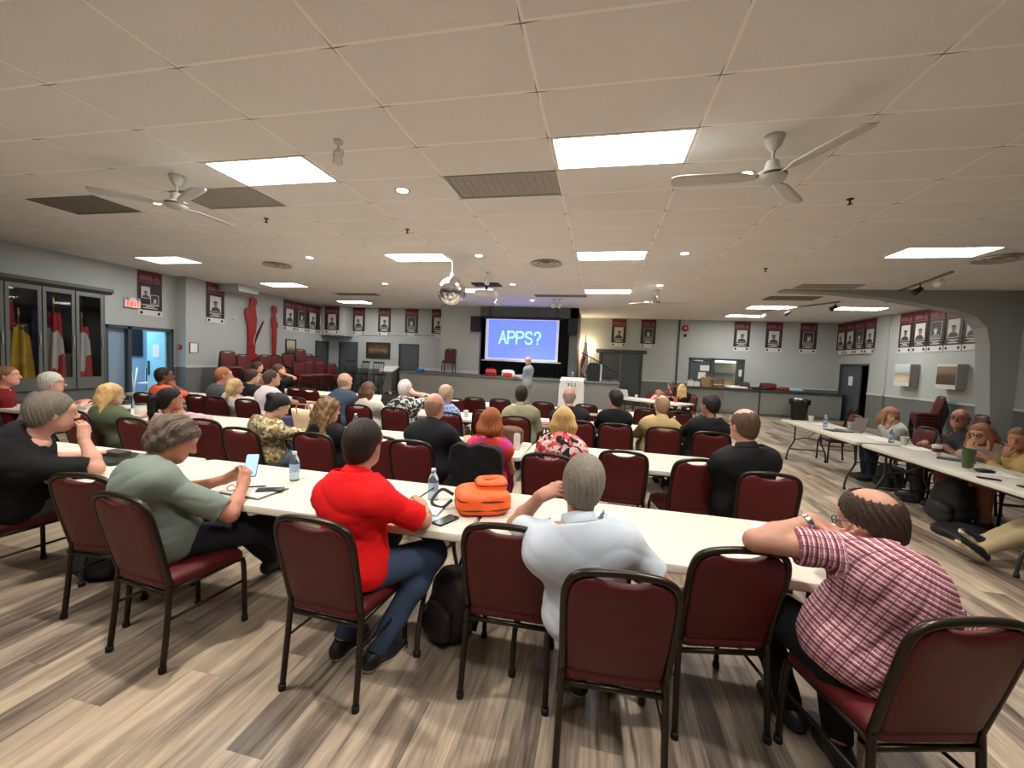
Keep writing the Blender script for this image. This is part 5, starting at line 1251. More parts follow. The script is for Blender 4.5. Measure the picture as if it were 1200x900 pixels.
# third row
person('man in a bright orange shirt resting his chin on his hand', -6.86, 5.36, -14, 1, DRK, (222, 96, 62), NAVY, ('short', (24, 20, 20), {'th': .007}), lean=20, hunch=12, head=(-18, 0, 0), sc=1.00, girth=.02, armL=dict(at='table'), armR={'at': 'chin', 'pole': (.3, .8, -.6)}, sleeve=.85, face=True, hat=(-6.88, 5.30, 1.16))
person('short-haired man in a dark grey jacket', -6.08, 5.56, -18, 1, RUD, (74, 76, 78), (40, 40, 44), ('short', (150, 96, 64), {'th': .006}), lean=22, hunch=10, head=(-22, 4, 0), sc=1.02, girth=.03, armL=dict(at='table'), armR=dict(at='table'), sleeve=1.9, hat=(-6.04, 5.60, 1.20))
person('blonde woman in black with puffed white sleeves', -5.70, 5.50, -20, 1, LT, (196, 190, 184), BLK, ('long', (186, 156, 108), {'ln': .14, 'th': .014}), fem=True, lean=6, hunch=10, head=(-25, 2, 0), sc=.97, armL=dict(at='table'), armR=dict(at='lap'), sleeve=1.7, girth=.015, hat=(-5.61, 5.35, 1.05))
person('man in a white t-shirt leaning forward over the table', -5.12, 5.46, -16, 1, (196, 148, 124), (206, 196, 200), JEANS, ('short', (72, 56, 46), {'th': .007}), lean=26, hunch=10, head=(-18, -4, 0), sc=1.01, armL=dict(at='table', dy=.55), armR=dict(wr=(.42, .48, .80)), sleeve=.8, hat=(-5.12, 5.60, 1.20))
person('bald man in a slate blue jacket', -3.86, 5.60, -6, 1, (202, 156, 136), (66, 76, 92), (50, 52, 58), ('bald', (150, 130, 116), {'th': .003, 'zt': .01}), lean=10, hunch=14, head=(-10, 4, 0), sc=1.01, girth=.025, armL=dict(at='table'), armR=dict(at='table'), sleeve=1.9, hat=(-3.91, 5.75, 1.21))
person('woman with long brown hair in a cream jacket', -3.40, 5.72, -2, 1, LT, (204, 198, 186), GREYP, ('long', (92, 62, 44), {'ln': .28, 'th': .014}), fem=True, lean=8, hunch=10, head=(-6, 2, 0), sc=.98, armL=dict(at='table'), armR=dict(at='table', dx=.25, dy=.3), sleeve=1.9, hat=(-3.45, 5.68, 1.11))
person('white-haired man in a black and white patterned shirt, one hand raised', -2.82, 5.72, -3, 1, (214, 160, 144), (120, 120, 120), KHAKI, ('short', (206, 200, 192), {'th': .006}), lean=7, hunch=12, head=(-6, 6, 0), sc=1.02, girth=.02, armL=dict(at='table'), armR={'at': 'temple', 'pole': (.8, .5, -.5)}, sleeve=.85, shirt_mat=LEAFY, collar=True, hat=(-2.87, 5.72, 1.16))
person('man with thin grey hair in a blue plaid shirt', -2.20, 5.66, -10, 1, (204, 152, 132), (120, 142, 180), KHAKI, ('crown', (172, 150, 130), {'th': .006, 'cr': .05}), lean=14, hunch=12, head=(-12, 6, 0), sc=1.02, armL=dict(at='table'), armR=dict(at='lap'), sleeve=1.2, shirt_mat=BPLAID, collar=True, hat=(-2.18, 5.65, 1.13))
person('dark-haired man in a khaki green shirt', -1.05, 5.72, 1, 1, (160, 116, 92), (148, 144, 116), (40, 42, 50), ('short', (44, 34, 30), {'th': .007, 'amp': .001}), lean=7, hunch=10, head=(4, 4, 0), sc=1.01, girth=.03, armL=dict(at='table'), armR=dict(at='lap'), sleeve=.9, collar=True, hat=(-1.08, 5.72, 1.18))
person('balding man in a black jacket facing the lectern', -.36, 5.73, 3, 1, (206, 156, 140), (34, 35, 38), BLK, ('bald', (160, 138, 124), {'th': .004, 'zt': .02}), lean=10, hunch=14, head=(4, 6, 0), sc=1.02, girth=.035, armL=dict(at='table'), armR=dict(at='table'), sleeve=1.9, hat=(-0.41, 5.78, 1.19))
person('short dark-haired person in a black t-shirt', 0.20, 5.72, 8, 1, LT, (22, 22, 24), (40, 42, 50), ('short', (34, 26, 26), {'th': .016}), lean=5, hunch=10, head=(24, 4, 0), sc=1.02, girth=.02, fem=True, armL=dict(at='table'), armR=dict(at='table'), sleeve=.8, hat=(0.21, 5.70, 1.20))
person('thin-haired man in a tan shirt', 0.78, 5.75, 4, 1, (196, 144, 120), (176, 152, 104), KHAKI, ('crown', (150, 118, 92), {'th': .005, 'cr': .06}), lean=8, hunch=14, head=(6, 8, 0), sc=1.03, girth=.025, armL=dict(at='table'), armR=dict(at='table', dx=.28), sleeve=.95, collar=True, hat=(0.82, 5.76, 1.14))
person('heavy man with dark hair in black clothes in the third row', 1.30, 5.62, 22, 1, (150, 108, 86), (26, 26, 28), BLK, ('short', (34, 28, 28), {'th': .010}), lean=9, hunch=14, head=(14, 4, 0), sc=1.03, girth=.065, armL=dict(wr=(-.30, .34, .78)), armR=dict(at='lap'), sleeve=1.8, hat=(1.38, 5.54, 1.20))
# farthest row, left
person('person in a black top among the far left tables', -6.42, 6.42, -14, 2, LT, (24, 24, 26), BLK, ('short', (58, 34, 34), {'th': .014}), lean=10, hunch=10, head=(-16, 4, 0), armL=dict(at='table'), armR=dict(at='table'), sleeve=.9, hat=(-6.36, 6.50, 1.14))
person('man in dark clothes with a raised hand at his face beyond the white t-shirt', -6.72, 7.52, -20, 2, (200, 146, 120), (30, 30, 33), NAVY, ('short', (84, 60, 46), {'th': .006}), lean=10, hunch=10, head=(-20, 0, 0), armL=dict(at='table'), armR={'at': 'temple', 'pole': (.4, .8, -.6)}, sleeve=.8, sc=1.01, headoff=(0, 0, .0), hat=(-6.78, 7.62, 1.22))
person('person partly hidden at the far left table before the stacked chairs', -7.62, 7.92, -16, 2, LT, (150, 120, 116), NAVY, ('short', (70, 50, 42), {'th': .012}), fem=True, lean=8, hunch=10, head=(-10, 4, 0), armL=dict(at='table'), armR=dict(at='table'), sleeve=.9, hat=(-7.69, 8.00, 1.25))
# far left edge
person('man in a dark maroon sweater in profile at the left edge', -7.86, 3.92, -22, 1, (206, 146, 124), (108, 24, 30), BLK, ('short', (112, 82, 58), {'th': .007}), lean=6, hunch=8, head=(-22, 0, 0), sc=1.02, armL=dict(at='table'), armR=dict(at='lap'), sleeve=1.9, face=True, hat=(-7.76, 3.95, 1.15))
person('grey-haired man with glasses behind the black-shirted man', -7.0, 3.80, -14, 1, (206, 156, 138), (128, 126, 124), GREYP, ('short', (176, 172, 164), {'th': .012, 'fl': .07}), lean=10, hunch=14, head=(-14, 4, 0), sc=1.02, armL=dict(at='table'), armR=dict(at='table'), sleeve=1.9, glasses=True, face=True, hat=(-6.93, 3.92, 1.06))
# right-hand tables, facing the presenter across the tables
person('woman with light brown hair in a white sweater bent over the table', 4.62, 7.48, 78, 1, LT, (206, 204, 204), NAVY, ('bob', (164, 120, 84), {'ln': .12, 'th': .018, 'fan': .03, 'front': True}), fem=True, lean=24, hunch=24, head=(98, 16, 0), armL={'at': 'chin', 'pole': (0, -.2, -1)}, armR={'at': 'chin', 'pole': (0, -.2, -1)}, sleeve=1.92, face=True, hat=(4.42, 7.45, 1.06))
person('bald man with glasses in a charcoal shirt with folded arms', 4.62, 6.33, 66, 1, (164, 112, 90), (54, 55, 58), (40, 40, 44), ('bald', (70, 56, 48), {'th': .004, 'zt': .02}), lean=-2, hunch=4, head=(62, -4, 0), sc=1.01, girth=.03, armL={'wr': (-.30, -.10, .80), 'hd': (-.5, .8, 0)}, armR={'wr': (-.30, .22, .80), 'hd': (-.6, -.7, 0)}, sleeve=.9, glasses=True, face=True, hat=(4.56, 6.39, 1.15))
person('woman with large black glasses and light brown hair resting her cheek on her hand', 4.60, 5.92, 62, 1, LT, (178, 166, 156), (118, 70, 62), ('bob', (150, 104, 74), {'ln': .16, 'th': .016, 'front': True}), fem=True, lean=12, hunch=18, head=(58, 10, 0), armL={'at': 'cheek', 'pole': (0, -.1, -1)}, armR={'at': 'chin', 'pole': (0, -.2, -1)}, sleeve=1.9, glasses=True, face=True, hat=(4.42, 5.86, 0.99))
person('person in a yellow sweater cut off by the right edge', 4.66, 5.48, 66, 1, (180, 124, 100), (200, 170, 112), (150, 98, 80), ('short', (120, 86, 60), {'th': .014}), fem=True, lean=12, hunch=12, head=(60, 6, 0), armL=dict(at='table'), armR={'at': 'chin', 'pole': (0, -.1, -1)}, sleeve=1.9, hat=(4.50, 5.50, 0.99))
o = (4.72, 4.62)
put_chair(4.76, 4.62, 88, 'maroon chair of the person stretching out khaki legs', 'chairs behind the right-hand tables')
person('person in khaki trousers with outstretched crossed legs at the right edge', *o, 88, 0, LT, (90, 96, 104), (178, 160, 126), ('short', (80, 66, 52), {}), lean=-6, hunch=8, head=(60, 0, 0), armL=dict(at='lap'), armR=dict(at='lap'), legs={'kL': (-.46, -.08, .52), 'fL': (-1.26, -.15, .13), 'dL': (-.80, .02, .58), 'kR': (-.46, .12, .50), 'fR': (-1.17, -.06, .19), 'dR': (-.80, .06, .60)}, shoes=((30, 32, 38), (206, 192, 158)), sleeve=.9)
# kitchen-side table
person('woman in a pink top bowed over the far right table', 1.60, 12.35, 196, 2, LT, (222, 142, 154), NAVY, ('bob', (130, 90, 70), {'ln': .05, 'th': .014}), fem=True, lean=46, hunch=40, head=(196, 40, 0), armL=dict(wr=(.12, -.42, .80)), armR=dict(wr=(-.12, -.42, .80)), sleeve=.8, hat=(1.62, 12.10, 0.89))
person('brown-haired woman behind the far right table', 1.98, 12.55, 200, 2, LT, (90, 50, 54), BLK, ('long', (92, 60, 46), {'ln': .16}), fem=True, lean=14, hunch=10, head=(205, 6, 0), armL=dict(wr=(.05, -.40, .80)), armR=dict(wr=(-.15, -.40, .80)), sleeve=.8, hat=(1.99, 12.40, 1.14))
person('woman with long blonde hair in black, elbows on the far right table', 2.30, 12.15, 170, 2, LT, (28, 28, 31), BLK, ('long', (190, 160, 108), {'ln': .24, 'th': .006}), fem=True, lean=14, hunch=12, head=(185, 6, 0), armL={'at': 'chin', 'pole': (0, -.3, -1)}, armR={'at': 'chin', 'pole': (0, -.3, -1)}, sleeve=.5, face=True, hat=(2.21, 12.05, 1.10))
for x, y, rz, lb in ((1.62, 12.42, 196, 'chair under the pink-topped woman at the far right table'), (2.02, 12.62, 200, 'chair under the brown-haired woman at the far right table'), (2.36, 12.15, 150, 'chair under the long-haired blonde woman in black')): put_chair(x, y, rz, lb, 'chairs at the table near the kitchen hatch', LITE)
# presenter
PRES = person('presenter standing in a light grey blazer before the stage, looking left', -2.24, 12.75, 78, 1, (206, 146, 120), (140, 148, 156), (150, 146, 138), ('bald', (150, 140, 130), {'th': .004, 'zt': .03}), lean=2, hunch=6, head=(84, 4, 0), sc=1.01, girth=.035, standing=True, armL=dict(wr=(-.36, -.05, 1.16), pole=(0, -.2, -1)), armR=dict(wr=(-.36, .12, 1.18), pole=(.2, .2, -1)), sleeve=1.93, hem=-.20, collar=(196, 170, 190), face=True, hat=(-2.24, 12.75, 1.66))
# ---------------------------------------------------------------- projection screen and stage
t = thing('projection_screen', 'projection screen showing a blue slide that asks APPS?', 'screen', (-2.82, 14.42, 0))
sc0, sc1, sz0, sz1 = -1.32, 1.32, 1.66, 3.12
bm = bm_new(); box(bm, (sc0, 0, sz0), (sc1, .006, sz1)); obj('screen_cloth', bm, emit('screen_border', (186, 190, 206), .42), t)
bm = bm_new(); box(bm, (sc0+.11, -.004, sz0+.07), (sc1-.09, 0, sz1-.03)); sl = obj('slide', bm, emit('slide_blue', (92, 112, 255), 1.0), t)
bm = bm_new(); lettering(bm, 'APPS?', (-.80, -.005, 2.26), (1, 0, 0), (0, 0, 1), (0, -1, 0), .42, .245, .07, .044); obj('slide_lettering', bm, emit('slide_cyan', (150, 240, 250), 1.0), sl)
bm = bm_new(); tube(bm, [(sc0-.12, 0, sz0-.03), (sc1+.12, 0, sz0-.03)], .022, 8); obj('bottom_bar', bm, M_WHITE, t, True)
bm = bm_new(); box(bm, (sc0-.10, -.02, sz1), (sc1+.10, .10, sz1+.10), bevel=.01); obj('roller_case', bm, M_BLACK, t)
for sx in (-1, 1): bm = bm_new(); tube(bm, [(sx*1.2, .05, sz1+.09), (sx*1.2, .05, CEIL)], .012, 6); obj('hanger', bm, M_BLACK, t, True)
def wall_speaker(x, label):
    t = thing('wall_speaker', label, 'speaker', (x, 14.42, 2.92))
    bm = bm_new(); box(bm, (-.17, -.14, -.27), (.17, .14, .27), bevel=.015); obj('cabinet', bm, M_BLACK, t)
    bm = bm_new(); box(bm, (-.15, -.147, -.25), (.15, -.14, .25)); obj('grille', bm, mat('speaker_grille', (34, 34, 36), .8), t)
    bm = bm_new(); tube(bm, [(0, .13, 0), (0, .20, 0)], .03, 8); obj('bracket', bm, M_BLACK, t)
wall_speaker(-4.52, 'black loudspeaker left of the projection screen'); wall_speaker(-1.02, 'black loudspeaker right of the projection screen')
def soft_bag(name, label, cat, loc, size, m, seed=0, rz=0.0, sq=.6, group=None, res=.02, parent=None, mats=None):
    sx, sy, sz = size
    def f(p):
        q = np.abs(p-np.array([0, 0, sz/2], F32))/np.array([sx/2, sy/2, sz/2], F32)
        d = ((q**4).sum(1)**.25-1)*min(sx, sy, sz)/2*sq
        return d+wrinkle(p, min(sx, sy, sz)*.035, seed+1, .5/max(size))
    m_ = max(res, max(size)/40)
    o = np_mesh(name, [surfnet(f, (-sx*.62, -sy*.62, -.02), (sx*.62, sy*.62, sz*1.12), m_)], m, parent)
    o.location = loc; o.rotation_euler = (0, 0, math.radians(rz))
    return tag(o, label, cat, group) if label else o
M_RED = mat('bag_red', (196, 44, 40), .6); M_REDP = mat('paint_red', (150, 20, 24), .5, var=.15)
t = thing('tool_bag', 'red carry bag standing on the stage edge left of the presenter', 'bag', (-3.72, 13.8, SZ)); b_ = soft_bag('bag_body', None, None, (0, 0, 0), (.36, .22, .24), M_RED, 1, parent=t)
bm = bm_new(); box(bm, (-.17, -.115, .07), (.17, -.105, .13)); obj('band', bm, M_BLACK, t)
bm = bm_new(); tube(bm, smooth_path([(-.1, 0, .22), (-.06, 0, .29), (.06, 0, .29), (.1, 0, .22)], 4), .01, 6); obj('handle', bm, M_BLACK, t, True)
soft_bag('plastic_bag', 'white plastic bag bunched on the stage edge beside the presenter', 'bag', (-3.10, 13.78, SZ), (.42, .26, .24), M_WHITE, 3); soft_bag('gift_box', 'red box in front of the white plastic bag on the stage edge', 'box', (-3.08, 13.63, SZ), (.30, .10, .15), M_RED, 4)
soft_bag('coat_pile', 'black coats heaped on the dark stage floor behind the red bag', 'coat', (-3.5, 15.4, SZ), (1.3, .6, .52), mat('coat_black', (17, 17, 18), .95), 5)
soft_bag('cushion', 'bright blue bundle lying at the left end of the stage', 'bundle', (-6.45, 14.0, SZ), (.28, .2, .12), mat('bundle_blue', (44, 96, 200), .6), 6)
t = thing('tripod', 'black tripod stand on the dark stage behind the presenter', 'tripod', (-1.75, 15.6, SZ))
for k in range(3): a = math.radians(90+120*k); bm = bm_new(); tube(bm, [(0, 0, .62), (.34*math.cos(a), .34*math.sin(a), .01)], .018, 8); obj('leg', bm, M_BLACK, t, True)
bm = bm_new(); tube(bm, [(0, 0, .3), (0, 0, .78)], .022, 8); obj('column', bm, M_BLACK, t, True)
# lectern with the branch number
t = thing('lectern', 'white lectern with the number 311 and a crest before the stage', 'lectern', (-.86, 12.95, 0))
bm = bm_new(); prism(bm, [(-.39, 0), (.39, 0), (.37, .98), (.30, 1.12), (-.30, 1.12), (-.37, .98)], (0, -.24, 0), (1, 0, 0), (0, 0, 1), (0, 1, 0), .5); obj('body', bm, M_WHITE, t)
bm = bm_new(); lettering(bm, '311', (-.125, -.243, .95), (1, 0, 0), (0, 0, 1), (0, -1, 0), .085, .06, .045, .018); obj('number', bm, M_BLACK, t)
bm = bm_new(); tube(bm, [(.0+.10*math.cos(a), -.245, .62+.15*math.sin(a)) for a in np.linspace(0, 2*math.pi, 20)[:-1]], .018, 6, closed=True); tube(bm, [(0, -.245, .77), (0, -.245, .86)], .03, 8); obox(bm, (0, -.246, .80), (.055, 0, 0), (0, .004, 0), (0, 0, .03)); obj('crest', bm, mat('crest_bronze', (92, 52, 40), .5), t, True)
bm = bm_new(); obox(bm, (0, .02, 1.135), (.36, 0, 0), (0, .24, .05), (0, -.003, .015)); obj('reading_top', bm, M_WHITE, t)
bm = bm_new(); tube(bm, smooth_path([(.0, .1, 1.14), (.0, .08, 1.25), (.01, -.02, 1.34)], 4), .009, 6); bmesh.ops.create_icosphere(bm, subdivisions=2, radius=.035, matrix=Matrix.Translation((.01, -.04, 1.36))); obj('microphone', bm, M_STEEL, t, True)
# stage right: railing, amplifier, flag, wall lamp
t = thing('stair_railing', 'black iron railing sloping down at the right end of the stage', 'railing', (0, 14.75, 0))
bm = bm_new(); tube(bm, smooth_path([(-.74, 0, 2.06), (-.2, 0, 1.80), (.40, 0, 1.45), (.52, 0, 1.42), (.55, 0, 1.36), (.50, 0, 1.30), (.44, 0, 1.33)], 5), .018, 8); obj('handrail', bm, M_BLACK, t, True)
bm = bm_new(); tube(bm, [(-.74, 0, 1.20), (.44, 0, 1.13)], .012, 6); obj('lower_rail', bm, M_BLACK, t, True)
for k in range(11):
    x = -.70+k*.112; bm = bm_new(); tube(bm, [(x, 0, SZ), (x, 0, 2.045-(x+.74)*.52)], .008, 6); obj('baluster', bm, M_BLACK, t, True)
t = thing('amplifier', 'tall black loudspeaker cabinet at the right end of the stage', 'speaker', (-.24, 14.3, SZ))
bm = bm_new(); prism(bm, [(-.20, 0), (.20, 0), (.21, .50), (.14, .62), (-.14, .62), (-.21, .50)], (0, -.2, 0), (1, 0, 0), (0, 0, 1), (0, 1, 0), .4); obj('cabinet', bm, M_BLACK, t)
bm = bm_new(); box(bm, (-.16, -.21, .06), (.16, -.2, .48)); obj('grille', bm, mat('speaker_grille', (34, 34, 36), .8), t)
bm = bm_new(); box(bm, (-.02, 14.45, SZ), (.04, 14.5, SZ+.58)); tag(obj('white_board', bm, M_WHITE), 'white board edge standing right of the black loudspeaker cabinet', 'board')
def drape(name, label, cat, loc, h, r0, r1, m, folds=7, seed=1, group=None, pole=True, lean=0.0):
    """a flag hanging in folds from a pole"""
    t = thing(name, label, cat, loc, 0, group); bm = bm_new(); rows = []; n = 64
    for k in range(15):
        u = k/14; z = h-.12-u*(h-.35); r = r0+(r1-r0)*u**.7
        rows.append([bm.verts.new(((r*(1+.28*math.sin(folds*a+seed+1.5*u)))*math.cos(a)*.8+lean*u, (r*(1+.28*math.sin(folds*a+seed+1.5*u)))*math.sin(a)*.95, z-(.10*math.cos(a+seed))*u)) for a in [2*math.pi*j/n for j in range(n)]])
    for a, b in zip(rows, rows[1:]):
        for j in range(n): bm.faces.new((a[j], a[(j+1) % n], b[(j+1) % n], b[j]))
    obj('flag_cloth', bm, m, t, True)
    if pole:
        bm = bm_new(); tube(bm, [(0, 0, 0), (0, 0, h+.05)], .014, 8); obj('pole', bm, mat('pole_wood', (120, 92, 58), .5), t, True)
        bm = bm_new(); prism(bm, [(-.03, 0), (0, -.04), (.03, 0), (0, .12)], (0, -.005, h+.09), (1, 0, 0), (0, 0, 1), (0, 1, 0), .01); obj('finial', bm, mat('finial_brass', (190, 160, 90), .3, .8), t)
    return t
def band_mat(name, cols, scale):
    m, t, b = nt(name); tc = N(t, 'ShaderNodeTexCoord'); mp = N(t, 'ShaderNodeMapping'); mp.inputs['Scale'].default_value = (1.0, .4, .45); L(t, tc.outputs['Object'], mp.inputs[0])
    v = N(t, 'ShaderNodeTexVoronoi'); v.inputs['Scale'].default_value = scale; L(t, mp.outputs[0], v.inputs['Vector']); sp = N(t, 'ShaderNodeSeparateColor'); L(t, v.outputs['Color'], sp.inputs[0])
    cr = N(t, 'ShaderNodeValToRGB'); cr.color_ramp.interpolation = 'CONSTANT'; e = cr.color_ramp.elements; e[0].color = srgb(*cols[0]); e[1].position = 1/len(cols); e[1].color = srgb(*cols[1])
    for i, c in enumerate(cols[2:], 2): q = e.new(i/len(cols)); q.color = srgb(*c)
    L(t, sp.outputs[0], cr.inputs[0]); L(t, cr.outputs[0], b.inputs['Base Color']); b.inputs['Roughness'].default_value = .7
    return m
F_RW = band_mat('flag_red_white', [(178, 30, 44), (206, 200, 196), (186, 34, 46), (160, 26, 38)], 5); F_YEL = band_mat('flag_yellow', [(206, 166, 40), (214, 176, 52), (196, 156, 36), (60, 52, 40)], 5); F_BLU = mat('flag_blue', (34, 42, 96), .7)
drape('standing_flag', 'red and white flag on a pole at the right end of the stage', 'flag', (-.58, 14.95, SZ), 1.45, .05, .14, F_RW, 6, 2)
t = thing('wall_lamp', 'warm wall lamp glowing beside the right stage pier', 'lamp', (-.70, 17.5, 2.35))
bm = bm_new(); lathe(bm, [(.04, -.10), (.07, -.02), (.08, .06), (.05, .14), (.0005, .16)], n=14); obj('lamp_shade', bm, emit('warm_shade', (255, 226, 170), 9.0), t, True)
bm = bm_new(); box(bm, (-.05, .0, -.18), (.05, .1, .02)); obj('bracket', bm, M_BLACK, t)
pl = bpy.data.lights.new('wall_lamp_light', 'POINT'); pl.energy = 42; pl.color = (1, .76, .46); pl.shadow_soft_size = .1
po = bpy.data.objects.new('wall_lamp_light', pl); COL.objects.link(po); po.location = (0, -.16, 0); po.parent = t
# ---------------------------------------------------------------- banners of service portraits
def grad_mat():
    m, t, b = nt('banner_print'); tc = N(t, 'ShaderNodeTexCoord'); sx = N(t, 'ShaderNodeSeparateXYZ'); L(t, tc.outputs['Object'], sx.inputs[0])
    no = N(t, 'ShaderNodeTexNoise'); no.inputs['Scale'].default_value = 6; no.inputs['Detail'].default_value = 5; L(t, tc.outputs['Object'], no.inputs['Vector'])
    v = math_(t, 'ADD', math_(t, 'DIVIDE', sx.outputs['Z'], 1.15), math_(t, 'MULTIPLY', math_(t, 'SUBTRACT', no.outputs['Fac'], .5), .25))
    cr = N(t, 'ShaderNodeValToRGB'); e = cr.color_ramp.elements; e[0].position = .28; e[0].color = srgb(26, 22, 25); e[1].position = .98; e[1].color = srgb(112, 24, 38); q = e.new(.68); q.color = srgb(60, 27, 34)
    L(t, v, cr.inputs[0]); L(t, cr.outputs[0], b.inputs['Base Color']); b.inputs['Roughness'].default_value = .55
    return m
M_BAN = grad_mat(); M_INK = mat('banner_ink', (30, 28, 30), .6); M_PW = mat('banner_white', (208, 206, 202), .6, var=.05); M_PG = mat('portrait_pale', (200, 196, 190), .6, var=.2, scale=12); M_PD = mat('portrait_dark', (62, 60, 62), .6, var=.3, scale=12); M_SKG = mat('portrait_face_grey', (112, 106, 102), .6); M_SKL = mat('portrait_face_pale', (206, 200, 192), .6); M_COATG = mat('portrait_coat_grey', (58, 56, 58), .6); M_HEADP = mat('banner_heading', (140, 96, 100), .6)
def bust(parent, x, z, w, h, v):
    """a small portrait: backdrop, uniformed shoulders, head, and in some a cap"""
    bm = bm_new(); box(bm, (x-w/2, -.010, z-h/2), (x+w/2, -.006, z+h/2)); p = obj('portrait', bm, M_PW, parent)
    bm = bm_new(); box(bm, (x-w/2+.012, -.013, z-h/2+.012), (x+w/2-.012, -.010, z+h/2-.012)); obj('backdrop', bm, (M_PG, M_PD)[v % 3 == 2], p)
    s = w/.36; cz = z-h/2+.012; dx = (-.015, .02, 0, .01)[v % 4]*s
    bm = bm_new(); prism(bm, [(x-.15*s, cz), (x+.15*s, cz), (x+.145*s, cz+.05*s), (x+.10*s, cz+.105*s), (x+.035*s, cz+.13*s), (x-.035*s, cz+.13*s), (x-.10*s, cz+.105*s), (x-.145*s, cz+.05*s)], (0, -.013, 0), (1, 0, 0), (0, 0, 1), (0, -1, 0), .004)
    ce = cz+.215*s; cap = [(dx+x+.068*s*math.cos(a)*1.05, ce+.045*s+(.045*s*math.sin(a) if math.sin(a) > 0 else .012*s*math.sin(a))) for a in np.linspace(0, 2*math.pi, 15)[:-1]]
    if v % 4 in (0, 1, 3): prism(bm, cap, (0, -.021, 0), (1, 0, 0), (0, 0, 1), (0, -1, 0), .004)
    else: prism(bm, [(dx+x+.06*s*math.cos(a), ce+.03*s+.05*s*max(0, math.sin(a))) for a in np.linspace(0, 2*math.pi, 15)[:-1]], (0, -.021, 0), (1, 0, 0), (0, 0, 1), (0, -1, 0), .002)
    obj('uniform', bm, mat('portrait_coat_pale', (122, 118, 114), .6) if v % 3 == 2 else M_COATG, p)
    bm = bm_new(); prism(bm, [(dx+x+.056*s*math.cos(a), ce+.075*s*math.sin(a)) for a in np.linspace(0, 2*math.pi, 17)[:-1]], (0, -.017, 0), (1, 0, 0), (0, 0, 1), (0, -1, 0), .004); prism(bm, [(x-.03*s, cz+.11*s), (x+.03*s, cz+.11*s), (x+.028*s, ce-.04*s), (x-.028*s, ce-.04*s)], (0, -.0165, 0), (1, 0, 0), (0, 0, 1), (0, -1, 0), .003); obj('face', bm, (M_SKG, M_SKL)[v % 3 == 2], p)
def banner(x, y, z0, rz, label, v, group, w=.57, h=1.12, two=False):
    t = thing('portrait_banner', label, 'banner', (x, y, z0), math.radians(rz), group)
    bm = bm_new(); box(bm, (-w/2, -.006, 0), (w/2, .0, h)); obj('cloth', bm, M_BAN, t)
    bm = bm_new(); tube(bm, [(-w/2-.01, -.003, h), (w/2+.01, -.003, h)], .010, 6); obj('top_rod', bm, M_BLACK, t, True)
    bm = bm_new(); box(bm, (-w/2, -.009, 0), (w/2, -.006, .15)); ft = obj('footer', bm, M_PW, t)
    bm = bm_new()
    for sx in (-1, 1): prism(bm, [(sx*w*.36+.038*math.cos(a), .075+.044*math.sin(a)) for a in np.linspace(0, 2*math.pi, 9)[:-1]], (0, -.009, 0), (1, 0, 0), (0, 0, 1), (0, -1, 0), .003)
    obj('emblem', bm, M_INK, ft)
    bm = bm_new()
    for x0, x1, z_, hh in ((-.44, .12, .905, .05), (-.40, .06, .965, .045), (-.46, .46, .845, .022), (.16, .40, .90, .035), (.20, .36, .95, .05)): box(bm, (x0*w, -.009, z_/1.12*h), (x1*w, -.006, (z_+hh)/1.12*h))
    obj('heading', bm, M_HEADP, t)
    if two: bust(t, -.11, .60, .21, .30, 0); bust(t, .11, .42, .21, .28, 2)
    else: bust(t, 0, .565, .36, .46, v)
    bm = bm_new()
    for x0, z_ in ((.34, .285), (.18, .245), (.30, .205)): box(bm, (-x0*w, -.009, z_-.011), (x0*w, -.006, z_+.011))
    obj('caption', bm, M_PG, t)
GB = 'banners with wartime portraits'
banner(XL+.012, 8.66, 2.40, 90, 'banner with two photographs above the exit sign', 0, GB, .60, 1.14, True); banner(XL2+.012, 10.27, 2.38, 90, 'banner of a soldier in a beret right of the framed notice', 0, GB, .59, 1.16)
for k in range(4): banner(XL2+.012, 13.28+.62*k, 2.40, 90, ('first', 'second', 'third', 'fourth')[k]+' banner from the left in the row of four past the soldier cut-outs', k+1, GB, .60, 1.10)
banner(-10.84, 14.985, 2.42, 0, 'banner on the grey box over the corner doors', 3, GB, .66, 1.10)
for k, (xc, nm) in enumerate(((-10.01, 'banner right of the grey corner box'), (-8.83, 'banner above the landscape painting'), (-7.62, 'banner above the door by the stage'), (-6.46, 'last banner left of the stage'))): banner(xc, YL-.012, 2.44, 0, nm, k, GB)
for k, (xc, nm) in enumerate(((.64, 'first banner right of the stage over the double door'), (1.80, 'banner at the upper right of the double door'), (5.28, 'banner above the serving hatch'), (6.40, 'middle banner above the counter'), (7.57, 'banner nearest the right corner on the back wall'))): banner(xc, YR-.012, 2.42, 0, nm, k+1, GB)
for k in range(4): banner(XR-.07, 17.32-.55*k, 2.40, -90, ('farthest', 'second farthest', 'third', 'nearest')[k]+' of four banners over the ajar door', k, GB, .53, 1.12)
for k in range(5): banner(XR-.012, 14.15-.56*k, 2.38, -90, ('first', 'second', 'third', 'fourth', 'last')[k]+' banner from the left above the two boxed pictures', (1, 1, 2, 3, 0)[k], GB, .53, 1.14)
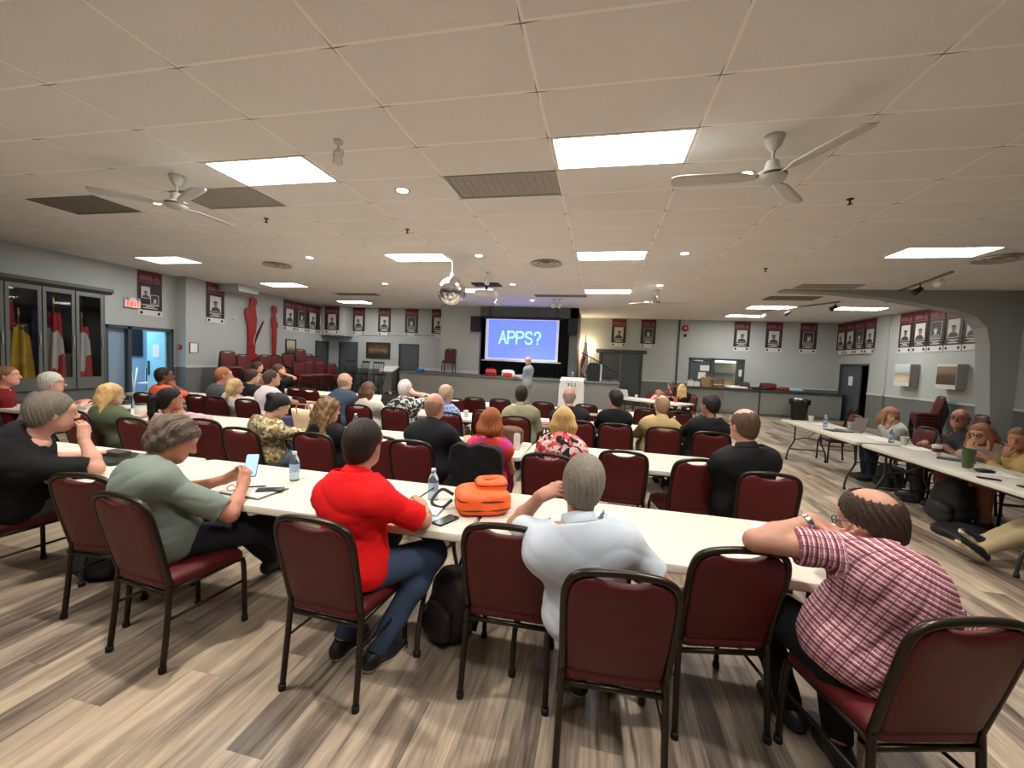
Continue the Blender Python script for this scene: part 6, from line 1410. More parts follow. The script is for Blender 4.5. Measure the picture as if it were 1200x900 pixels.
# exit sign and small wall fittings
t = thing('exit_sign', 'white sign with red letters EXIT on the left wall', 'exit sign', (XL+.01, 8.22, 2.56), math.radians(90))
bm = bm_new(); box(bm, (-.18, -.06, 0), (.18, 0, .25), bevel=.008); obj('housing', bm, M_WHITE, t)
bm = bm_new(); lettering(bm, 'EXIT', (-.125, -.062, .035), (1, 0, 0), (0, 0, 1), (0, -1, 0), .115, .048, .022, .020); obj('lettering', bm, emit('exit_red', (255, 60, 60), 1.2), t)
for sx in (-1, 1): bm = bm_new(); bmesh.ops.create_uvsphere(bm, u_segments=12, v_segments=8, radius=.045, matrix=Matrix.Translation((sx*.12, -.06, .22))); obj('emergency_lamp', bm, M_STEEL, t, True)
t = thing('fire_alarm', 'round red fire bell high on the back wall by the pipe', 'fire alarm', (3.20, YR, 3.24)); bm = bm_new(); lathe(bm, [(.13, 0), (.13, .03), (.10, .06), (.04, .075), (.0005, .08)], n=20); obj('bell', bm, mat('alarm_red', (170, 26, 30), .35), t, True, (0, 0, 0), (math.radians(90), 0, 0)); bm = bm_new(); lathe(bm, [(.04, .076), (.03, .09), (.0005, .095)], n=12, cap=False); obj('bell_cap', bm, M_WHITE, t, True, (0, 0, 0), (math.radians(90), 0, 0))
bm = bm_new(); box(bm, (3.16, YR-.05, 2.90), (3.27, YR, 3.0), bevel=.008); tag(obj('junction_box', bm, M_BLACK), 'small black box under the fire bell', 'box')
t = thing('fire_pull', 'small red fire alarm pull beside the blue doorway', 'fire alarm', (-11.55, 9.345, 1.62)); bm = bm_new(); lathe(bm, [(.075, 0), (.075, .03), (.05, .045), (.0005, .05)], n=16); obj('housing', bm, mat('alarm_red', (170, 26, 30), .35), t, True, None, (math.radians(90), 0, 0)); bm = bm_new(); box(bm, (-.035, -.056, -.012), (.035, -.048, .012)); obj('lever', bm, M_WHITE, t)
def framed(x, y, z, rz, w, h, label, fm, pm, cat='picture', depth=.03, fw=.03):
    t = thing('framed_picture', label, cat, (x, y, z), math.radians(rz)); bm = bm_new()
    for lo, hi in (((-w/2, -depth, 0), (w/2, 0, fw)), ((-w/2, -depth, h-fw), (w/2, 0, h)), ((-w/2, -depth, fw), (-w/2+fw, 0, h-fw)), ((w/2-fw, -depth, fw), (w/2, 0, h-fw))): box(bm, lo, hi)
    obj('frame', bm, fm, t); bm = bm_new(); box(bm, (-w/2+fw, -depth*.5, fw), (w/2-fw, -.002, h-fw)); obj('print', bm, pm, t)
    return t
framed(XL2+.052, 9.56, 1.46, 90, .25, .30, 'framed white notice on the left wall by the red alarm', M_BLACK, M_PAPER, depth=.02, fw=.015)
def scene_mat(name, top, mid, low, scale=4):
    m, t, b = nt(name); tc = N(t, 'ShaderNodeTexCoord'); sx = N(t, 'ShaderNodeSeparateXYZ'); L(t, tc.outputs['Generated'], sx.inputs[0]); no = N(t, 'ShaderNodeTexNoise'); no.inputs['Scale'].default_value = scale; no.inputs['Detail'].default_value = 6; L(t, tc.outputs['Generated'], no.inputs['Vector'])
    v = math_(t, 'ADD', sx.outputs['Z'], math_(t, 'MULTIPLY', math_(t, 'SUBTRACT', no.outputs['Fac'], .5), .5)); cr = N(t, 'ShaderNodeValToRGB'); e = cr.color_ramp.elements; e[0].position = .2; e[0].color = srgb(*low); e[1].position = .8; e[1].color = srgb(*top); q = e.new(.5); q.color = srgb(*mid); L(t, v, cr.inputs[0]); L(t, cr.outputs[0], b.inputs['Base Color']); b.inputs['Roughness'].default_value = .5
    return m
framed(-9.08, YL, 1.50, 0, 1.08, .66, 'dark landscape painting in a brown frame between two doors', mat('frame_walnut', (58, 42, 32), .4), scene_mat('painting_dusk', (74, 62, 46), (128, 104, 66), (50, 40, 32)), fw=.09, depth=.05)
framed(XL2+.01, 13.35, 1.50, 90, .52, .58, 'small framed print behind the stacked chairs', M_BLACK, scene_mat('print_cream', (196, 188, 160), (176, 166, 136), (70, 64, 54)), fw=.035)
for yc, lb, mm in ((13.80, 'deep boxed picture of a pale building on the right wall', scene_mat('picture_pale', (176, 198, 206), (168, 140, 104), (206, 196, 176))), (12.26, 'deep boxed picture of a brown scene on the right wall', scene_mat('picture_brown', (140, 120, 92), (96, 76, 54), (70, 62, 46)))):
    t = thing('boxed_picture', lb, 'picture', (XR, yc, 1.42), math.radians(-90)); bm = bm_new(); box(bm, (-.31, -.22, 0), (.31, 0, .62), bevel=.006); obj('box', bm, mat('picture_box_grey', (150, 150, 146), .6), t)
    bm = bm_new(); box(bm, (-.30, -.226, .0), (.30, -.22, .62)); fr_ = obj('white_margin', bm, M_PW, t); bm = bm_new(); box(bm, (-.29, -.231, .11), (.29, -.226, .56)); obj('print', bm, mm, t)
bm = bm_new(); lathe(bm, [(.045, 0), (.045, .02), (.0005, .024)], n=14); tag(obj('thermostat', bm, M_WHITE, None, True, (XL2+.001, 10.93, 2.60), (0, math.radians(90), 0)), 'small round white fitting left of the soldier cut-outs', 'thermostat')
# ---------------------------------------------------------------- red soldier cut-outs
SOLD1 = [(-.20, 0), (.20, 0), (.22, .05), (.10, .09), (.12, .45), (.13, .80), (.17, 1.10), (.18, 1.22), (.14, 1.40), (.12, 1.58), (.10, 1.60), (.145, 1.66), (.14, 1.72), (.175, 1.80), (.13, 1.90), (.0, 1.93), (-.09, 1.88), (-.09, 1.76), (-.10, 1.66), (-.13, 1.58), (-.26, 1.55), (-.30, 1.42), (-.27, 1.25), (-.19, 1.02), (-.17, .80), (-.165, .4), (-.17, .09)]
SOLD2 = [(-.15, 0), (.18, 0), (.19, .05), (.06, .09), (.09, .45), (.10, .85), (.10, 1.05), (.16, 1.12), (.15, 1.22), (.09, 1.32), (.04, 1.50), (.03, 1.58), (.085, 1.62), (.10, 1.72), (.09, 1.82), (.02, 1.88), (-.08, 1.87), (-.12, 1.78), (-.10, 1.68), (-.06, 1.60), (-.07, 1.50), (-.13, 1.40), (-.15, 1.28), (-.13, 1.10), (-.09, .95), (-.11, .7), (-.085, .4), (-.06, .09)]
t = thing('soldier_cutout', 'larger red soldier silhouette with bowed head and a rifle', 'cut-out', (XL2+.06, 11.55, 1.42)); bm = bm_new(); prism(bm, SOLD1, (0, 0, 0), (0, 1, 0), (0, 0, 1), (1, 0, 0), .035); obj('figure', bm, M_REDP, t)
bm = bm_new(); prism(bm, [(-.03, .30), (.04, .32), (.44, 1.18), (.40, 1.20), (.24, .92), (.12, .72)], (.036, 0, 0), (0, 1, 0), (0, 0, 1), (1, 0, 0), .02); obj('rifle', bm, mat('rifle_dark', (46, 20, 22), .5), t); bm = bm_new(); tube(bm, smooth_path([(.06, .02, .34), (.06, .03, .55), (.06, .09, .74)], 4), .02, 6); obj('sling', bm, mat('sling_pink', (200, 130, 130), .6), t, True)
t = thing('soldier_cutout', 'slimmer red figure silhouette with folded arms facing the soldier', 'cut-out', (XL2+.06, 12.50, 1.42)); bm = bm_new(); prism(bm, [(x*.92, z*.95) for x, z in SOLD2], (0, 0, 0), (0, 1, 0), (0, 0, 1), (1, 0, 0), .035); obj('figure', bm, M_REDP, t)
bm = bm_new(); box(bm, (XL2, 11.1, 1.28), (XL2+.26, 12.95, 1.42), bevel=.008); tag(obj('plinth_shelf', bm, M_REDP), 'red shelf carrying the soldier silhouettes', 'shelf')
# ---------------------------------------------------------------- flag case
t = thing('flag_case', 'grey glazed cabinet full of flags against the left wall', 'cabinet', (XL, 0, 0)); CX = -11.1-XL
def glass_mat():
    m, tt, b = nt('case_glass'); b.inputs['Base Color'].default_value = (1, 1, 1, 1); b.inputs['Roughness'].default_value = .02; b.inputs['Transmission Weight'].default_value = 1; b.inputs['IOR'].default_value = 1.05
    b.inputs['Specular IOR Level'].default_value = .5
    gl = N(tt, 'ShaderNodeBsdfGlossy'); gl.inputs['Roughness'].default_value = .03; tr = N(tt, 'ShaderNodeBsdfTransparent'); fz = N(tt, 'ShaderNodeLayerWeight'); fz.inputs['Blend'].default_value = .35; mx = N(tt, 'ShaderNodeMixShader')
    tr.inputs[0].default_value = (.9, .92, .92, 1)
    L(tt, math_(tt, 'MULTIPLY', fz.outputs['Fresnel'], .45), mx.inputs[0]); L(tt, tr.outputs[0], mx.inputs[1]); L(tt, gl.outputs[0], mx.inputs[2]); L(tt, mx.outputs[0], tt.nodes['Material Output'].inputs[0])
    return m
M_GLASS = glass_mat(); M_CASE = mat('case_grey', (100, 104, 102), .55, var=.06); M_CASEI = mat('case_inside', (38, 38, 40), .8)
bm = bm_new(); box(bm, (.01, 4.9, 0), (.05, 7.25, 2.75)); box(bm, (.05, 4.9, .50), (CX-.02, 7.22, .55)); box(bm, (.05, 4.86, 0), (CX, 4.9, 2.75)); box(bm, (.05, 7.21, 0), (CX, 7.25, 2.75)); box(bm, (.05, 4.9, 2.72), (CX-.02, 7.22, 2.75)); obj('carcass', bm, M_CASEI, t)
bm = bm_new(); box(bm, (CX-.02, 4.86, 0), (CX, 7.25, .60)); box(bm, (.0, 7.245, 0), (CX, 7.27, 2.75)); obj('base_panel', bm, M_CASE, t)
bm = bm_new(); prism(bm, [(-.0, 2.74), (CX+.02, 2.74), (CX+.10, 2.80), (CX+.10, 2.87), (0, 2.87)], (0, 4.8, 0), (1, 0, 0), (0, 0, 1), (0, 1, 0), 2.58); obj('crown', bm, mat('crown_grey', (70, 73, 72), .55), t)
for k, (a, b) in enumerate(((5.10, 5.62), (5.64, 6.16), (6.18, 6.70), (6.72, 7.22))):
    bm = bm_new(); f = .055
    for lo, hi in (((CX, a, .62), (CX+.03, b, .88)), ((CX, a, 2.64), (CX+.03, b, 2.73)), ((CX, a, .88), (CX+.03, a+f, 2.64)), ((CX, b-f, .88), (CX+.03, b, 2.64))): box(bm, lo, hi)
    d_ = obj('door', bm, M_CASE, t); bm = bm_new(); box(bm, (CX+.010, a+f, .88), (CX+.016, b-f, 2.64)); obj('glass_pane', bm, M_GLASS, d_); bm = bm_new(); box(bm, (CX+.03, b-f+.015, 1.55), (CX+.05, b-f+.035, 1.75)); obj('handle', bm, M_STEEL, d_)
for i, (y, xo, lb, m_, h, r1) in enumerate(((5.78, .34, 'red and white flag above the yellow one in the glass case', F_RW, 1.98, .15), (5.92, .43, 'yellow flag hanging in the glass case', F_YEL, 1.50, .19), (5.70, .30, 'dark blue flag left of the yellow flag in the glass case', F_BLU, 1.55, .13), (6.32, .30, 'dark blue flag behind the middle case door', F_BLU, 1.86, .15), (6.46, .42, 'red and white flag behind the middle case door', F_RW, 1.80, .17), (6.95, .40, 'red and white flag behind the case door nearest the blue doorway', F_RW, 1.55, .15), (5.32, .36, 'red flag behind the leftmost visible case door', F_RW, 1.8, .15))):
    drape('furled_flag', lb, 'flag', (XL+xo, y, .55), h, .09, r1, m_, 5+i % 3, i, 'flags in the glass case')
# ---------------------------------------------------------------- things in the corridor
framed(-14.19, 10.02, 1.28, 90, .50, .85, 'dark poster on the corridor wall seen through the blue doorway', M_BLACK, mat('poster_dark', (28, 32, 40), .5, var=.5, scale=5))
def high_chair(x, y, label):
    t = thing('high_chair', label, 'high chair', (x, y, 0), .3, 'white framed stands beyond the doorway')
    for sx in (-1, 1):
        for sy in (-1, 1): bm = bm_new(); tube(bm, [(sx*.24, sy*.24, 0), (sx*.17, sy*.16, .98)], .018, 8); obj('leg', bm, M_WHITE, t, True)
    bm = bm_new(); box(bm, (-.18, -.16, .52), (.18, .16, .56), bevel=.01); obj('seat', bm, M_WHITE, t)
    bm = bm_new(); box(bm, (-.17, .13, .58), (.17, .17, .98), bevel=.01); obj('backrest', bm, mat('chair_slate', (44, 52, 60), .6), t)
high_chair(-12.6, 8.55, 'white framed stand nearer the pale blue door leaf'); high_chair(-12.7, 9.35, 'white framed stand beside the dark poster')
# ---------------------------------------------------------------- black spindle chairs, side lectern
def spindle_chair():
    t = thing('spindle_chair', 'x', 'chair', (0, 0, 0)); M = mat('spindle_black', (26, 24, 23), .4)
    bm = bm_new(); rows = [[bm.verts.new((x, y, z)) for x, y in rrect(.21-i, .20-i, .09, 5)] for z, i in ((.43, .012), (.44, 0), (.462, 0), (.468, .02))]
    for a, b in zip(rows, rows[1:]):
        for j in range(len(a)): bm.faces.new((a[j], a[(j+1) % len(a)], b[(j+1) % len(a)], b[j]))
    bm.faces.new(rows[0][::-1]); bm.faces.new(rows[-1]); obj('seat', bm, M, t, 'auto')
    for sx in (-1, 1):
        for sy in (-1, 1): bm = bm_new(); tube(bm, [(sx*.15, sy*.14, .43), (sx*.175, sy*.175, .24), (sx*.20, sy*.21, 0)], [.014, .019, .012], 8); obj('leg', bm, M, t, True)
        bm = bm_new(); tube(bm, [(sx*.18, .17, .20), (sx*.18, -.17, .20)], .009, 6); obj('stretcher', bm, M, t, True)
        bm = bm_new(); tube(bm, [(sx*.19, -.17, .46), (sx*.205, -.27, .90)], .015, 8); obj('back_post', bm, M, t, True)
    for k in range(5): x = -.12+.06*k; bm = bm_new(); tube(bm, [(x, -.175, .46), (x*1.05, -.262, .86)], .008, 6); obj('spindle', bm, M, t, True)
    bm = bm_new(); obox(bm, (0, -.268, .885), (.22, 0, 0), (0, .012, 0), (0, -.008, .04)); obj('top_rail', bm, M, t)
    return t
SP = spindle_chair(); first = True
for x, y, z, rz, lb in ((-10.45, 14.2, 0, 200, 'black spindle chair standing by the corner door'), (-9.75, 14.4, 0, 170, 'black spindle chair below the left door frame, lower of a pile'), (-9.70, 14.4, .46, 190, 'black spindle chair upended on a pile below the left door'), (-9.25, 14.5, 0, 150, 'black spindle chair under the painting, lower one'), (-9.2, 14.5, .46, 160, 'black spindle chair on top under the painting'), (-8.35, 14.25, 0, 185, 'black spindle chair in front of the side lectern, lower one'), (-8.35, 14.22, .46, 190, 'black spindle chair raised in front of the side lectern')):
    c = SP if first else copy_tree(SP); first = False
    c.location = (x, y, z); c.rotation_euler = (0, 0, math.radians(rz)); tag(c, lb, None, 'black spindle chairs by the back wall')
t = thing('side_lectern', 'grey lectern with a pale slanted top between painting and door', 'lectern', (-8.34, 15.2, 0)); bm = bm_new(); box(bm, (-.22, -.20, 0), (.22, .20, .98), bevel=.01); obj('body', bm, M_STAGEF, t); bm = bm_new(); obox(bm, (0, -.02, 1.09), (.30, 0, 0), (0, .28, .10), (0, -.008, .022)); obj('reading_top', bm, M_WHITE, t)
# ---------------------------------------------------------------- waste bin
t = thing('waste_bin', 'black waste bin with a bin bag in front of the counter', 'bin', (6.9, 16.25, 0)); bm = bm_new(); lathe(bm, [(.22, 0), (.225, .02), (.265, .62), (.285, .66), (.29, .69), (.27, .70)], n=24); obj('bin_body', bm, mat('bin_black', (26, 28, 34), .5), t, True)
bm = bm_new(); rows = [[bm.verts.new(((r+.018*math.sin(9*a)+.01*math.sin(17*a+z*40))*math.cos(a), (r+.018*math.sin(9*a)+.01*math.sin(17*a+z*40))*math.sin(a), z+.015*math.sin(5*a))) for a in [2*math.pi*j/48 for j in range(48)]] for r, z in ((.285, .55), (.30, .62), (.305, .71), (.27, .735), (.22, .70))]
for a, b in zip(rows, rows[1:]):
    for j in range(48): bm.faces.new((a[j], a[(j+1) % 48], b[(j+1) % 48], b[j]))
obj('bin_bag', bm, mat('bag_black_gloss', (20, 21, 25), .3), t, True); soft_bag('rubbish', 'crumpled white rubbish showing in the waste bin', 'rubbish', (6.82, 16.2, .66), (.22, .2, .12), M_PAPER, 9)
# ---------------------------------------------------------------- goods on the counter
KRAFT = mat('kraft_paper', (150, 118, 82), .8); KRAFT2 = mat('kraft_dark', (120, 84, 56), .8)
ctz = .975
def carton(x, y, z, w, d, h, m, label, rz=0, grp=None, flaps=False):
    t = thing('carton', label, 'box', (x, y, z), math.radians(rz), grp); bm = bm_new(); box(bm, (-w/2, -d/2, 0), (w/2, d/2, h), bevel=.004, seg=1); obj('box_body', bm, m, t)
    bm = bm_new(); box(bm, (-w/2+.002, -d/2-.002, h*.45), (w/2-.002, -d/2, h*.53)); obj('tape', bm, M_PAPER, t)
    if flaps:
        for sx in (-1, 1): bm = bm_new(); obox(bm, (sx*(w/2+.03), 0, h+.05), (.03, 0, .05), (0, d/2, 0), (.002, 0, 0)); obj('flap', bm, m, t)
def paper_bag(x, y, label, m, w=.2, h=.3):
    t = thing('paper_bag', label, 'bag', (x, y, ctz), rnd.uniform(-.3, .3), 'paper bags on the counter'); bm = bm_new(); prism(bm, [(-w/2, 0), (w/2, 0), (w/2*1.03, h), (w*.15, h*.94), (-w*.2, h*1.02), (-w/2*1.03, h*.97)], (0, -.06, 0), (1, 0, 0), (0, 0, 1), (0, 1, 0), .12); obj('bag_body', bm, m, t); bm = bm_new(); tube(bm, smooth_path([(-.05, -.04, h*.95), (-.03, -.04, h*1.2), (.03, -.04, h*1.2), (.05, -.04, h*.95)], 4), .006, 6); obj('handle', bm, m, t, True)
for x, lb, m_, w_, h_ in ((3.42, 'white paper bag at the left end of the counter', M_PAPER, .22, .22), (3.66, 'small white paper bag second from the left on the counter', M_PAPER, .2, .18), (3.92, 'tall kraft paper bag on the counter before the door', KRAFT, .24, .36), (4.12, 'kraft paper bag with a white cup in front', KRAFT, .24, .40)): paper_bag(x, 17.05, lb, m_, w_, h_)
carton(4.36, 17.0, ctz, .34, .25, .24, KRAFT2, 'brown carton on the counter under the hatch edge', 4, None, True); carton(4.72, 17.05, ctz, .26, .22, .22, KRAFT, 'pale brown carton right of the darker one on the counter', -6); carton(5.0, 17.15, ctz, .42, .3, .10, M_WHITE, 'flat white carton on the counter in front of the hatch')
t = thing('towel', 'crumpled white towel on the counter in front of the hatch shutter', 'towel', (5.0, 16.85, ctz)); soft_bag('towel_cloth', None, None, (0, 0, 0), (.7, .28, .08), M_WHITE, 11, parent=t)
soft_bag('lunch_bag', 'brown and red insulated bag on the counter right of the hatch', 'bag', (5.32, 16.95, ctz), (.30, .22, .26), mat('bag_brown', (84, 48, 40), .7), 12); soft_bag('duffel_bag', 'dark red first-aid duffel on the counter beyond the bin', 'bag', (6.12, 17.0, ctz), (.52, .30, .26), mat('bag_maroon', (96, 28, 34), .7), 13); soft_bag('pouch', 'small red pouch on the counter right of the duffel', 'bag', (6.66, 17.0, ctz), (.34, .2, .14), mat('bag_red_dark', (130, 40, 40), .7), 14); soft_bag('folded_cloth', 'pale blue folded plastic at the right of the counter', 'cloth', (7.05, 17.0, ctz), (.46, .26, .10), mat('plastic_blue', (150, 180, 206), .4), 15)
for x, lb in ((5.62, 'black cable bundle left of two on the counter'), (5.86, 'black radio lying by the duffel on the counter')): soft_bag('gadget', lb, 'gadget', (x, 16.84, ctz), (.22, .12, .07), M_BLACK, 16)
# ---------------------------------------------------------------- bottles, cups, paper and phones
def clear_plastic():
    m, t, b = nt('bottle_plastic'); b.inputs['Base Color'].default_value = srgb(196, 216, 232); b.inputs['Roughness'].default_value = .08; b.inputs['Transmission Weight'].default_value = .85; b.inputs['IOR'].default_value = 1.2
    return m
M_BOT = clear_plastic()
def make_bottle():
    t = thing('water_bottle', 'x', 'bottle'); bm = bm_new(); lathe(bm, [(.026, .0), (.032, .006), (.0325, .03), (.030, .037), (.0325, .044), (.030, .052), (.0325, .06), (.0325, .125), (.031, .14), (.022, .168), (.0125, .182), (.0125, .192)], n=20); obj('bottle_body', bm, M_BOT, t, True)
    bm = bm_new(); lathe(bm, [(.0330, .066), (.0332, .068), (.0332, .118), (.0330, .12)], n=20, cap=False); obj('bottle_label', bm, mat('bottle_label_blue', (150, 178, 206), .4, var=.5, scale=60), t, True)
    bm = bm_new(); lathe(bm, [(.0145, .186), (.0145, .204), (.013, .206)], n=16); obj('cap', bm, mat('cap_white', (214, 224, 230), .4), t, True)
    return t
BOT = make_bottle(); bf_ = True
for x, y, lb in ((-2.07, 2.48, 'clear water bottle beyond the notepad on the front table'), (-1.0, 2.42, 'clear water bottle right of the red-shirted man'), (1.08, 6.30, 'clear water bottle right of the tan-shirted man'), (-2.80, 4.34, 'clear water bottle peeking over the red-shirted man\'s hair'), (3.86, 8.10, 'clear blue water bottle on the far right-hand table'), (4.02, 6.70, 'clear blue water bottle beside the white cup on the right-hand table'), (-7.05, 6.25, 'clear greenish bottle right of the orange-shirted man'), (-4.35, 6.2, 'clear water bottle by the slate-jacketed man')):
    c = BOT if bf_ else copy_tree(BOT); bf_ = False; c.location = (x, y, .74); tag(c, lb, None, 'water bottles on the tables')
def cup(x, y, label, m, r=.04, h=.10, lid=None, z=.74, name='paper_cup', sleeve_=None):
    t = thing(name, label, 'cup', (x, y, z)); bm = bm_new(); lathe(bm, [(r*.72, 0), (r*.76, .004), (r, h-.004), (r*1.05, h-.002), (r*1.05, h+.002), (r*.97, h), (r*.74, .01), (.0005, .009)], n=22, cap=False); obj('cup_body', bm, m, t, True)
    if lid: bm = bm_new(); lathe(bm, [(r*1.06, h), (r*1.06, h+.008), (r*.9, h+.016), (.0005, h+.016)], n=22, cap=False); obj('lid', bm, lid, t, True)
    if sleeve_: bm = bm_new(); lathe(bm, [(r*.84, h*.3), (r*.96, h*.75)], n=22, cap=False); obj('sleeve', bm, sleeve_, t, True)
M_GRN = mat('cup_green', (72, 94, 56), .5)
cup(3.80, 5.17, 'large green tumbler on the right-hand table', M_GRN, .055, .20, None, name='tumbler'); cup(4.10, 6.58, 'white paper cup beside the blue bottle on the right-hand table', M_WHITE, .042, .105); cup(4.04, 5.94, 'white paper cup with a dark red sleeve on the right-hand table', M_WHITE, .045, .10, M_WHITE, sleeve_=mat('sleeve_maroon', (92, 30, 34), .6)); cup(3.96, 8.82, 'white cup at the far end of the right-hand table', M_WHITE, .045, .11); cup(4.18, 7.98, 'pale green cup behind the open laptop', mat('cup_pale_green', (176, 196, 182), .5), .045, .12)
t = thing('drink_can', 'tall white drink can beside the brown bag on the second-row table', 'can', (-.80, 4.10, .74)); bm = bm_new(); lathe(bm, [(.026, 0), (.033, .008), (.033, .155), (.027, .166), (.025, .168)], n=20); obj('can_body', bm, mat('can_white', (206, 208, 204), .35, .3, var=.15, scale=50), t, True); bm = bm_new(); lathe(bm, [(.027, .166), (.026, .170), (.0005, .167)], n=20, cap=False); obj('can_lid', bm, M_STEEL, t, True)
for x, y, lb in ((-2.02, 6.1, 'white cup by the blue plaid man'), (-4.42, 8.1, 'white cup on the farthest left table'), (1.02, 12.1, 'white cup beside the laptop on the far angled table')): cup(x, y, lb, M_WHITE, .04, .10)
cup(1.98, 11.55, 'pink cup in front of the long-haired blonde woman', mat('cup_pink', (222, 70, 96), .5), .05, .12)
def tin(x, y, label, m, r=.055, h=.15):
    t = thing('coffee_tin', label, 'tin', (x, y, .74)); bm = bm_new(); lathe(bm, [(r, 0), (r, h)], n=22); obj('tin_body', bm, m, t, 'auto'); bm = bm_new(); lathe(bm, [(r*1.03, h-.012), (r*1.03, h+.004), (r*.9, h+.006), (.0005, h+.006)], n=22, cap=False); obj('lid', bm, M_BLACK, t, 'auto'); bm = bm_new(); lathe(bm, [(r*1.01, h*.35), (r*1.01, h*.7)], n=22, cap=False); obj('tin_label', bm, M_PAPER, t, True)
tin(-6.12, 4.22, 'dark blue tin with a white label beyond the olive-topped woman', mat('tin_navy', (54, 60, 74), .5)); tin(-5.86, 4.22, 'white tin right of the dark blue tin', M_WHITE, .06, .13)
def sheet(x, y, w, d, rz, label, z=.7405, m=None, name='paper_sheet', n=1):
    bm = bm_new(); box(bm, (-w/2, -d/2, 0), (w/2, d/2, .0015*n)); o = obj(name, bm, m or M_PAPER, None, False, (x, y, z), (0, 0, math.radians(rz))); return tag(o, label, 'paper')
def notepad(x, y, w, d, rz, label, cover=M_BLACK):
    t = thing('notepad', label, 'notepad', (x, y, .74), math.radians(rz)); bm = bm_new(); box(bm, (-w/2-.008, -d/2-.008, 0), (w/2+.008, d/2+.008, .004)); obj('cover', bm, cover, t); bm = bm_new(); box(bm, (-w/2, -d/2, .004), (w/2, d/2, .012)); obj('pages', bm, M_PAPER, t)
def pen(x, y, z, d, label, m=M_BLACK):
    d = Vector(d).normalized(); t = thing('pen', label, 'pen', (x, y, z)); bm = bm_new(); tube(bm, [-.07*d, .055*d], .0045, 8); obj('barrel', bm, m, t, True); bm = bm_new(); tube(bm, [.055*d, .07*d], [.0045, .001], 8); obj('tip', bm, M_STEEL, t, True)
def phone(x, y, z, rz, label, lit=None, tilt=(0, 0)):
    t = thing('smartphone', label, 'phone', (x, y, z)); t.rotation_euler = (math.radians(tilt[0]), math.radians(tilt[1]), math.radians(rz)); bm = bm_new(); prism(bm, rrect(.037, .077, .010, 4), (0, 0, 0), (1, 0, 0), (0, 1, 0), (0, 0, 1), .008); obj('phone_body', bm, M_BLACK, t); bm = bm_new(); prism(bm, rrect(.034, .074, .008, 4), (0, 0, .008), (1, 0, 0), (0, 1, 0), (0, 0, 1), .0006); obj('phone_screen', bm, lit or mat('screen_off', (14, 15, 17), .12), t)
notepad(-2.13, 2.20, .30, .22, -4, 'notepad in front of the man in the grey-green shirt', M_BLACK); phone(-2.03, 2.22, .752, -62, 'black phone lying on the open notepad'); pen(-2.16, 2.24, .757, (.8, .5, 0), 'black pen lying on the notepad'); 
def spectacles(x, y, rz, label, z=.742):
    t = thing('spectacles', label, 'glasses', (x, y, z), math.radians(rz)); M = mat('spectacle_frame', (25, 24, 26), .3)
    for sx in (-1, 1): bm = bm_new(); tube(bm, [(sx*.033+.024*math.cos(a), 0, .02+.018*math.sin(a)) for a in np.linspace(0, 2*math.pi, 15)[:-1]], .002, 6, closed=True); obj('rim', bm, M, t, True); bm = bm_new(); tube(bm, [(sx*.057, 0, .026), (sx*.06, .10, .02), (sx*.055, .13, .004)], .002, 6); obj('temple', bm, M, t, True)
spectacles(-2.20, 2.14, 30, 'spectacles lying on the notepad', .752); spectacles(-3.48, 2.40, -20, 'spectacles lying beside the black folder')
t = thing('folder', 'black zip folder on the front table beside the black-shirted man', 'folder', (-3.66, 2.46, .74), math.radians(-6)); bm = bm_new(); prism(bm, rrect(.20, .14, .03, 4), (0, 0, 0), (1, 0, 0), (0, 1, 0), (0, 0, 1), .028); obj('cover', bm, M_BLACK, t); bm = bm_new(); prism(bm, rrect(.10, .05, .02, 4), (-.05, .03, .028), (1, 0, 0), (0, 1, 0), (0, 0, 1), .03); obj('pouch', bm, mat('pouch_brown', (58, 48, 44), .7), t)
sheet(-3.55, 2.22, .30, .22, 10, 'loose sheet under the spectacles near the black folder')
notepad(-1.03, 2.27, .30, .22, 4, 'notepad under the red-shirted man\'s hand', mat('cover_grey', (110, 124, 130), .6)); sheet(-.95, 2.10, .20, .26, -24, 'pale blue leaflet by the red-shirted man\'s elbow', m=mat('leaflet_cyan', (186, 222, 222), .7)); pen(-.99, 2.285, .83, (.75, .35, .55), 'pen held in the red-shirted man\'s hand'); phone(-.80, 2.13, .741, -22, 'black phone at the table corner left of the orange bag')
sheet(1.0, 2.36, .42, .30, 14, 'white sheet in front of the plaid-shirted man', n=2); sheet(1.18, 2.56, .50, .24, -3, 'long white sheet at the back of the plaid-shirted man\'s place', z=.7402); pen(.82, 2.26, .745, (-.5, .85, 0), 'black pen at the edge of the plaid-shirted man\'s paper'); pen(1.12, 2.28, .748, (.6, -.8, 0), 'second black pen by the plaid-shirted man\'s elbow')
bm = bm_new(); 
t = thing('tissue_box', 'white card tent beyond the plaid-shirted man\'s glasses', 'card', (1.22, 2.50, .74)); bm = bm_new(); prism(bm, [(-.05, 0), (.05, 0), (0, .11)], (-.06, 0, 0), (0, 1, 0), (0, 0, 1), (1, 0, 0), .12); obj('card', bm, M_PAPER, t)
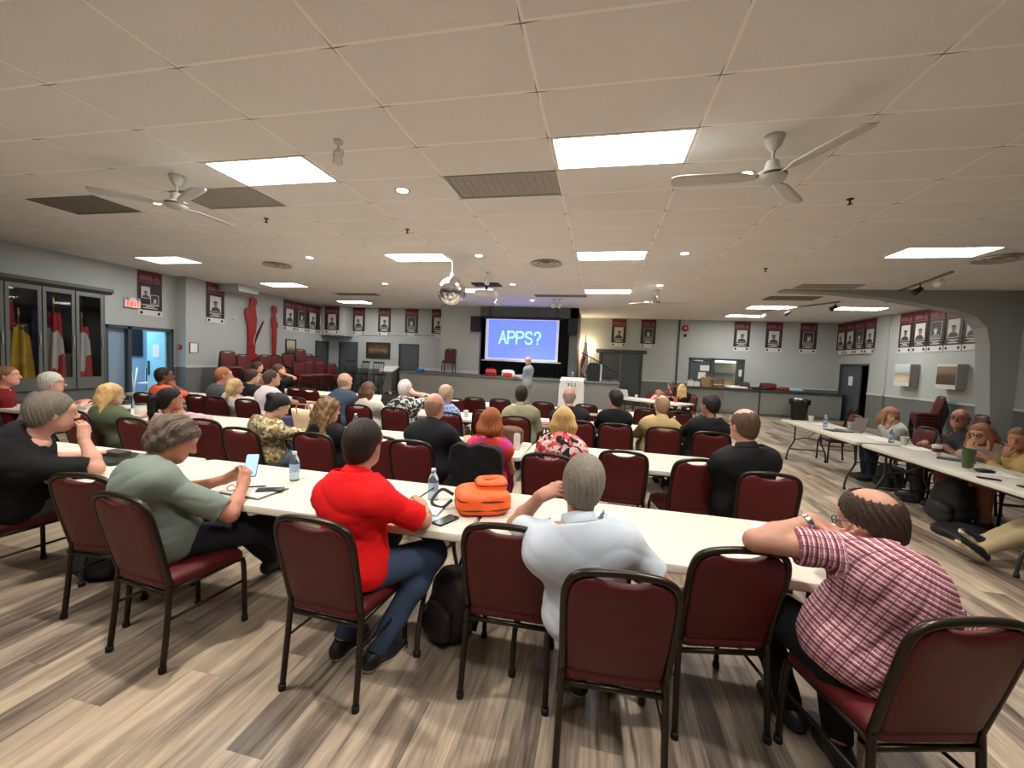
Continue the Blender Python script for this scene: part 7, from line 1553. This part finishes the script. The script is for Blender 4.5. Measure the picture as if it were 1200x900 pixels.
# orange backpack
t = thing('backpack', 'bright orange backpack lying on the front table', 'backpack', (-.66, 2.37, .74), math.radians(24)); M_OR = mat('nylon_orange', (238, 92, 28), .55, bump=.3, bscale=40)
def f_bp(p):
    q = np.abs(p-np.array([0, 0, .069], F32))/np.array([.160, .142, .070], F32); d = ((q**4.2).sum(1)**(1/4.2)-1)*.065
    return d+wrinkle(p, .003, 4)
np_mesh('main_compartment', [surfnet(f_bp, (-.22, -.2, -.02), (.22, .2, .19), .009)], M_OR, t)
def f_bp2(p):
    q = np.abs(p-np.array([.055, .03, .145], F32))/np.array([.095, .085, .042], F32); d = ((q**4.2).sum(1)**(1/4.2)-1)*.035
    return d+wrinkle(p, .0025, 8)
np_mesh('front_pocket', [surfnet(f_bp2, (-.15, -.16, .09), (.2, .15, .24), .008)], M_OR, t)
for z, sx, sy, cx, cy, nm in ((.042, .161, .143, 0, 0, 'lower_zip'), (.092, .160, .142, 0, 0, 'upper_zip'), (.158, .0955, .0855, .055, .03, 'pocket_zip')):
    bm = bm_new(); tube(bm, [(cx+math.copysign(abs(math.cos(a))**(2/4.2), math.cos(a))*sx*1.0, cy+math.copysign(abs(math.sin(a))**(2/4.2), math.sin(a))*sy*1.0, z) for a in np.linspace(0, 2*math.pi, 41)[:-1]], .0045, 6, closed=True); obj(nm, bm, M_BLACK, t, True)
bm = bm_new(); obox(bm, (.06, .01, .1885), (.045, .02, -.002), (-.006, .014, 0), (0, 0, .002)); obj('badge', bm, mat('badge_dark_orange', (196, 70, 22), .5), t)
bm = bm_new(); tube(bm, smooth_path([(-.17, .08, .07), (-.24, .12, .09), (-.30, .07, .03), (-.24, .02, .012), (-.18, .04, .05)], 5), .010, 6); obj('strap', bm, M_BLACK, t, True)
# bags
soft_bag('handbag', 'brown leather handbag on the second-row table by the red-haired woman', 'handbag', (-.93, 4.30, .74), (.30, .18, .20), mat('leather_brown', (96, 62, 38), .55), 21, 8)
t = thing('straw_tote', 'cream straw tote bag on the table beside the camouflage-topped woman', 'bag', (-3.30, 4.16, .74), math.radians(12)); bm = bm_new(); n = 40; rows = [[bm.verts.new((sx*math.copysign(abs(math.cos(a))**.7, math.cos(a)), sy*math.copysign(abs(math.sin(a))**.7, math.sin(a)), z+.012*math.cos(2*a)*(z/.22))) for a in [2*math.pi*j/n for j in range(n)]] for sx, sy, z in ((.13, .07, 0), (.145, .08, .02), (.165, .09, .12), (.185, .10, .235), (.175, .092, .235), (.15, .075, .06))]
for a, b in zip(rows, rows[1:]):
    for j in range(n): bm.faces.new((a[j], a[(j+1) % n], b[(j+1) % n], b[j]))
bm.faces.new(rows[0][::-1]); bm.faces.new(rows[-1]); obj('bag_body', bm, mat('straw_cream', (212, 188, 158), .8, bump=.5, bscale=130), t, True)
for sy in (-1, 1): bm = bm_new(); tube(bm, smooth_path([(-.08, sy*.095, .20), (-.07, sy*.12, .30), (.07, sy*.13, .30), (.08, sy*.095, .20)], 5), .008, 6); obj('handle', bm, mat('strap_tan', (176, 136, 100), .6), t, True)
t2 = soft_bag('purse', 'blue and violet pouch half hidden behind the straw tote', 'bag', (-3.52, 4.12, .74), (.14, .10, .15), mat('pouch_violet', (70, 68, 112), .7), 23)
sheet(-3.05, 3.98, .34, .24, -16, 'printed sheet right of the straw tote', n=2); sheet(-2.95, 4.15, .28, .21, 10, 'second printed sheet near the curly-haired woman')
phone(-3.13, 4.02, .78, -35, 'dark phone held by the camouflage-topped woman', tilt=(35, 0))
c_ = PEOPLE[1]['arms']; 
ph = (PEOPLE[1]['loc']+(c_[1]['wr']+c_[-1]['wr'])/2)
phone(ph[0]+.035, ph[1]+.085, ph[2]+.085, 30, 'phone with a bright blue screen in the green-shirted man\'s hands', emit('phone_lit', (120, 160, 236), 1.0), (52, 0))
# floor bags
def rucksack(x, y, rz, label, m, h=.44, sc=1.0, tilt=0):
    t = thing('rucksack', label, 'backpack', (x, y, 0)); t.rotation_euler = (math.radians(tilt), 0, math.radians(rz))
    def f(p):
        q = np.abs((p-np.array([0, 0, h/2], F32))/np.array([.15*sc, .10*sc, h/2], F32)); q[:, 0] *= 1+.25*np.clip((p[:, 2]/h-.5), 0, 1)
        return ((q**3).sum(1)**(1/3)-1)*.09+wrinkle(p, .005, 3)
    np_mesh('main_bag', [surfnet(f, (-.22*sc, -.16*sc, -.02), (.22*sc, .16*sc, h+.05), .014)], m, t)
    def g(p):
        q = np.abs((p-np.array([0, -.10*sc, h*.30], F32))/np.array([.115*sc, .05*sc, h*.24], F32)); return ((q**3).sum(1)**(1/3)-1)*.045+wrinkle(p, .003, 6)
    np_mesh('front_pocket', [surfnet(g, (-.17*sc, -.19*sc, -.01), (.17*sc, -.02, h*.62), .012)], m, t)
    bm = bm_new(); tube(bm, smooth_path([(-.04, .05, h-.02), (-.03, .06, h+.05), (.03, .06, h+.05), (.04, .05, h-.02)], 4), .009, 6); obj('handle', bm, M_BLACK, t, True)
    for sx in (-1, 1): bm = bm_new(); tube(bm, smooth_path([(sx*.07*sc, .09*sc, h-.04), (sx*.09*sc, .15*sc, h*.6), (sx*.11*sc, .10*sc, .05)], 5), .014, 6); obj('shoulder_strap', bm, M_BLACK, t, True)
M_RK = mat('nylon_dark_maroon', (38, 24, 28), .6); M_RKB = mat('nylon_black', (20, 20, 22), .7)
rucksack(-.80, 2.24, -30, 'dark maroon backpack on the floor by the table leg', M_RK, .40, 1.0, -8); rucksack(-3.38, 2.22, 20, 'black backpack on the floor under the black-shirted man\'s table', M_RKB, .40, 1.1); rucksack(4.02, 5.62, -80, 'tall black backpack under the right-hand table', M_RKB, .50, 1.25); rucksack(4.25, 7.05, -70, 'black bag on the floor under the white-sweatered woman\'s table', M_RKB, .38, 1.1)
soft_bag('strap_bag', 'flat black bag with white trim on the floor beside the tall backpack', 'bag', (3.85, 5.20, 0), (.50, .34, .10), M_RKB, 31, 20)
# right-hand table things
def laptop(x, y, rz, label, m, z=.74, ang=110):
    t = thing('laptop', label, 'laptop', (x, y, z), math.radians(rz)); bm = bm_new(); box(bm, (-.165, -.115, 0), (.165, .115, .016), bevel=.004); obj('keyboard_base', bm, m, t); bm = bm_new(); a = math.radians(ang); u = Vector((0, -math.cos(a), math.sin(a))); obox(bm, Vector((0, .115, .016))+u*.115, (.165, 0, 0), u*.115, Vector((0, math.sin(a), math.cos(a)))*.004); obj('lid', bm, m, t)
laptop(4.02, 7.72, -88, 'grey open laptop on the right-hand table before the white-sweatered woman', mat('laptop_grey', (120, 112, 112), .35, .4)); sheet(3.92, 8.42, .3, .22, 80, 'white sheet beyond the blue bottle on the right-hand table', n=2)
bm = bm_new(); box(bm, (-.16, -.12, 0), (.16, .12, .012)); tag(obj('binder', bm, M_BLACK, None, False, (3.82, 7.62, .74), (0, 0, .1)), 'flat black folder at the edge of the right-hand table', 'folder')
sheet(4.05, 7.10, .30, .22, 84, 'white sheet in front of the white-sweatered woman', n=2); sheet(4.02, 6.85, .28, .2, 70, 'pale blue printed sheet by the blue bottle'); sheet(4.05, 6.25, .34, .22, 80, 'folded newspaper in front of the bald man with glasses', n=6); sheet(3.88, 4.98, .34, .24, 75, 'white sheet beside the green tumbler', n=3)
bm = bm_new(); prism(bm, rrect(.085, .15, .02, 4), (0, 0, 0), (1, 0, 0), (0, 1, 0), (0, 0, 1), .012); tag(obj('tablet_case', bm, M_BLACK, None, False, (4.0, 5.60, .74), (0, 0, .9)), 'black tablet case behind the red-sleeved cup', 'tablet')
soft_bag('spectacle_case', 'crumpled black pouch right of the green tumbler', 'pouch', (3.80, 4.98, .744), (.16, .10, .035), M_BLACK, 33); phone(3.60, 4.66, .741, 60, 'black phone near the front edge of the right-hand table'); phone(3.72, 4.42, .741, 75, 'second black phone nearest the right edge'); 
bm = bm_new(); prism(bm, rrect(.12, .16, .02, 4), (0, 0, 0), (1, 0, 0), (0, 1, 0), (0, 0, 1), .014); tag(obj('folder_dark', bm, M_BLACK, None, False, (3.95, 4.45, .74), (0, 0, .5)), 'dark folder at the near end of the right-hand table', 'folder')
# small things on other tables
laptop(-3.50, 6.28, 2, 'dark laptop right of the woman in the cream jacket', M_BLACK); laptop(.75, 12.2, 140, 'white laptop at the left end of the far angled table', M_WHITE)
bm = bm_new(); box(bm, (-.16, -.12, 0), (.16, .12, .012)); tag(obj('pink_folder', bm, mat('folder_pink', (170, 84, 96), .6), None, False, (-.72, 6.02, .74), (0, 0, -.2)), 'pink folder between the khaki-shirted and black-jacketed men', 'folder')
for x, y, rz, lb in ((-3.3, 6.12, 5, 'white sheet before the woman in the cream jacket'), (-4.75, 6.2, 10, 'white sheet under the white-shirted man\'s arm'), (.30, 6.22, -5, 'white sheet in front of the black tee'), (-6.4, 6.1, 12, 'white sheet in front of the orange-shirted man'), (1.7, 11.75, -38, 'white sheet before the two seated women'), (-5.4, 8.1, 8, 'white sheet on the farthest left table'), (-.6, 8.1, -3, 'white sheet on the table nearest the lectern'), (-4.9, 4.2, 4, 'white sheet in front of the pink-topped woman'), (-5.9, 3.98, -8, 'white sheet in front of the olive-topped woman'), (.35, 4.45, 3, 'white sheet beyond the empty second-row chairs')): sheet(x, y, .28, .21, rz, lb, n=2)
